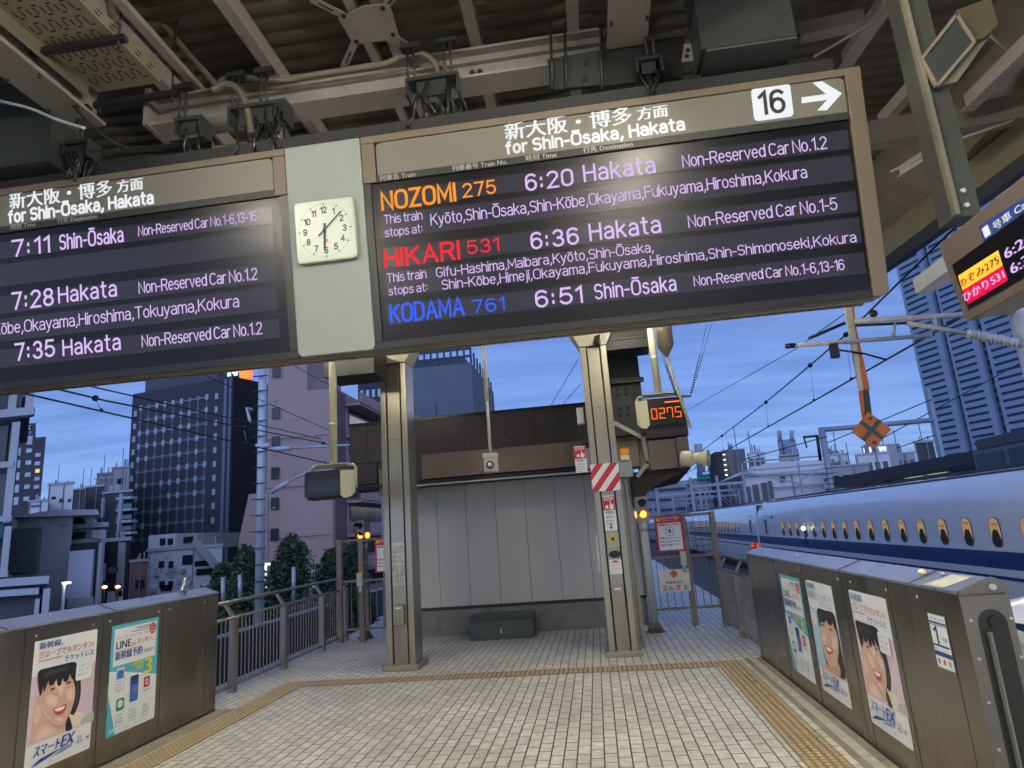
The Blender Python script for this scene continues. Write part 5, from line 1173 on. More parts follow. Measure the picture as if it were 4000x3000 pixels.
def app_poster(pl_, u, v, w, h, lab):
    t = thing('poster', lab, 'poster', tuple(pl_.P(u+w/2, v, .004)), 'advertising posters on the platform gates')
    b = MB(); pl_.rrect(b, u, v, u+w, v+h, .0018, .0035, .012, 3); b.build('sheet', TEALC, t)
    s = Sheet(pl_, u, v, w, h, t)
    s.poly([(.055, .62), (.055, .965), (.95, .965), (.95, .62)], PWH, 'headline_panel')
    s.poly([(0, .585), (.2, .565), (1, .43), (1, .018), (.98, .004), (.18, .004), (.0, .38)], PWH, 'white_panel')
    s.poly([(.055, .62), (.055, .68), (.2, .68), (.2, .62)], PWH, 'panel_corner')
    for (a0, a1, b0) in ((.50, .92, .945), (.52, .94, .932), (.38, .86, .912)): s.poly([(a0, b0), (a1, b0), (a1, b0-.006), (a0, b0-.006)], INK, 'rule')
    s.ell(.865, .90, .075, .058, PRD, 'badge')
    for i, q in enumerate(('さらに', '便利に', '登場')): s.text(q, .82, .925-.030*i, .09, .016, PWH)
    s.text('新サービス「LINEからEX」登場！', .10, .862, .68, .026, QUIET)
    s.text('LINE', .10, .775, .30, .072, INK, bold=.0024)
    s.text('から', .42, .775, .09, .026, INK, bold=.0006)
    s.text('カンタン', .54, .775, .30, .052, ORG, bold=.0018, shear=.12)
    s.text('に', .86, .775, .05, .026, INK)
    s.text('新幹線予約', .09, .672, .56, .072, flat('poster_violet_blue', (.04, .05, .28), .4), bold=.0026)
    s.text('できます！', .68, .676, .23, .032, INK, bold=.0008)
    s.text('会員登録', .43, .575, .26, .040, PYEL, bold=.0014); s.text('不要で', .51, .525, .18, .038, PYEL, bold=.0014)
    s.text('3', .72, .468, .16, .150, PYEL, bold=.0085)
    s.text('ステップ', .90, .55, .08, .016, PYEL)
    # telephones
    for (a0, b0, a1, b1, c_, nm) in ((.13, .385, .30, .60, PGREY, 'phone'), (.43, .245, .60, .485, flat('phone_dark', (.02, .03, .10), .3), 'phone')):
        f = s.rrect(a0, b0, a1, b1, .02, c_, nm)
        if nm and a0 < .2:
            s.rrect(a0+.012, b0+.012, a1-.012, b1-.012, .012, PWH, 'phone_screen', f); s.poly([(a0+.02, .495), (a1-.02, .495), (a1-.02, .575), (a0+.02, .575)], PBL, 'chat_field', f)
            for k in range(3): s.poly([(a0+.03, .475-.025*k), (a1-.05, .475-.025*k), (a1-.05, .466-.025*k), (a0+.03, .466-.025*k)], PGREY, 'chat_line', f)
        else:
            s.rrect(a0+.012, b0+.012, a1-.012, b1-.05, .012, PBL, 'phone_screen', f); s.poly([(a0+.02, .40), (a1-.02, .40), (a1-.02, .43), (a0+.02, .43)], NAVY, 'phone_stripe', f); s.poly([(a0+.06, .335), (a1-.02, .335), (a1-.02, .35), (a0+.06, .35)], ORG, 'phone_glow', f)
    f = s.rrect(.16, .205, .32, .315, .025, PGRN, 'app_icon'); s.ell(.24, .265, .055, .034, PWH, 'bubble', f); s.text('LINE', .20, .259, .08, .012, PGRN, f)
    f = s.rrect(.72, .335, .85, .435, .02, PRD, 'app_icon'); s.ell(.785, .385, .035, .030, PWH, 'mark', f); s.ell(.785, .385, .018, .015, PRD, 'mark_hole', f); s.text('PayPay', .70, .30, .18, .022, QUIET, bold=.0005, shear=.2)
    for k, (a, n_) in enumerate(((.15, '1'), (.43, '2'), (.70, '3'))):
        s.text('STEP'+n_, a, .155, .13, .022, TEALC)
        for j, q in enumerate(('友だち追加', '新幹線予約', 'かんたん')): s.text(q, a, .125-.028*j, .15, .014, INK)
    s.text('ご利用条件等の詳細はウェブサイトをご確認ください', .22, .03, .60, .009, QUIET)
    s.text('JR', .04, .035, .10, .030, PWH, bold=.001)
    return t
GLP = Plane((-4.48, 0, 0), (0, 1, 0), (0, 0, 1), (1, 0, 0))
GRP = Plane((1.88, 0, 0), (0, -1, 0), (0, 0, 1), (-1, 0, 0))
portrait_poster(GLP, 4.89, .20, .66, .965, 'portrait poster of a smiling woman on pink, on the left hand gate', 'pink')
app_poster(GLP, 5.73, .215, .65, .945, 'turquoise and white poster with yellow 3 on the left hand gate')
app_poster(GRP, -7.40, .165, .69, .945, 'turquoise and white poster with yellow 3 on the right hand gate')
portrait_poster(GRP, -6.52, .175, .67, .945, 'portrait poster with light blue background on the right hand gate, between two other posters', 'blue')
portrait_poster(GRP, -5.46, .195, .645, .935, 'portrait poster with pink background on the right hand gate, nearest its end', 'pink')
# car number label
GRP_u = lambda a: -4.25+a*.185
t = thing('car_label', 'white and blue label with a big 1 near the end of the right hand gate', 'label', tuple(GRP.P(-4.15, .8)))
b = MB(); GRP.box(b, -4.255, .79, -4.06, 1.115, .0016, .003); b.build('plate', STEELD, t)
s = Sheet(GRP, -4.25, .82, .185, .29, t)
s.poly([(0, 0), (1, 0), (1, 1), (0, 1)], PWH, 'sheet'); s.text('広島・岡山・新大阪', .08, .90, .84, .05, INK); s.poly([(0, .83), (1, .83), (1, .87), (0, .87)], NAVY, 'blue_line'); s.poly([(0, .80), (1, .80), (1, .815), (0, .815)], NAVY, 'blue_line')
line_text(GRP, '1', INK, t, GRP_u(.22), s.v+.47*s.h, .0062, .03, .29*s.h, sw=1.5, name='numeral'); s.text('号車', .66, .52, .24, .07, NAVY, bold=.001)
s.poly([(0, .40), (.95, .40), (.95, .44), (0, .44)], NAVY, 'blue_line'); s.text('自由席  Non-reserved', .05, .33, .85, .04, QUIET)
s.poly([(0, .22), (1, .22), (1, .31), (0, .31)], NAVY, 'blue_band')
for k in range(3): s.rrect(.04+.32*k, .02, .30+.32*k, .20, .04, PWH, 'icon_field'); s.ell(.17+.32*k, .12, .07, .06, (PRD, PRD, flat('icon_olive', (.3, .3, .05), .5))[k], 'icon')

# ================================================================== RAILINGS AND MESH GATES
RAIL = mat('railing_steel', (.26, .235, .20), .38, .7, var=.12, scale=5)
def railing(side, y0, y1, posts, lab):
    x = 1.97 if side > 0 else -4.80; s_ = side; xo = x+s_*.12
    t = thing('railing', lab, 'railing', (x, (y0+y1)/2, 0), 'stainless railings at the platform edge')
    MB().tube([(xo, y0, 1.10), (xo, y1, 1.10)], .026, 12).build('hand_rail', RAIL, t)
    MB().tube([(x, y0, .91), (x, y1, .91)], .020, 10).build('top_rail', RAIL, t)
    MB().box((x-.02, y0, .07), (x+.02, y1, .10)).build('bottom_rail', RAIL, t)
    y = y0+.07
    while y < y1-.03:
        if all(abs(y-p) > .075 for p in posts): MB().tube([(x, y, .10), (x, y, .90)], .0085, 6, False).build('baluster', RAIL, t)
        y += .098
    for p in posts:
        o = MB().box((x-.045, p-.045, 0), (x+.045, p+.045, .905)).build('post', RAIL, t, .004)
        MB().add([(x-.02, p-.03, .90), (x+.02, p-.03, .90), (xo+.012, p-.03, 1.085), (xo-.025, p-.03, 1.085), (x-.02, p+.03, .90), (x+.02, p+.03, .90), (xo+.012, p+.03, 1.085), (xo-.025, p+.03, 1.085)], [(0,3,2,1),(4,5,6,7),(0,1,5,4),(1,2,6,5),(2,3,7,6),(3,0,4,7)]).build('rail_bracket', RAIL, o)
    return t
railing(1, 8.95, 11.55, (9.05, 10.25, 11.45), 'right hand railing between the gate and the mesh fence')
railing(-1, 7.50, 12.3, (8.35, 9.75, 11.15, 12.2), 'left hand railing between the gate and the mesh fence')
MB_ = MB
def mesh_gate(x0, x1, Y, ztop, posts, zmid, lab, zlow=.28):
    t = thing('mesh_fence', lab, 'fence', ((x0+x1)/2, Y, 0), 'fences closing the platform end')
    FP = mat('fence_brown', (.20, .165, .13), .5, .3, var=.1)
    for p in posts: MB().box((p-.045, Y-.045, 0), (p+.045, Y+.045, ztop)).build('post', FP, t)
    for z in (ztop-.03, zmid, zlow): MB().box((x0, Y-.018, z-.02), (x1, Y+.018, z+.02)).build('rail', FP, t)
    x = x0+.05
    while x < x1:
        if all(abs(x-p) > .06 for p in posts): MB().tube([(x, Y, zlow), (x, Y, zmid)], .008, 6, False).build('baluster', RAIL, t)
        x += .12
    wm = MB(); x = x0
    while x < x1: wm.tube([(x, Y+.003, zmid), (x, Y+.003, ztop-.05)], .0032, 4, False); x += .11
    z = zmid+.06
    while z < ztop-.05: wm.tube([(x0, Y-.003, z), (x1, Y-.003, z)], .0032, 4, False); z += .10
    w_ = wm.build('wire_mesh', DKMET, t)
    return t
mesh_gate(.80, 2.02, 11.7, 1.84, (1.50, 2.0), 1.12, 'mesh fence with brown posts to the right of the booth')
mesh_gate(-4.85, -3.5, 11.9, 1.82, (-4.78, -4.36), 1.06, 'mesh fence with brown posts to the left of the booth', .22)
def warning_sign(x, z0, w, h, Y, lab):
    t = thing('warning_sign', lab, 'sign', (x+w/2, Y, z0), 'red framed warning signs on the mesh fences')
    pl_ = Plane((x, Y, z0), (1, 0, 0), (0, 0, 1), (0, -1, 0))
    b = MB(); pl_.box(b, 0, 0, w, h, 0, .006); b.build('frame', RED, t)
    b = MB(); pl_.box(b, w*.08, h*.035, w*.92, h*.80, .0062, .0075); b.build('field', WHT, t)
    b = MB(); pl_.box(b, w*.06, h*.86, w*.20, h*.95, .0062, .0075); b.build('yellow_mark', YEL, t)
    pl_.text('防犯カメラ作動中', WHT, t, w*.24, h*.91, .0065, width=w*.66, cap=h*.045, lift=0, bold=.0008)
    pl_.text('Security camera in operation', WHT, t, w*.24, h*.865, .0065, width=w*.62, cap=h*.018, lift=0)
    pl_.text('線路内立入禁止', INK, t, w*.12, h*.72, .0078, width=w*.76, cap=h*.06, bold=.0014, lift=0)
    pl_.text('No entry', INK, t, w*.38, h*.675, .0078, width=w*.24, cap=h*.018, lift=0)
    pts_ = [pl_.P(w/2+w*.16*math.cos(math.radians(a)), h*.56+w*.16*math.sin(math.radians(a)), .0078) for a in range(0, 360, 15)]
    mb = MB()
    for i in range(24): mb.bar(pts_[i], pts_[(i+1) % 24], .012, .001, (0, 1, 0))
    mb.build('ring', PKI, t); MB().bar(pl_.P(w*.40, h*.62, .009), pl_.P(w*.60, h*.50, .009), .010, .001, (0, 1, 0)).build('slash', PKI, t)
    fg = [(.50, .63), (.53, .62), (.52, .60), (.56, .60), (.54, .575), (.55, .545), (.54, .50), (.51, .50), (.50, .54), (.47, .50), (.45, .51), (.47, .55), (.46, .585), (.43, .60), (.47, .605), (.48, .62)]
    MB().add([pl_.P(w*a, h*b, .0082) for a, b in fg], [tuple(range(len(fg)))]).build('figure', INK, t)
    for i, q in enumerate(('線路内に立ち入ると', '法律により罰せられます。', '警察に通報します。')): pl_.text(q, INK, t, w*.12, h*(.345-.095*i), .0078, width=w*(.74, .74, .72)[i], cap=h*.045, bold=.001, lift=0)
    return t
warning_sign(1.015, 1.225, .47, .59, 11.62, 'red framed warning sign with a struck out figure on the right hand mesh fence')
warning_sign(-4.06, 1.19, .47, .60, 11.80, 'red framed warning sign half hidden behind the left hand column')
t = thing('no_entry_plate', 'white plate with an orange diamond and red characters low on the right hand fence', 'sign', (1.3, 11.6, .5))
pl_ = Plane((1.055, 11.62, .60), (1, 0, 0), (0, 0, 1), (0, -1, 0)); w, h = .59, .39
q = [pl_.hit(*p) for p in ((2567, 2228), (2690, 2224), (2700, 2309), (2580, 2315))]
u0, v0, w, h = q[3][0], q[3][1], q[2][0]-q[3][0], q[0][1]-q[3][1]
pl_ = Plane(pl_.P(u0, v0), (1, 0, 0), (0, 0, 1), (0, -1, 0))
b = MB(); pl_.box(b, 0, 0, w, h, 0, .005); b.build('plate', mat('plate_white_worn', (.60, .58, .52), .5, var=.08, dirt=((.35, .28, .2), 16, .66)), t)
MB().add([pl_.P(w*.5+a, h*.80+b_, .0056) for a, b_ in ((0, .075), (.075, 0), (0, -.075), (-.075, 0))], [(0, 1, 2, 3)]).build('diamond', ORG, t)
pl_.text('工事', INK, t, w*.5, h*.78, .006, cap=.035, align='c', lift=0)
pl_.text('関係者以外', INK, t, w*.22, h*.36, .0055, width=w*.56, cap=h*.11, lift=0, bold=.001)
pl_.text('立入', INK, t, w*.08, h*.07, .0055, width=w*.36, cap=h*.21, lift=0, bold=.002); pl_.text('禁', RED, t, w*.54, h*.07, .0055, width=w*.13, cap=h*.21, lift=0, bold=.003); pl_.text('止', INK, t, w*.77, h*.07, .0055, width=w*.15, cap=h*.21, lift=0, bold=.002)
for x, nm in ((1.42, 'yellow topped white fire extinguisher case on the right hand mesh fence'), (-4.28, 'yellow topped grey case on the left hand mesh fence')):
    t = thing('equipment_case', nm, 'case', (x, 11.5, .9), 'cases on the mesh fences')
    MB().box((x-.05, 11.55, .98), (x+.05, 11.64, 1.19)).build('case', CREAMG, t, .01); MB().box((x-.052, 11.545, 1.191), (x+.052, 11.645, 1.215)).build('top', YEL, t)
    MB().tube([(x, 11.6, .87), (x, 11.6, .98)], .03, 10).build('handle', CREAMG, t)
# signal posts with amber lamps
def signal_post(x, Y, lab, ang, zb=1.74):
    t = thing('signal_post', lab, 'signal', (x, Y, 0), 'signal posts with amber lamps')
    MB().tube([(x, Y, .14), (x, Y, zb)], .068, 16).build('pole', CREAMG, t)
    MB().tube([(x, Y, zb-.14), (x, Y, zb)], .078, 16).build('collar', CREAMG, t)
    MB().tube([(x, Y, 0.02), (x, Y, .14)], [.13, .07], 12).build('foot', mat('rusty_foot', (.14, .10, .06), .8, var=.4, scale=20), t)
    MB().tube([(x, Y, 0.004), (x, Y, .019)], .15, 16).build('base_plate', mat('rusty_foot', (.1, .1, .1)), t)
    R = Matrix.Rotation(ang, 3, 'Z'); c = Vector((x, Y, zb+.21))
    MB().box((x-.10, Y-.08, zb+.001), (x+.10, Y+.08, zb+.42), R, c).build('housing', mat('signal_grey', (.30, .29, .25), .5, var=.08), t)
    f = R @ Vector((0, -1, 0))
    for z, m_, nm in ((zb+.31, DKMET, 'dark_lamp'), (zb+.13, AMBER, 'amber_lamp')):
        p = Vector((x, Y, z))+f*.082; MB().tube([p, p+f*.015], .058, 18).build(nm, m_, t)
        h_ = MB(); n = 10; vs = []
        for d_, r in ((0, .07), (.10, .066)):
            for k in range(n+1):
                a = math.pi*k/n; vs.append(p+f*d_+(R @ Vector((1, 0, 0)))*math.cos(a)*r+Vector((0, 0, 1))*math.sin(a)*r)
        h_.add(vs, [(k, k+1, k+n+2, k+n+1) for k in range(n)], True); h_.build('visor', DKMET, t)
    p = Vector((x, Y, zb+.13))+(R @ Vector((1 if ang < 0 else -1, 0, 0)))*.101; MB().tube([p, p+(R @ Vector((1 if ang < 0 else -1, 0, 0)))*.012], .055, 16).build('side_lamp', AMBER, t)
    return t
signal_post(.79, 11.2, 'amber lit signal on a pale post right of the booth', .12)
signal_post(-4.45, 12.3, 'amber lit signal on a pale post left of the booth', -.5)
t = thing('thin_pole', 'thin white pole standing behind the left mesh fence', 'pole', (-4.2, 13, 0)); MB().tube([(-4.28, 13.0, .05), (-4.28, 13.0, 3.0)], .035, 10).build('pole', GALV, t)

# ================================================================== TRAINS
TW = mat('train_white', (.80, .82, .84), .22, .0, var=.02, scale=1, coat=.6)
TB = mat('train_blue', (.012, .05, .20), .25, var=.03, coat=.5)
TG = flat('train_seam', (.05, .06, .08), .5)
PANE = mat('lit_window', (.10, .07, .03), .25, emit=.46, ecol=(.74, .44, .19), var=0)
PANED = flat('window_seat_shadow', (.05, .042, .03), .5)
def car_profile():
    # (x from the near side inwards, z)
    pr = [(.10, -.95), (.02, -.6), (0, -.2), (0, .3), (0, 1.0), (.03, 1.5), (.10, 1.80), (.24, 2.02), (.46, 2.20), (.80, 2.30), (1.3, 2.34)]
    return pr+[(2.68-0-p[0]+.0, p[1]) for p in pr[::-1]][1:]
def train_car(y0, y1, lab, rear_door=True, win=True):
    X0 = 8.2; t = thing('train_car', lab, 'train car', (X0+1.3, (y0+y1)/2, 0), 'cars of the white bullet train')
    pr = car_profile(); mb = MB(); n = len(pr)
    vs = [(X0+x, y, z) for y in (y0, y1) for x, z in pr]
    mb.add(vs, [(i, i+1, n+i+1, n+i) for i in range(n-1)], True); mb.add([vs[i] for i in range(n)], [tuple(range(n))]); mb.add([vs[n+i] for i in range(n)], [tuple(range(n))])
    mb.build('body', TW, t)
    MB().box((X0-.004, y0, .28), (X0-.001, y1, .63)).build('blue_stripe', TB, t)
    MB().box((X0-.004, y0, .06), (X0-.001, y1, .13)).build('blue_stripe', TB, t)
    MB().box((X0+.95, y0+.2, 2.34), (X0+1.1, y1-.2, 2.40)).box((X0+.55, y0+.2, 2.22), (X0+.6, y1-.2, 2.27)).build('roof_rail', TG, t)
    MB().box((X0+.25, y0+.3, -1.3), (X0+2.4, y1-.3, -.951)).build('underframe', BLACK, t)
    for yd in ((y0+1.2, y1-1.6)):
        f = MB().box((X0-.003, yd-.42, -.50), (X0-.001, yd-.40, 1.62)).box((X0-.003, yd+.40, -.50), (X0-.001, yd+.42, 1.62)).box((X0-.003, yd-.42, 1.621), (X0+.0, yd+.42, 1.64)).build('door', TG, t)
        MB().box((X0-.003, yd-.14, .75), (X0-.001, yd+.14, 1.42)).build('door_window', TG, f)
    MB().box((X0+.008, y1-2.9, 1.45), (X0+.012, y1-2.7, 1.60)).build('car_number_lamp', TG, t)
    if not win: return t
    first = None; y = y0+4.2; k = 0
    while y < y1-3.6:
        if first is None:
            pts = []
            for a in range(0, 360, 20):
                c, s_ = math.cos(math.radians(a)), math.sin(math.radians(a)); pts.append((.19*math.copysign(abs(c)**.7, c), .31*math.copysign(abs(s_)**.6, s_)))
            fr = MB().slab([(X0-.012, y+a, 1.015+b) for a, b in pts], (1, 0, 0), .011).build('window_frame', TG, t)
            pn = MB().slab([(X0-.0135, y+a*.93, 1.015+b*.96) for a, b in pts], (1, 0, 0), .001).build('pane', PANE, fr)
            lo_ = [(a*.93, b*.96) for a, b in pts if b < -.02]; lo_.sort(key=lambda p: math.atan2(p[1], p[0]))
            st = MB().add([(X0-.0145, y+a, 1.015+b) for a, b in lo_+[(.12, -.01), (.05, .06), (-.08, .05)]], [tuple(range(len(lo_)+3))]).build('seat_back', PANED, fr)
            sh = MB().add([(X0-.0145, y+a, 1.16+b) for a, b in ((-.11, .08), (.08, .10), (.11, .05), (-.12, .03))], [(0, 1, 2, 3)]).build('blind', mat('blind_beige', (.35, .25, .15), .6, emit=.12, ecol=(1, .7, .4), var=0), fr)
            first = fr; yf0 = y
        else:
            c = first.copy(); COL.objects.link(c); c.location = (0, y-yf0, 0)
            for ch in first.children:
                d_ = ch.copy(); COL.objects.link(d_); d_.parent = c; d_.matrix_parent_inverse = Matrix.Identity(4)
                if 'seat' in ch.name: d_.scale = (1, 1, 1)
                if 'blind' in ch.name: d_.location = (0, 0, (0, -.05, -.02, -.09, .02)[k % 5])
        y += 1.04; k += 1
    return t
train_car(9.6, 35.0, 'nearest car of the white train, its lit windows right above the right hand gate')
for i, lab in enumerate(('second car of the white train, just behind the mesh fence post', 'third car of the white train, farther down the track', 'fourth car of the white train, far down the track')):
    train_car(35.4+i*25.4, 60.4+i*25.4, lab, win=i < 2)
for i in range(3):
    y = 35.0+i*25.4
    tag(MB().box((8.35, y, -.7), (10.75, y+.4, 2.15)).build('gangway', TG), ('dark bellows between the nearest and second train cars', 'dark bellows between the second and third train cars', 'dark bellows between the third and fourth train cars')[i], 'gangway', 'bellows between the train cars')
tag(MB().tube([(8.05, 27.0, .35), (8.05, 27.0, 1.0)], .02, 8).build('glint_stake', DKMET), 'thin lamp post standing in front of the nearest train car', 'lamp post')  # added stake, only carries the glowing ball below
tag(MB().sphere((8.02, 27.0, 1.05), .09, 12, 8).build('train_glint', flat('train_glint_glow', (.8, .85, .8), .4, emit=2.4, ecol=(.85, 1, .85))), 'small bright lamp in front of the nearest train car windows', 'lamp')  # no real lamp: glowing ball added for a reflection on the train's side
# nose of the train standing at this platform
def nose():
    t = thing('train_nose', 'white nose of a train with a pointed blue tip beside the right hand gate', 'train', (4.2, 3, 0))
    secs = []; ys = [9.2, 8.8, 8.0, 7.0, 6.0, 5.0, 4.0, 3.0, 1.5, 0, -2, -5, -14]
    for y in ys:
        s_ = min(1, max(0, (9.2-y)/11)); w = 1.62*min(1, (max(0, 9.2-y)/3.2)**.5+.02); ztop = -.42+2.9*(s_**.62); zb = -.9
        ring = []
        for k in range(24):
            a = 2*math.pi*k/24; c, q = math.cos(a), math.sin(a)
            zc = (ztop+zb)/2; hh = max(.05, (ztop-zb)/2)
            ring.append((4.32+w*math.copysign(abs(c)**.38, c), y, zc+hh*math.copysign(abs(q)**.45, q)))
        secs.append(ring)
    mb = MB(); vs = [v for r in secs for v in r]; n = 24
    mb.add(vs, [(i*n+k, i*n+(k+1) % n, (i+1)*n+(k+1) % n, (i+1)*n+k) for i in range(len(ys)-1) for k in range(n)], True)
    mb.add(secs[0], [tuple(range(24))]); mb.add(secs[-1], [tuple(range(24))])
    mb.build('nose_body', TW, t)
    MB().add([(2.68, 5.12, .91), (2.66, 4.2, .97), (2.66, 3.0, 1.02), (2.66, 3.0, .72), (2.66, 4.2, .83)], [(0, 1, 2, 3, 4)]).build('blue_tip', TB, t)
nose()
# red marker standing on the track
t = thing('red_marker', 'round red marker with a black cross just beyond the right hand gate', 'marker', (2.45, 9.2, 0))
c = at(2952, 2140, Y=9.3)
pts = [(c.x+.075*math.cos(math.radians(a)), c.y, c.z+.075*math.sin(math.radians(a))) for a in range(0, 360, 45)]
MB().slab(pts, (0, 1, 0), .01).build('plate', flat('marker_red', (.75, .05, .02), .4, emit=.25, ecol=(1, .06, .02)), t)
MB().box((c.x-.075, c.y-.004, c.z-.009), (c.x+.075, c.y-.001, c.z+.009)).box((c.x-.009, c.y-.007, c.z-.07), (c.x+.009, c.y-.0045, c.z+.07)).build('cross', BLACK, t)
MB().tube([(c.x, c.y+.02, -1.3), (c.x, c.y+.02, c.z)], .012, 8).build('stake', DKMET, t)

# ================================================================== OVERHEAD LINE
WIRE = flat('wire_black', (.012, .013, .016), .5)
def wire(pts, r, lab, grp='overhead wires'):
    return tag(MB().tube(pts, r, 6).build('overhead_wire', WIRE), lab, 'wire', grp)
for X, labs, z0 in ((-8.2, ('lower overhead wire over the left track', 'upper overhead wire over the left track'), 4.25), (5.2, ('lower overhead wire over the right track', 'upper overhead wire over the right track'), 4.15)):
    wire([(X, 4.5, z0), (X, 60, z0), (X, 160, z0)], .016, labs[0]); 
    P2 = [(X, y, z0+.55+.28*math.sin((y-9)/50*math.pi-.3)**2) for y in range(5, 160, 3)] if X > 0 else [(X, 5, 4.40), (X, 10, 4.45), (X, 19, 4.85), (X, 40, 5.2), (X, 160, 5.2)]
    if X > 0: P2 = [(X, 5, 5.6), (X, 12.8, 5.02), (X, 15, 4.95), (X, 19.2, 4.84), (X, 25.7, 4.78), (X, 40, 4.70), (X, 60, 4.9), (X, 110, 4.8), (X, 160, 4.9)]
    wire(P2, .016, labs[1])
    for k, y in enumerate((9.75, 14.5, 19.2, 25.6, 33, 41) if X < 0 else (12.8, 15.0, 19.0, 25.7, 33.0, 40)):
        zz = next(a[2]+(b[2]-a[2])*(y-a[1])/(b[1]-a[1]) for a, b in zip(P2, P2[1:]) if a[1] <= y <= b[1])
        t = thing('wire_dropper', ('dropper with a black clamp between the left track wires, %s' if X < 0 else 'dropper with a black clamp between the right track wires, %s') % ('nearest', 'second nearest', 'third along', 'fourth along', 'fifth along', 'farthest')[k], 'dropper', (X, y, z0), 'droppers of the overhead wires')
        MB().tube([(X, y+.15, z0), (X, y, zz)], .006, 5).build('rod', GALV, t); MB().sphere((X, y, zz), .055, 10, 6).build('clamp', BLACK, t); MB().sphere((X, y+.15, z0+.02), .032, 8, 5).build('lower_clamp', BLACK, t)
wire([at(2610, 1645, X=6.5), at(3105, 1365, X=6.5), at(3300, 1225, X=6.5)], .012, 'feeder wire rising steeply from the horn pole to the board corner')
wire([at(740, 1440, X=-9.5), at(1330, 1700, X=-9.5)], .012, 'feeder wire crossing the pink building above the others')
wire([at(345, 1507, X=-9), at(1255, 1715, X=-9)], .014, 'third wire from the top crossing the dark hotel')
wire([at(1150, 1430, X=-7), at(1500, 1620, X=-7)], .008, 'thin wire at the left display pole')
for a, b, lab in (((3232, 1730), (3640, 1560), 'thin wire passing behind the orange diamond sign'), ((3450, 1710), (4000, 1410), 'thin wire to the right of the diamond sign'), ((3505, 1750), (3650, 1700), 'low thin wire right of the diamond sign'), ((2905, 1795), (3230, 1705), 'thin wire left of the portal post')):
    wire([at(*a, Y=45), at(*b, Y=38)], .03, lab)
for a, b, c_, lab in (((2125, 1630), (2260, 1400), None, 'thin pale wire left of the right hand column'), ((2185, 1595), (2268, 1500), None, 'short thin wire joining the switch box')):
    wire([at(*a, Y=16), at(*b, Y=13)], .007, lab)
# cantilever with insulator at the right
t = thing('cantilever', 'rusty pale cantilever pipes with a ribbed insulator holding the right track wires', 'cantilever', (4.5, 9, 4))
RUST = mat('rusty_white', (.36, .36, .38), .6, var=.2, dirt=((.20, .10, .06), 9, .58), scale=8)
c1 = at(3075, 1352, Y=9); c2 = at(3640, 1310, Y=9); MB().tube([c1, c2], .030, 10).build('lower_pipe', RUST, t); MB().tube([c1-Vector((.02, 0, 0)), c1+Vector((.10, 0, 0))], .036, 10).build('pipe_end', BLACK, t)
c3 = at(3340, 1255, Y=9); c4 = at(4010, 1215, Y=9); MB().tube([at(3160, 1322, Y=9), at(3300, 1262, Y=9)], .022, 8).build('strut', DKMET, t); MB().tube([c3, c4], .038, 10).build('upper_pipe', RUST, t); MB().tube([c3+Vector((0, 0, -.06)), at(3540, 1262, Y=9)], .02, 8).build('support_bar', DKMET, t)
c5 = at(3540, 1262, Y=9); c6 = at(3775, 1302, Y=9); c7 = at(3975, 1340, Y=9); MB().tube([c5, c6], .032, 10).build('diagonal_pipe', RUST, t)
rs = []; ps = []
for k in range(49): ps.append(c6+(c7-c6)*k/48); rs.append(.075 if k % 4 == 2 else .052)
MB().tube(ps, rs, 14).build('insulator', mat('porcelain', (.42, .43, .46), .3, var=.06), t); MB().tube([c7, c7+(c7-c6)*.4], .03, 8).build('end_rod', RUST, t)
MB().tube([at(3495, 1262, Y=9), at(3490, 1318, Y=9)], .022, 8).build('clip', RUST, t); MB().tube([at(3650, 1225, Y=9), at(3655, 1280, Y=9)], .022, 8).build('clip', RUST, t)
MB().sphere(at(3412, 1225, Y=9), .055, 10, 6).build('wire_clamp', BLACK, t); q = at(3258, 1365, Y=9)
MB().box((q.x-.05, 8.96, q.z-.12), (q.x+.05, 9.04, q.z+.08)).build('bracket_block', DKGRN, t)
MB().tube([q, at(3370, 1380, Y=9), at(3462, 1405, Y=9)], .014, 8).build('steady_arm', DKMET, t)
MB().tube([(5.95, 9.05, -1.4), (5.95, 9.05, 5.4)], .15, 12).build('mast', GALV, t)
# left mast with steps
t = thing('catenary_mast', 'pale blue grey mast with climbing rungs left of the pink building', 'mast', (-9.5, 18, 0))
MB().tube([(-9.6, 18, -1.6), (-9.6, 18, 9)], .125, 14).build('mast', mat('mast_paint', (.46, .52, .60), .5, .2, var=.05), t)
for k in range(16): MB().box((-9.82, 17.82, .4+k*.46), (-9.36, 17.86, .425+k*.46)).build('rung', DKMET, t)
for (a, b, r, nm) in (((1060, 1755), (1140, 1750), .075, 'insulator'), ((1140, 1750), (1370, 1738), .035, 'arm'), ((1060, 1922), (1130, 1880), .07, 'insulator'), ((1130, 1880), (1230, 1830), .035, 'arm')):
    MB().tube([at(*a, Y=18), at(*b, Y=18)], r, 10).build(nm, mat('mast_paint', (.5, .5, .5)), t)
MB().box((-9.75, 17.9, 4.70), (-9.35, 18.1, 4.80)).build('bracket', GALV, t)
tag(MB().tube([at(985, 1600, Y=18), at(965, 1592, Y=18), at(975, 1640, Y=18), at(980, 1650, Y=18)], .05, 8).build('line_insulator', GALV), 'small hanging insulator beside the dark hotel edge', 'insulator')
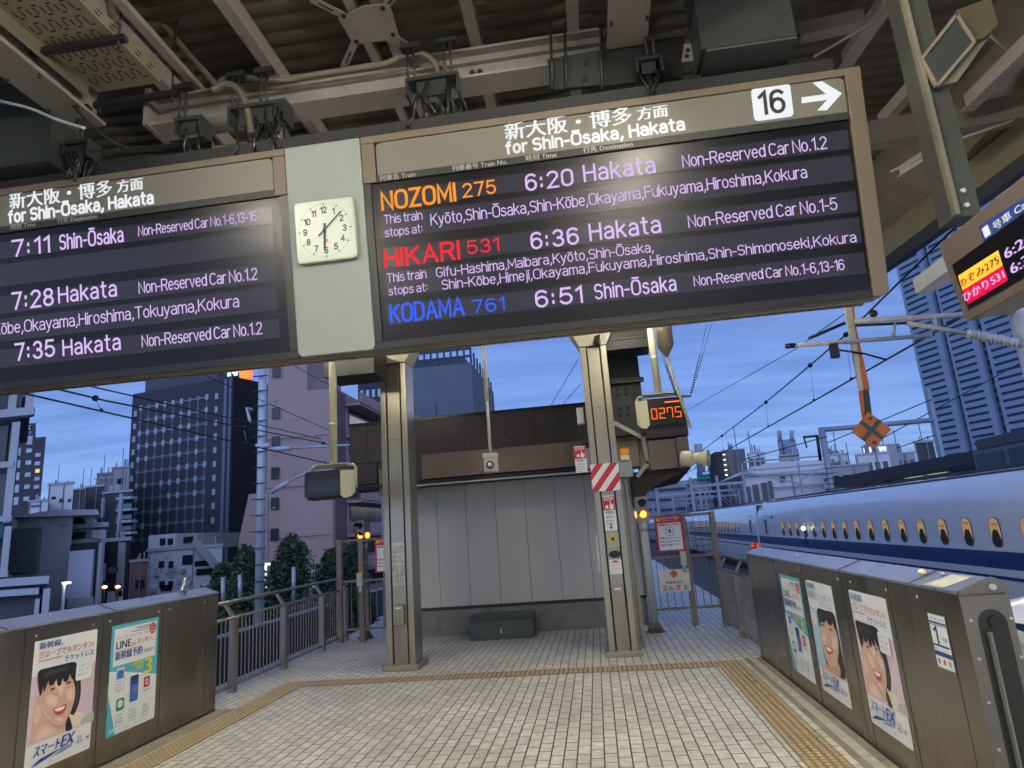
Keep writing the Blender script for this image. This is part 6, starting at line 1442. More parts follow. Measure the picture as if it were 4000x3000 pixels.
# portal structure on the right
PT = mat('portal_paint', (.26, .30, .36), .5, .2, var=.06)
t = thing('line_portal', 'pale blue portal with a level pipe behind the diamond sign', 'portal', (13.8, 40, 0))
MB().tube([(13.8, 40, -1.4), (13.86, 40, 6.45)], .19, 12).build('post', PT, t); MB().tube([(13.9, 40, 6.30), (20.2, 40, 6.32)], .15, 10).build('beam', PT, t); MB().tube([(20.2, 40, -2), (20.2, 40, 8.2)], .15, 12).build('post', PT, t)
for k in range(9): MB().box((13.45, 39.8, 1.6+k*.3), (14.2, 39.84, 1.64+k*.3)).build('rung', DKMET, t)
t = thing('line_gantry', 'flat blue grey trussed gantry across the tracks in front of the white building', 'gantry', (10, 60, 3))
for z in (4.3, 5.0): 
    a = at(2905, 1805 if z > 4.5 else 1840, Y=60); b = at(3230, 1780 if z > 4.5 else 1812, Y=60); MB().bar(a, b, .12, .14).build('chord', PT, t)
for a, b in (((2905, 1843), (3120, 1888)), ((3130, 1875), (3205, 1832)), ((3120, 1890), (3225, 1920)), ((3118, 1810), (3135, 1925)), ((2898, 1810), (2908, 1925))): MB().bar(at(*a, Y=60), at(*b, Y=60), .12, .14).build('strut', PT, t)
t = thing('insulator_arm', 'small dark arm with a hanging insulator left of the portal', 'arm', (13, 42, 6))
for a, b, r in (((3137, 1708), (3197, 1702), .07), ((3140, 1708), (3152, 1750), .05), ((3192, 1702), (3205, 1800), .10)): MB().tube([at(*a, Y=42), at(*b, Y=42)], r, 8).build('arm_piece', DKMET, t)
for k, (y, x0, x1) in enumerate(((95, 2560, 2900), (120, 2620, 2880), (75, 2700, 2905), (160, 2540, 2800))):
    t = thing('line_gantry', ('far gantry over the tracks, third from the white building', 'far gantry over the tracks behind the blue rooftop sign', 'far gantry over the tracks nearest the white building', 'farthest gantry over the tracks')[k], 'gantry', (0, y, 0))
    zz = 5.2; a = at(x0, 1900, Y=y); b = at(x1, 1880, Y=y); MB().bar((a.x, y, zz), (b.x, y, zz), .2, .3).build('beam', PT, t)
    for f in (0, .5, 1): MB().tube([(a.x+(b.x-a.x)*f, y, -1.4), (a.x+(b.x-a.x)*f, y, zz+1)], .18, 8).build('post', PT, t)
    for f in (.25, .7): MB().bar((a.x+(b.x-a.x)*f, y, zz), (a.x+(b.x-a.x)*(f+.12), y, zz-1.6), .1, .1).build('brace', PT, t)

# ================================================================== CITY
def fbox(Y, x0, y0, x1, y1, d=8.):
    """corners of an upright box facing the viewer at real distance Y"""
    xm, ym = (x0+x1)/2, (y0+y1)/2; a = at(x0, ym, Y=Y).x; b = at(x1, ym, Y=Y).x
    return (a, Y, at(xm, y1, Y=Y).z), (b, Y+d, at(xm, y0, Y=Y).z)
GLASS = mat('dark_window', (.02, .028, .04), .15, var=.3, scale=.5)
PALEW = mat('pale_window', (.40, .48, .60), .3, var=.15, scale=.5)
LITW = flat('lit_city_window', (.7, .4, .15), .4, emit=.9, ecol=(1, .55, .2))
def facade(t, P1, P2, z0, z1, cols, rows, wf, hf, mt, mar=(.04, .04), name='window', out=.06, lit=(), skip=()):
    P1 = Vector((P1[0], P1[1], 0)); P2 = Vector((P2[0], P2[1], 0)); L_ = (P2-P1).length; ux = (P2-P1)/L_; n = Vector((ux.y, -ux.x, 0))
    if n.y > 0 and abs(n.y) > abs(n.x)*.2: n = -n
    cw = L_*(1-2*mar[0])/cols; rh = (z1-z0)*(1-2*mar[1])/rows; proto = {}
    for j in range(rows):
        for i in range(cols):
            if (i, j) in skip: continue
            m_ = LITW if (i, j) in lit else mt
            o = P1+ux*(L_*mar[0]+cw*(i+.5))+Vector((0, 0, z0+(z1-z0)*mar[1]+rh*(j+.5)))
            if m_.name not in proto:
                mb = MB(); mb.obox(o, ux, Vector((0, 0, 1)), n, (-cw*wf/2, -rh*hf/2, -.02), (cw*wf/2, rh*hf/2, out)); w_ = mb.build(name, m_, t); proto[m_.name] = (w_, o)
            else:
                w0, o0 = proto[m_.name]; c = w0.copy(); COL.objects.link(c); c.location = o-o0
def bprism(t, pts, z0, z1, mt, name='walls'):
    return MB().slab([(p[0], p[1], z0) for p in pts], (0, 0, 1), z1-z0).build(name, mt, t)
def bldg(name, lab, pts, z0, z1, mt, grp=None):
    c = (sum(p[0] for p in pts)/len(pts), sum(p[1] for p in pts)/len(pts), z0)
    t = thing(name, lab, 'building', c, grp); bprism(t, pts, z0, z1, mt); return t
def wallm(nm, c, v=.08): return mat(nm, c, .8, var=v, scale=.25)
# dark hotel
z = 27.9; A = at(519, 1540, Y=95); z = A.z; B = at(930, 1465, Z=z); C_ = at(997, 1478, Z=z); B = Vector((-53.2, 90.6, 0)); 
Cc = Vector((B.x+3.0, B.y+9.5, 0)); n_ = Vector((Cc.x-B.x, Cc.y-B.y, 0)); D_ = Vector((A.x, A.y, 0))+n_
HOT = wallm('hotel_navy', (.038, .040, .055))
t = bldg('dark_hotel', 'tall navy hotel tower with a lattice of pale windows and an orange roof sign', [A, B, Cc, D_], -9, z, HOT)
HP = Plane((A.x, A.y, 0), B-Vector((A.x, A.y, 0)), (0, 0, 1), Vector((B.y-A.y, -(B.x-A.x), 0))); LH = (Vector((B.x, B.y, 0))-Vector((A.x, A.y, 0))).length
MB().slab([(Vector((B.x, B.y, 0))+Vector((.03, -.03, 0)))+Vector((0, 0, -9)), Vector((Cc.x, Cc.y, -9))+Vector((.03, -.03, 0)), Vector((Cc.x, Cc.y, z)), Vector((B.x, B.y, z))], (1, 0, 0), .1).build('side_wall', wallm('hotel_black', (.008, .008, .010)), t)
MULL = flat('hotel_pale', (.30, .38, .48), .5); MULD = flat('hotel_pale_dim', (.15, .18, .25), .5)
u0, u1 = LH*.10, LH*.76; zb, ztp = 4.5, z-2.6; nc, nr = 9, 11
for i in range(nc):
    b = MB(); u = u0+(u1-u0)*i/(nc-1); HP.box(b, u-.07, zb, u+.07, ztp, 0, .08); b.build('mullion', MULD, t)
first = None
for j in range(nr):
    v = ztp-(ztp-zb)*j/(nr-1)
    b = MB(); HP.box(b, u0, v-.10, u1, v+.10, 0, .07); b.build('ledge', MULD, t)
    for i in range(nc):
        u = u0+(u1-u0)*i/(nc-1)
        if first is None: b = MB(); HP.box(b, u-.28, v-.42, u+.28, v+.42, .0, .12); first = b.build('window', MULL, t); f0 = (u, v); fd = MB(); HP.box(fd, u-.28, v-.3, u+.28, v+.36, .0, .1); fd = fd.build('dim_window', MULD, t); prs = random.Random(3)
        else: c = (first if prs.random() > .25+j*.07 else fd).copy(); COL.objects.link(c); c.location = HP.ux*(u-f0[0])+HP.uy*(v-f0[1])
for uu, m_ in ((LH*.035, MULL),):
    pass
fs = []
for j in range(10):
    v = ztp-.8-(ztp-zb)*j/10
    if j == 0: b = MB(); HP.box(b, LH*.03, v-.45, LH*.03+.55, v+.45, 0, .1); e1_ = b.build('edge_window', MULL, t); b = MB(); HP.box(b, LH*.84, v+.2, LH*.84+.55, v+1.1, 0, .1); e2_ = b.build('edge_window', MULL, t); v00 = v
    else:
        for e in (e1_, e2_):
            c = e.copy(); COL.objects.link(c); c.location = HP.uy*(v-v00)
for a_, w_ in ((.925, .5), (.975, .35)):
    b = MB(); HP.box(b, LH*a_, -5, LH*a_+w_, z-.3, 0, .12); b.build('pale_strip', flat('hotel_strip', (.12, .14, .22), .5), t)
pa = HP.P(LH*.08, z, -1.5); b = MB(); HP.box(b, LH*.06, z+.01, LH*.80, z+2.6, -6, -1.2); b.build('roof_house', wallm('hotel_roof', (.07, .08, .11)), t)
q = at(963, 1466, Y=93); MB().box((q.x-.9, 92.5, q.z-.6), (q.x+.9, 93.2, q.z+1.6)).build('roof_sign', flat('sign_orange_lit', (.9, .25, .03), .4, emit=1.4, ecol=(1, .17, .01)), t)
SG = Plane((at(895, 1466, Y=93).x, 92.6, at(895, 1466, Y=93).z-.4), (1, 0, 0), (0, 0, 1), (0, -1, 0)); SG.text('INN', flat('sign_white_lit', (.9, .9, .9), .4, emit=1.0, ecol=(.7, 1, .8)), t, 0, .1, 0, width=2.4, cap=1.4, bold=.06)
# pink apartment block
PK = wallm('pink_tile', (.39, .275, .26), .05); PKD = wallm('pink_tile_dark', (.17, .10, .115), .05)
t = bldg('pink_building', 'large dull pink apartment block with balconies on its right side', [(-23.6, 45), (-18.5, 45.5), (-18.5, 75), (-23.6, 75)], -9, 13.2, PK)
t_pink = t
bprism(t, [(-23.6, 45.02), (-20.6, 45.3), (-20.6, 52), (-23.6, 52)], 13.21, 19, PK, 'upper_block')
MB().slab([at(x, y, Y=44.9) for x, y in ((1046, 1925), (972, 1930), (936, 2095), (926, 2200), (922, 2700), (1046, 2700))], (0, 1, 0), 12).build('lower_wing', PK, t)
for zz in (14.4, 11.2, 9.0, 6.7, 4.5, 2.3, 0.0): MB().box((-23.2, 44.93, zz), (-22.6, 44.99, zz+.85)).build('window', GLASS, t)
for zz in (-.6, -3.2): MB().box((-19.9, 45.2-.12, zz), (-18.8+.0, 45.36, zz+.6)).build('strip_window', GLASS, t)
for k in range(9):
    zz = 12.2-2.5*k
    MB().box((-18.49, 47.5, zz), (-17.3, 74, zz+.18)).build('balcony_slab', PK, t); MB().box((-17.32, 47.5, zz+.181), (-17.22, 74, zz+1.0)).build('balcony_parapet', PK, t)
    MB().box((-18.49, 48.2, zz-1.3), (-18.42, 73.5, zz-.1)).build('balcony_opening', GLASS, t)
for k in (1, 4): MB().box((-17.215, 54, 12.2-2.5*k+.2), (-17.2, 60, 12.2-2.5*k+.95)).build('white_panel', PALEW, t)
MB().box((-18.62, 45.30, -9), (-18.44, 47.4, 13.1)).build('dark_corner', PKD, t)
MB().box((-20.0, 60, 13.21), (-18.6, 70, 15)).build('roof_house', wallm('cream_block', (.4, .4, .4)), t)
rb = MB()
for k in range(9): rb.tube([(-20.4+.25*k, 46, 13.2), (-20.4+.25*k, 46, 14.1)], .02, 4)
rb.tube([(-20.5, 46, 14.1), (-18.5, 46, 14.1)], .03, 4); rb.build('roof_railing', GALV, t)
# building wrapped in scaffold netting
NET = mat('netting', (.105, .135, .175), .8, var=.12, scale=.12, aniso=(1, 1, .3)); NETD = mat('netting_dark', (.085, .11, .15), .8, var=.14, scale=.1)
z = 44.0; P1 = at(1600, 1400, Y=150); P2 = at(1838, 1385, Y=150); P3 = at(1925, 1490, Y=186)
t = bldg('netted_building', 'tall building wrapped in blue grey scaffold netting behind the booth', [(P1.x-12, 150), (P2.x, 150), (P3.x, 186), (P3.x-40, 186)], -9, 42.5, NET)
for x0, x1, z0, z1 in ((-38.5, -35.5, -9, 33), (-33.5, -31, -9, 22), (-36, -33.6, -9, 30)): MB().box((x0, 149.3, z0), (x1, 149.95, z1)).build('netting_sheet', NETD if x0 > -34 else NET, t)
fm = MB()
for k in range(15): x = P1.x-8+(P2.x-P1.x+8)*k/14; fm.bar((x, 150.2, 42.5), (x, 150.2, 46.4), .45, .45)
for zz in (44.3, 46.2): fm.bar((P1.x-8, 150.2, zz), (P2.x, 150.2, zz), .5, .5)
for k in range(8): y = 150+36*k/8; fm.bar((P2.x+(P3.x-P2.x)*k/8, y, 42.5), (P2.x+(P3.x-P2.x)*k/8, y, 46.4-2*k/8), .45, .45)
fm.build('scaffold_frame', flat('frame_navy', (.03, .04, .07), .6), t); MB().box((P1.x-5, 152, 42.51), (P2.x-2, 170, 44.8)).build('roof_core', wallm('core_grey', (.16, .2, .27)), t)
a, b = fbox(80, 1400, 1470, 1500, 1800, 14); t = bldg('navy_building', 'dark navy building glimpsed left of the left steel column', [(a[0], 80), (b[0], 80), (b[0], 94), (a[0], 94)], -9, b[2], wallm('navy_block', (.03, .04, .07)))
facade(t, (a[0], 80), (b[0], 80), 8, b[2], 4, 4, .5, .3, PALEW)
# lattice pole beside the left column
t = thing('lattice_pole', 'thin rusty lattice pole beside the left steel column', 'pole', (-3.3, 13, 3))
rp = MB(); a = at(1610, 1330, Y=12.5); b = at(1622, 1660, Y=12.5)
rp.tube([a, b], .012, 6); rp.tube([at(1600, 1330, Y=12.5), at(1614, 1660, Y=12.5)], .012, 6); rp.build('rail', RUST, t)
for k in range(9): MB().tube([at(1601+k*1.5, 1375+k*34, Y=12.5), at(1611+k*1.5, 1375+k*34, Y=12.5)], .009, 5).build('rung', RUST, t)
MB().bar(at(1590, 1455, Y=12.45), at(1620, 1485, Y=12.45), .04, .05).bar(at(1598, 1670, Y=12.45), at(1630, 1695, Y=12.45), .04, .05).build('bracket', GALV, t)

# ---- left side
GREYF = wallm('frame_concrete', (.38, .41, .46)); GDK = wallm('frame_dark', (.06, .065, .08))
skw(31, 125, 1600)
t = thing('framed_building', 'dark building with a pale concrete frame at the left edge of the picture', 'building', (-24, 30, 0))
a, b = fbox(31, -500, 1520, 120, 1640, 8); MB().box((a[0], 31, a[2]), b).build('upper_storey', GDK, t)
a, b = fbox(31, -500, 1640, 42, 2320, 8); MB().box((a[0], 31, -9), (b[0], 39, b[2]-.01)).build('lower_storeys', GDK, t)
skw(30, 125, 1600)
for nm, x0, y0, x1, y1 in (('column', 98, 1530, 130, 1622), ('column', 32, 1530, 64, 1622), ('ledge', -500, 1620, 130, 1650), ('column', 28, 1650, 60, 2040), ('ledge', -500, 1826, 50, 1848), ('ledge', -500, 2036, 42, 2056), ('column', 8, 2056, 36, 2250), ('ledge', -500, 2250, 28, 2272)):
    a, b = fbox(30 if nm == 'column' else 29.94, x0, y0, x1, y1, .5); MB().box(a, b).build(nm, GREYF, t)
SKEW = None
a, b = fbox(30.9, 70, 1540, 96, 1618, .05); MB().box(a, b).build('window', GLASS, t); a, b = fbox(30.9, -100, 1660, 26, 1820, .05); MB().box(a, b).build('window', GLASS, t); a, b = fbox(30.9, -100, 1855, 18, 2030, .05); MB().box(a, b).build('window', GLASS, t)
a, b = fbox(30, -200, 2055, 10, 2110, .3); MB().box(a, b).build('sign_panel', wallm('sign_teal', (.03, .10, .12)), t)
skw(27.6, 175, 2380)
t = thing('portal_entrance', 'pale framed entrance block low at the left edge', 'building', (-24, 27, -4))
a, b = fbox(27.6, -400, 2290, 175, 2460, 5); MB().box((a[0], 27.6, -9), b).build('block', GDK, t)
skw(27, 180, 2380)
for nm, x0, y0, x1, y1 in (('lintel', -400, 2270, 190, 2300), ('jamb', 162, 2300, 190, 2470), ('inner_lintel', -400, 2315, 150, 2340), ('inner_jamb', 132, 2340, 150, 2470)):
    a, b = fbox(27, x0, y0, x1, y1, .55 if 'inner' not in nm else .5); MB().box(a, b).build(nm, GREYF, t)
skw(75, 166, 1850)
t = thing('max_building', 'dark building with big white windows and white roof lettering at the left', 'building', (-60, 75, 0)); t.name = 'dark_office_building'
a, b = fbox(75, 55, 1712, 166, 2010, 12); MB().box((a[0], 75, -9), b).build('walls', wallm('office_black', (.05, .05, .065)), t); xa, xb, zt_ = a[0], b[0], b[2]
a, b = fbox(75, 55, 1656, 137, 1712, 10); MB().box((a[0], 75, zt_+.01), b).build('roof_block', wallm('office_black', (0, 0, 0)), t)
OP = Plane((a[0], 74.9, 0), (1, 0, 0), (0, 0, 1), (0, -1, 0)); LW = flat('pale_lettering', (.55, .6, .7), .5)
OP.text_px('MAX', LW, t, (64, 1682), (118, 1678), 17, bold=.08); OP.text_px('RESIDENCE', LW, t, (62, 1698), (122, 1694), 8, bold=.02)
for k in range(6):
    a, b = fbox(74.9, 62-k*2.2, 1702+k*48, 82-k*2.2, 1732+k*48, .1); MB().box(a, b).build('window', PALEW, t)
for k in range(6):
    a, b = fbox(74.9, 105-k*2.6, (1703 if k == 0 else 1752+(k-1)*47), 126-k*2.6, (1736 if k == 0 else 1768+(k-1)*47), .1); MB().box(a, b).build('window', PALEW, t)
for k in range(4):
    a, b = fbox(74.9, 138-k*2, 1770+k*33 if k < 2 else 1770+(k+.9)*32, 158-k*2, (1784+k*33) if k < 2 else 1784+(k+.9)*32, .1); MB().box(a, b).build('window', PALEW, t)
a, b = fbox(74.85, 138, 1832, 152, 1846, .1); MB().box(a, b).build('window', LITW, t)
for k in range(4): a, b = fbox(76, 170-k*2, 1755+k*46, 184-k*2, 1778+k*46, 2); MB().box(a, b).build('balcony', wallm('balcony_grey', (.2, .22, .27)), t)
SKEW = None
WG = wallm('white_grey_wall', (.58, .60, .64)); MG = wallm('mid_grey_wall', (.33, .34, .37)); DG = wallm('dark_grey_wall', (.055, .058, .07))
def simple(lab, Y, x0, y0, x1, y1, mt, d=8, name='city_building', wins=(), z0=-9, grp='buildings of the city'):
    global SKEW
    a, b = fbox(Y, x0, y0, x1, y1, d); SKEW = (Y, (b[0] if b[0] < 0 else a[0] if a[0] > 0 else 0)/Y); t = thing(name, lab, 'building', ((a[0]+b[0])/2, Y, z0), grp)
    MB().box((a[0], Y, z0), b).build('walls', mt, t)
    for w in wins:
        p, q = fbox(Y-.08, *w[:4], .1); MB().box(p, q).build(w[4] if len(w) > 4 else 'window', w[5] if len(w) > 5 else GLASS, t)
    rr_ = random.Random(int(x0*7+y0)); W_ = b[0]-a[0]; hh_ = Y*.012
    if z0 < 0:
        for k in range(4):
            cx_ = a[0]+W_*(.12+.76*rr_.random()); ww_ = min(W_*.09, hh_*2)*(.6+rr_.random()); cy_ = Y+.5+rr_.random()*d*.3
            MB().box((cx_-ww_/2, cy_, b[2]+.01), (cx_+ww_/2, cy_+ww_, b[2]+hh_*(.5+rr_.random()))).build('roof_unit', wallm('unit_grey', (.20, .21, .24)) if k % 2 else wallm('unit_pale', (.36, .38, .42)), t)
        cx_ = a[0]+W_*(.2+.6*rr_.random()); MB().tube([(cx_, Y+1, b[2]), (cx_, Y+1, b[2]+hh_*3)], Y*.0006, 5).build('aerial', DKMET, t)
        for f in (.03, .62):
            MB().tube([(a[0]+W_*f, Y-Y*.001, z0), (a[0]+W_*f, Y-Y*.001, b[2])], Y*.0009, 6).build('drain_pipe', wallm('unit_grey', (.2, .2, .2)), t)
        MB().box((a[0]-.1, Y-.12, b[2]+.0), (b[0]+.1, Y+.3, b[2]+.22)).build('parapet_edge', wallm('unit_pale', (.36, .38, .42)), t)
    SKEW = None
    return t, a, b
simple('small white cubic building with two little windows left of the hotel', 62, 188, 1893, 284, 2000, WG, wins=((232, 1947, 248, 1962), (264, 1948, 276, 1960), (200, 1940, 216, 1950)))
simple('low white annex with blue characters beside the white cubic building', 60, 114, 1960, 186, 2010, WG, wins=((120, 1972, 160, 1980, 'lettering', NAVY),))
simple('distant dark slab between the white cube and the brown block', 110, 282, 1912, 332, 1990, DG)
simple('dark brown block with pale balconies left of the hotel', 70, 328, 1903, 400, 2110, wallm('brown_grey', (.06, .055, .062)), wins=())
t, a, b = simple('balcony block standing against the left side of the hotel', 68, 398, 1925, 512, 2110, DG)
for k in range(4):
    p, q = fbox(67, 452, 1940+k*46, 512, 1950+k*46, 1); MB().box(p, q).build('balcony_slab', GREYF, t); p, q = fbox(67.1, 454, 1968+k*44, 512, 1984+k*44, .1); MB().box(p, q).build('balcony_glass', flat('balcony_glass', (.16, .24, .28), .2), t)
p, q = fbox(66.9, 460, 1930, 472, 2100, .3); MB().box(p, q).build('column', GREYF, t); p, q = fbox(66.9, 394, 1945, 402, 2020, .3); MB().box(p, q).build('column', GREYF, t)
simple('pale penthouse with a flat roof ledge over the brown block', 85, 380, 1852, 437, 1905, MG, wins=((368, 1866, 437, 1870, 'ledge', WG),)); simple('grey penthouse touching the left edge of the hotel', 84, 437, 1828, 505, 1905, MG, wins=((458, 1870, 480, 1890),))
# white curved roof hall and grey hall
skw(36, 265, 2200)
t = thing('grey_hall', 'grey hall with a louvred panel and a folded white roof', 'building', (-25, 36, 0))
a, b = fbox(36, 42, 2020, 265, 2560, 14); MB().box((a[0], 36, -9), b).build('walls', wallm('hall_grey', (.40, .41, .45)), t)
r0, r1, r2, r3 = at(48, 2022, Y=35.6), at(265, 1995, Y=35.6), at(380, 2012, Y=35.6), at(380, 1990, Y=35.6)
MB().slab([at(48, 2022, Y=35.6), at(150, 2000, Y=35.6), at(232, 1990, Y=35.6), at(380, 1990, Y=35.6), at(388, 2010, Y=35.6), at(270, 2014, Y=35.6)], (0, 1, 0), 10).build('white_roof', wallm('roof_white', (.55, .6, .68)), t)
p, q = fbox(35.9, 40, 2064, 152, 2240, .1); MB().box(p, q).build('louvre_panel', wallm('louvre_teal', (.07, .11, .125)), t)
for k in range(13): p, q = fbox(35.8, 44+k*8.4-1, 2066, 47+k*8.4-1, 2238, .1); MB().box(p, q).build('louvre', wallm('louvre_pale', (.15, .20, .21)), t)
p, q = fbox(35.8, 238, 2040, 250, 2050, .2); MB().box(p, q).build('wall_lamp', GALV, t)
skw(38, 372, 2070)
t = thing('terraced_building', 'pale terraced building with strip windows right of the grey hall', 'building', (-23, 38, 0))
a, b = fbox(38, 266, 2012, 372, 2130, 10); MB().box((a[0], 38, -9), b).build('walls', MG, t)
for x0, y0, x1, y1, nm, m_ in ((266, 2045, 408, 2062, 'ledge', wallm('roof_white', (.5, .5, .5))), (268, 2015, 336, 2044, 'window', GLASS), (266, 2078, 318, 2104, 'window', GLASS), (358, 2070, 398, 2105, 'white_panel', WG), (266, 2106, 375, 2122, 'ledge', GREYF)): p, q = fbox(37.6, x0, y0, x1, y1, .35); MB().box(p, q).build(nm, m_, t)
MB().bar(at(340, 2012, Y=37.5), at(362, 2048, Y=37.5), .35, .4).build('slanting_frame', wallm('roof_white', (.5, .5, .5)), t)
skw(34.4, 400, 2260)
t = thing('billboard_building', 'dark building with a tall blank white billboard', 'building', (-22, 34, 0))
a, b = fbox(34.4, 264, 2125, 400, 2400, 9); MB().box((a[0], 34.4, -9), b).build('walls', wallm('charcoal', (.02, .02, .026)), t)
p, q = fbox(34.2, 264, 2150, 358, 2335, .15); MB().box(p, q).build('billboard', wallm('billboard_white', (.46, .5, .62)), t); p, q = fbox(34.2, 262, 2335, 362, 2372, .15); MB().box(p, q).build('lower_panel', MG, t); p, q = fbox(34.1, 378, 2120, 392, 2370, .2); MB().box(p, q).build('grey_strip', MG, t)
SKEW = None
t, a, b = simple('dark narrow building with a lit entrance between billboard and hotel', 37, 395, 2115, 500, 2420, wallm('plum_black', (.03, .025, .035)))
for x0, y0, x1, y1, m_, nm in ((456, 2120, 482, 2330, MG, 'grey_column'), (402, 2200, 408, 2270, PALEW, 'sign'), (420, 2215, 460, 2240, wallm('reflection', (.12, .13, .16)), 'window'), (418, 2310, 475, 2360, WG, 'poster_board')): p, q = fbox(36.9, x0, y0, x1, y1, .1); MB().box(p, q).build(nm, m_, t)
simple('small orange brown house under the hotel', 55, 506, 2195, 570, 2400, wallm('orange_brown', (.25, .13, .10)), wins=((528, 2265, 562, 2298),))
t_old, a, b = simple('old white stained building with roof sheds and outside stairs', 47, 575, 2145, 866, 2340, mat('stained_white', (.56, .57, .60), .85, var=.12, dirt=((.13, .13, .15), .9, .56), scale=.4), wins=((620, 2192, 640, 2218), (658, 2192, 676, 2218), (712, 2168, 752, 2205), (622, 2270, 642, 2296), (656, 2270, 674, 2296), (626, 2285, 670, 2308), (760, 2190, 830, 2210), (766, 2220, 850, 2245)))
t = t_old; p, q = fbox(47.5, 580, 2088, 684, 2146, 6); MB().box(p, q).build('roof_shed', WG, t); p, q = fbox(47.5, 706, 2086, 772, 2146, 6); MB().box(p, q).build('roof_shed', wallm('shed_cream', (.36, .37, .34)), t)
for x0, y0, x1, y1 in ((624, 2103, 643, 2130), (655, 2103, 674, 2128), (716, 2096, 752, 2120)): p, q = fbox(47.4, x0, y0, x1, y1, .1); MB().box(p, q).build('window', GLASS, t)
MB().bar(at(765, 2115, Y=46.5), at(868, 2240, Y=46.5), .9, .2).build('stair', MG, t)
p, q = fbox(40, 625, 2283, 672, 2310, .1); 
SKEW = None
for i, (x0, y0) in enumerate(((690, 2262), (724, 2262), (596, 2236), (742, 2300), (586, 2300), (700, 2222))):
    p, q = fbox(46.6, x0, y0, x0+16, y0+15, .35); o = MB().box(p, q).build('air_conditioner', wallm('unit_pale', (.3, .3, .3)), t_old)
for i in range(9):
    p, q = fbox(44.9, 1065+(i % 3)*75, 1560+70*i, 1075+(i % 3)*75, 1566+70*i, .05); MB().box(p, q).build('wall_vent', wallm('unit_pale', (.3, .3, .3)), t_pink)
for k in range(1, 6): MB().box((-23.6, 44.985, 13.2-3.6*k), (-18.75, 45.0, 13.2-3.6*k+.06)).build('panel_joint', PKD, t_pink)
# street furniture on the left
WARM = flat('street_lamp_warm', (.9, .5, .15), .4, emit=7, ecol=(1, .5, .13)); COOL = flat('street_lamp_cool', (.9, .95, .9), .4, emit=7, ecol=(.85, 1, .85))
for i, (x, y, m_, lab) in enumerate(((1232, 2292, WARM, 'warm street lamp seen over the left railing, left of a pair'), (1290, 2287, WARM, 'warm street lamp seen over the left railing, right of a pair'), (409, 2293, WARM, 'warm entrance lamp under the billboard, left one'), (460, 2292, WARM, 'warm entrance lamp under the billboard, right one'), (985, 2335, WARM, 'tiny warm lamp beside the base of the pale mast'))):
    p = at(x, y, Y=33 if i != 4 else 24); t = thing('street_lamp', lab, 'street lamp', (p.x, p.y, -9), 'street lamps below the platform')
    MB().sphere(p, .11 if i != 4 else .05, 10, 6, (1.2, 1, .7)).build('lamp', m_, t); MB().tube([(p.x, p.y, -9), (p.x, p.y, p.z-.15)], .05, 6).build('pole', DKMET, t); MB().tube([p+Vector((0, 0, .10)), p+Vector((0, 0, .16))], .2, 10).build('shade', DKMET, t)
p = at(260, 2277, Y=30); t = thing('street_lamp', 'cool white street lamp on a post before the billboard', 'street lamp', (p.x, p.y, -9), 'street lamps below the platform'); MB().box((p.x-.15, p.y-.1, p.z-.04), (p.x+.15, p.y+.1, p.z+.04)).build('lamp', COOL, t); MB().tube([(p.x-.12, p.y, -9), (p.x-.12, p.y, p.z)], .08, 8).build('pole', GALV, t)
p = at(1068, 2202, Y=26); t = thing('street_lamp', 'flat greenish white street lamp by the pale mast', 'street lamp', (p.x, p.y, -9), 'street lamps below the platform'); MB().box((p.x-.28, p.y-.1, p.z-.06), (p.x+.28, p.y+.1, p.z+.05)).build('lamp', flat('lamp_soft', (.8, .85, .7), .4, emit=.9, ecol=(.9, 1, .75)), t)
t.location = (p.x-.45, p.y, -9)
MB().tube([at(1036, 2300, Y=26), at(1036, 2205, Y=26)], .07, 8).build('lit_pole', flat('lamp_soft', (1, 1, 1)), t)
for i, (x, y0, y1) in enumerate(((872, 2255, 2370), (938, 2245, 2350), (1148, 2215, 2345))):
    tag(MB().tube([at(x, y1, Y=17), at(x-1, y0, Y=17)], .055, 8).build('fence_stake', GALV), ('pale stake before the trees, left one', 'pale stake before the trees, middle one', 'pale stake before the trees, right one of three')[i], 'post', 'pale stakes beyond the left track')
# parapet and walkway of the viaduct on the left
struct('side_walkway', MB().box((-8.75, -60, -1.34), (-8.10, 400, -1.16)), mat('walkway_pale', (.42, .43, .43), .8, var=.12, scale=1.5))
t = thing('viaduct_parapet', 'dark panelled parapet wall beyond the left track', 'wall', (-9.2, 20, -1.4)); MB().box((-9.25, -40, -1.55), (-9.15, 200, -.25)).build('wall', mat('parapet_dark', (.045, .045, .055), .8, var=.3, scale=.8, aniso=(1, .3, .1)), t); MB().box((-9.3, -40, -.249), (-9.10, 200, -.20)).build('coping', MG, t)
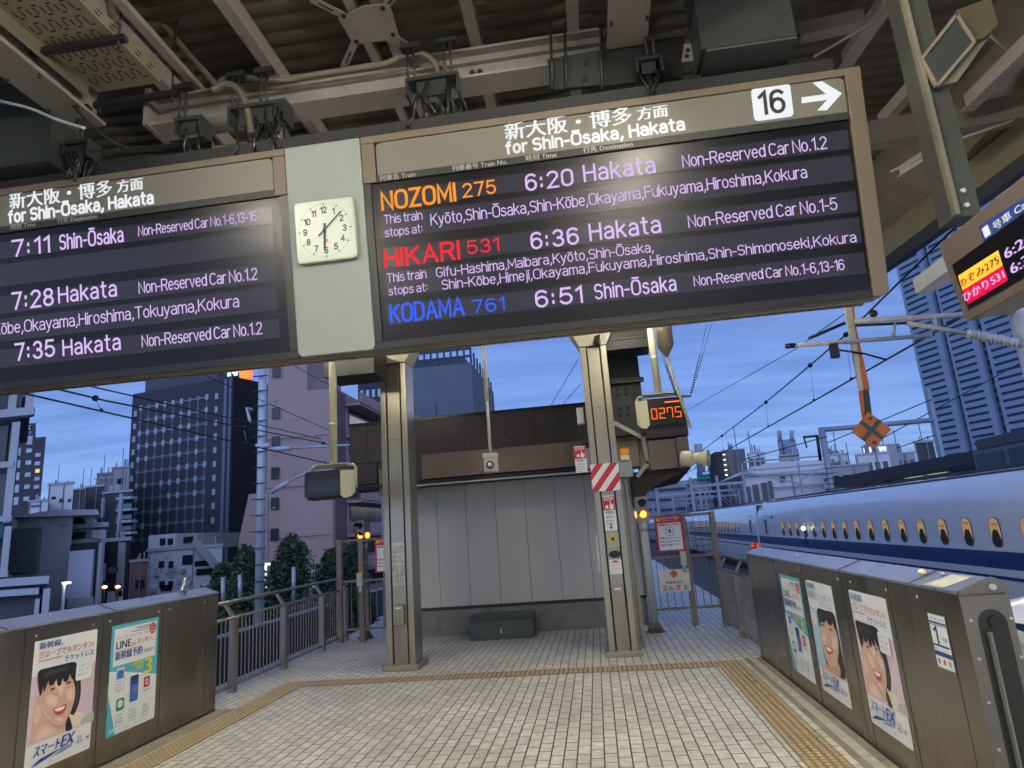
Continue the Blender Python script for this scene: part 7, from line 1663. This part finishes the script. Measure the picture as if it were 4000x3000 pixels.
# trees
LEAF = [mat('leaf_dark', (.020, .045, .022), .7, var=.3, scale=3), mat('leaf_mid', (.035, .07, .03), .7, var=.3, scale=3), mat('leaf_light', (.06, .10, .035), .7, var=.3, scale=3)]
BARK = mat('bark', (.06, .045, .035), .9, var=.3)
def tree(x, y, z0, z1, w, lab, seed, ci=0, conical=True, n=1500):
    rnd = random.Random(seed); t = thing('street_tree', lab, 'tree', (x, y, z0), 'trees beyond the left track')
    tr = MB().tube([(x, y, z0), (x+.1, y, z0+(z1-z0)*.5), (x, y, z1-.3)], [.22, .14, .03], 8); H = z1-z0
    for k in range(12):
        f = .25+.055*k; a = rnd.random()*6.28; r = w*(1-f)*.8
        tr.tube([(x, y, z0+H*f), (x+math.cos(a)*r*.6, y+math.sin(a)*r*.6, z0+H*f+r*.4), (x+math.cos(a)*r, y+math.sin(a)*r, z0+H*f+r*.8)], [.07, .04, .015], 5)
    tr.build('trunk', BARK, t)
    for li in range(3):
        mb = MB()
        for k in range(n//3):
            f = rnd.random()**.9; prof = (1-f)**.50*(.55+.45*min(1, f*5)) if conical else math.sin(math.pi*(f*.9+.08))**.7
            a = rnd.random()*6.283; lob = .62+.22*math.sin(a*3+seed+f*7)+.22*math.sin(a*7-seed*2+f*23)+.12*math.sin(f*41+seed); rr = w*prof*max(.15, lob)*(rnd.random()**.42)*(1.35 if rnd.random() < .06 else 1)
            p = Vector((x+math.cos(a)*rr, y+math.sin(a)*rr, z0+H*(.16+.84*f)+rnd.uniform(-.15, .15)))
            s_ = rnd.uniform(.05, .12); d1 = Vector((rnd.uniform(-1, 1), rnd.uniform(-1, 1), rnd.uniform(-.6, 1))).normalized(); d2 = d1.orthogonal().normalized()
            for _ in range(2):
                o_ = p+Vector((rnd.uniform(-.15, .15), rnd.uniform(-.15, .15), rnd.uniform(-.1, .1)))
                mb.add([o_-d1*s_, o_+d2*s_*.45, o_+d1*s_*1.3, o_-d2*s_*.45], [(0, 1, 2, 3)]); d1 = (d1+Vector((rnd.uniform(-.8, .8), rnd.uniform(-.8, .8), rnd.uniform(-.5, .5)))).normalized(); d2 = d1.orthogonal().normalized()
        mb.build('crown', LEAF[(li+ci) % 3] if li else LEAF[0], t)
for i, (xp, yp, Y, w, hz, lab, ci) in enumerate(((870, 2215, 25, 1.25, 0, 'tree right of the old white building, spreading crown', 0), (960, 2150, 24, 1.3, 0, 'bushy tree just left of the pale mast', 0), (1135, 2105, 26, 1.75, 0, 'pointed tree between the pale mast and the railing', 0), (1290, 2165, 23, 1.2, 0, 'pointed tree just left of the mesh fence', 0), (1372, 2150, 22, 1.0, 0, 'lighter green bush behind the left mesh fence', 2))):
    p = at(xp, yp, Y=Y); tree(p.x, p.y, -6.5, p.z, w*1.45, lab, 11+i, ci, True, 7000)

# ---- right side
t = thing('residential_tower', 'tall pale blue tower with rows of slotted balconies at the right', 'building', (90, 250, 0))
TP1 = at(3578, 1400, Y=250); TP2 = at(3992, 1259, Z=TP1.z); ux = (Vector((TP2.x, TP2.y, 0))-Vector((TP1.x, TP1.y, 0))); LT = ux.length; ux.normalize()
TPn = Vector((ux.y, -ux.x, 0)); TPn = TPn if TPn.y < 0 else -TPn
TP = Plane((TP1.x, TP1.y, 0), ux, (0, 0, 1), TPn); TWH = 150
TBL = wallm('tower_blue', (.29, .38, .50), .06); TDK = wallm('tower_recess', (.03, .045, .085), .2)
def uof(x, y=1400): return TP.hit(x, y)[0]
pan = [(uof(3578), uof(3684, 1366)), (uof(3707, 1358), uof(3813, 1322)), (uof(3842, 1312), uof(3992, 1262)), (uof(4010, 1255), uof(4120, 1218))]
b = MB(); TP.box(b, pan[0][0]+.5, -9, pan[-1][1], 108, -30, -2.2); b.build('core', TDK, t)
tops = (96, 110, 112, 114); zs = 3.0
ns = 0
for (u0, u1), tp in zip(pan, tops):
    b = MB(); TP.box(b, u0, -9, u1, tp, -2.1, 0); b.build('balcony_front', TBL, t)
    proto = None
    for k in range(33):
        zz = 14+k*2.4
        if zz > tp-2: break
        if u0 > pan[2][1]: continue
        if ns >= 98: break
        if proto is None: b = MB(); TP.box(b, u0+(u1-u0)*.10, zz, u1-(u1-u0)*.16, zz+.85, .01, .08); proto = b.build('balcony_slot', TDK, t); zz0 = zz
        else: c = proto.copy(); COL.objects.link(c); c.location = (0, 0, zz-zz0)
        ns += 1
for (ua, ub), nm in (((pan[0][1], pan[1][0]), 0), ((pan[1][1], pan[2][0]), 1)):
    b = MB(); zz = 8
    while zz < 100: TP.box(b, ua+.3, zz, ub-.3, zz+1.3, -2.19, -1.6); zz += 3.15
    o = b.build('recess_ledges', wallm('tower_ledge', (.10, .15, .22)), t); o['kind'] = 'stuff'
p = at(3975, 700, Y=300); t = bldg('glass_tower', 'pale glass tower top showing above the small car display', [(p.x-9, 300), (p.x+25, 300), (p.x+25, 330), (p.x-9, 330)], -9, p.z+14, wallm('tower_glass', (.26, .36, .46)))
facade(t, (p.x-9, 300), (p.x+25, 300), 100, p.z+14, 1, 14, 1, .35, TBL, (0, 0), 'floor_band')
# station roof across the tracks
t = thing('far_platform_roof', 'long dark canopy of the next platform behind the white train', 'roof', (15, 35, 3))
MB().box((15, 27.35, 3.05), (21, 43.5, 3.55)).build('canopy', mat('canopy_dark', (.045, .042, .05), .6, var=.1), t); MB().box((15.02, 20, 2.9), (20.5, 43.3, 3.049)).build('soffit', BLACK, t)
for y in range(22, 44, 5): MB().box((17.8, y, -1), (18.1, y+.3, 2.89)).build('post', DKMET, t)
MB().box((16.6, 20.0, 1.8), (16.9, 43, 2.55)).build('dark_fascia', mat('canopy_dark', (.04, .04, .04)), t)
for k, (y0, y1) in enumerate(((31.0, 32.6), (33.2, 34.8))): MB().box((15.6, y0, 2.60), (15.75, y1, 2.72)).build('lit_tube', flat('far_tube', (.9, .9, .7), .4, emit=3.0, ecol=(1, 1, .68)), t)
t = thing('station_block', 'grey glazed station block above the train at the far right', 'building', (17, 26, 3))
MB().box((15.2, 15, 3.56), (24, 27.5, 3.95)).build('walls', mat('block_grey', (.075, .08, .095), .6, var=.1), t); MB().box((14.9, 15, 2.5), (15.1, 27.3, 3.5)).build('glazed_band', wallm('band_teal', (.12, .16, .18)), t)
for k in range(6): MB().box((14.86, 15.4+k*2, 2.62), (14.899, 17.1+k*2, 3.35)).build('window', flat('band_window', (.05, .08, .10), .2), t)
simple('square brick roof tower beside the foot of the residential tower', 70, 3576, 1728, 3652, 1790, DG, 8)
t, a, b = simple('apartment block with a lit outside staircase beside the blue rooftop sign', 150, 2836, 1757, 2926, 1990, wallm('taupe', (.14, .13, .15)), 20)
p, q = fbox(149, 2808, 1763, 2838, 1990, 10); MB().box((p[0], 149, -9), q).build('stair_tower', wallm('stair_dark', (.03, .032, .045)), t)
for k in range(6): p, q = fbox(148.7, 2824+k*2.4, 1774+k*20, 2833+k*2.4, 1777+k*20, .3); MB().box(p, q).build('stair_lamp', flat('stair_lamp', (.9, .8, .4), .4, emit=3, ecol=(1, .85, .45)), t)
facade(t, (a[0], 150), (b[0], 150), -5, b[2], 3, 10, .16, .8, GLASS)
t, a, b = simple('white framed building with dark glass behind the apartment block', 170, 2928, 1770, 2998, 1900, WG, 20); facade(t, (a[0], 170), (b[0], 170), 0, b[2], 3, 5, .7, .6, GLASS)
t, a, b = simple('long white industrial building with tall dark windows behind the train', 90, 2905, 1850, 3225, 1990, WG, 25)
MB().slab([at(2905, 1852, Y=89.9), at(2995, 1808, Y=89.9), at(3215, 1795, Y=89.9), at(3225, 1852, Y=89.9)], (0, 1, 0), 20).build('upper_walls', WG, t)
for x0, y0, x1, y1 in ((2920, 1900, 2934, 1960), (2944, 1892, 2966, 1955), (2978, 1885, 3000, 1950), (3006, 1878, 3020, 1945)): p, q = fbox(89.7, x0, y0, x1, y1, .2); MB().box(p, q).build('tall_window', GLASS, t)
MB().bar(at(3022, 1905, Y=89.6), at(3220, 1890, Y=89.6), .2, .15).build('panel_line', MG, t); MB().bar(at(2910, 1858, Y=89.6), at(3220, 1846, Y=89.6), .2, .15).build('panel_line', MG, t); p, q = fbox(89.6, 3050, 1860, 3068, 1880, .2); MB().box(p, q).build('vent', DG, t)
t, a, b = simple('rooftop billboard with two antennas above the white industrial building', 120, 3040, 1716, 3112, 1780, wallm('board_blue', (.24, .30, .42)), 2, z0=at(3075, 1780, Y=120).z)
for x in (3046, 3094): MB().tube([at(x, 1722, Y=120), at(x-2, 1682, Y=120)], .35, 6).build('antenna', MG, t)
simple('low house with a red brown roof ledge under the rooftop billboard', 118, 3045, 1779, 3125, 1830, MG, 8, wins=((3045, 1778, 3118, 1784, 'ledge', wallm('ledge_brown', (.12, .07, .07))),))
t, a, b = simple('building with white lit Japanese roof lettering behind the portal', 110, 3368, 1742, 3505, 1780, MG, 10)
SP2 = Plane((a[0], 109.8, 0), (1, 0, 0), (0, 0, 1), (0, -1, 0)); SP2.text_px('国際調理', flat('roof_lettering_lit', (.8, .85, .9), .4, emit=1.1, ecol=(.75, .85, 1)), t, (3376, 1770), (3464, 1762), 18, bold=.05)
for i, (x0, y0, x1, y1, Y, m_, lab) in enumerate(((3230, 1778, 3320, 1860, 100, WG, 'pale block right of the portal post'), (3345, 1775, 3480, 1850, 95, WG, 'white block with small balconies under the roof lettering'), (3215, 1765, 3275, 1800, 130, MG, 'grey block behind the portal post'), (3470, 1772, 3580, 1830, 115, MG, 'grey block with a reddish roof right of the lettering'), (3240, 1820, 3400, 1880, 85, MG, 'low grey block touching the dark canopy'))):
    t, a, b = simple(lab, Y, x0, y0, x1, y1, m_, 10); facade(t, (a[0], Y), (b[0], Y), b[2]-6, b[2], 4, 2, .6, .4, GLASS)
# far centre: white slab block, rooftop sign and dense small blocks
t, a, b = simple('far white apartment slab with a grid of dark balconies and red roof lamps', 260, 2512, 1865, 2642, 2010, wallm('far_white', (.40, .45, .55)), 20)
facade(t, (a[0], 260), (b[0], 260), b[2]-21, b[2], 9, 8, .55, .38, GLASS, name='balcony_window')
q = at(2598, 1850, Y=262); MB().box((q.x-2, 262, b[2]), (q.x+2, 266, q.z)).build('roof_house', MG, t)
for x, y in ((2599, 1850), (2624, 1861), (2630, 1861)): MB().sphere(at(x, y, Y=258), .45, 8, 6).build('roof_lamp', flat('red_lamp', (.9, .1, .1), .4, emit=4, ecol=(1, .12, .15)), t)
simple('far white apartment slab half hidden behind the column', 262, 2475, 1895, 2500, 2010, wallm('far_white', (.4, .4, .4)), 20, wins=((2479, 1905, 2497, 1912), (2479, 1924, 2497, 1930), (2479, 1940, 2497, 1946)))
t, a, b = simple('building carrying a blue and green rooftop sign', 180, 2712, 1868, 2815, 2020, MG, 20); facade(t, (a[0], 180), (b[0], 180), -5, b[2], 5, 7, .8, .35, GLASS)
p, q = fbox(179, 2724, 1848, 2806, 1871, 1); MB().box(p, q).build('sign_board', flat('board_green', (.01, .16, .13), .4, emit=.05, ecol=(.0, .8, .6)), t); p, q = fbox(178.8, 2723, 1841, 2805, 1858, .8); MB().box(p, q).build('sign_field', flat('board_blue_sign', (.01, .08, .28), .4, emit=.05, ecol=(0, .4, 1)), t)
SP3 = Plane((p[0], 178.6, 0), (1, 0, 0), (0, 0, 1), (0, -1, 0)); SP3.text_px('SEIWA', flat('pale_sign_text', (.6, .7, .75), .4, emit=.25, ecol=(.7, .9, 1)), t, (2746, 1854), (2788, 1850), 9, bold=.05)
MB().tube([at(2740, 1845, Y=181), at(2726, 1735, Y=181)], 1.1, 8).build('antenna_mast', MG, t)
t = thing('distant_city', 'dense small far blocks beyond the tracks under the rooftop sign', 'city', (30, 250, 0)); rnd = random.Random(5)
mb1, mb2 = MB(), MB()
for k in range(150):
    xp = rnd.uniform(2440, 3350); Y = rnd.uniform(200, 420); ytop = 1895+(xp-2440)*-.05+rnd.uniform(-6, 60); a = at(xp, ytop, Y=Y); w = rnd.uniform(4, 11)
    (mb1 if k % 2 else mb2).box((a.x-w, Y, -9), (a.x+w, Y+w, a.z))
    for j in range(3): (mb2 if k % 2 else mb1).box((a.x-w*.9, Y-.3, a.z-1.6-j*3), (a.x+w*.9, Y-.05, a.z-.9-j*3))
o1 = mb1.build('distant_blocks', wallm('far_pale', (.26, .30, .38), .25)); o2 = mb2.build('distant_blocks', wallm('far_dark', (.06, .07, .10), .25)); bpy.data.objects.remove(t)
for o, l in ((o1, 'dense far city blocks, the pale ones, beyond the tracks'), (o2, 'dense far city blocks, the dark ones, beyond the tracks')): tag(o, l, 'city', kind='stuff')
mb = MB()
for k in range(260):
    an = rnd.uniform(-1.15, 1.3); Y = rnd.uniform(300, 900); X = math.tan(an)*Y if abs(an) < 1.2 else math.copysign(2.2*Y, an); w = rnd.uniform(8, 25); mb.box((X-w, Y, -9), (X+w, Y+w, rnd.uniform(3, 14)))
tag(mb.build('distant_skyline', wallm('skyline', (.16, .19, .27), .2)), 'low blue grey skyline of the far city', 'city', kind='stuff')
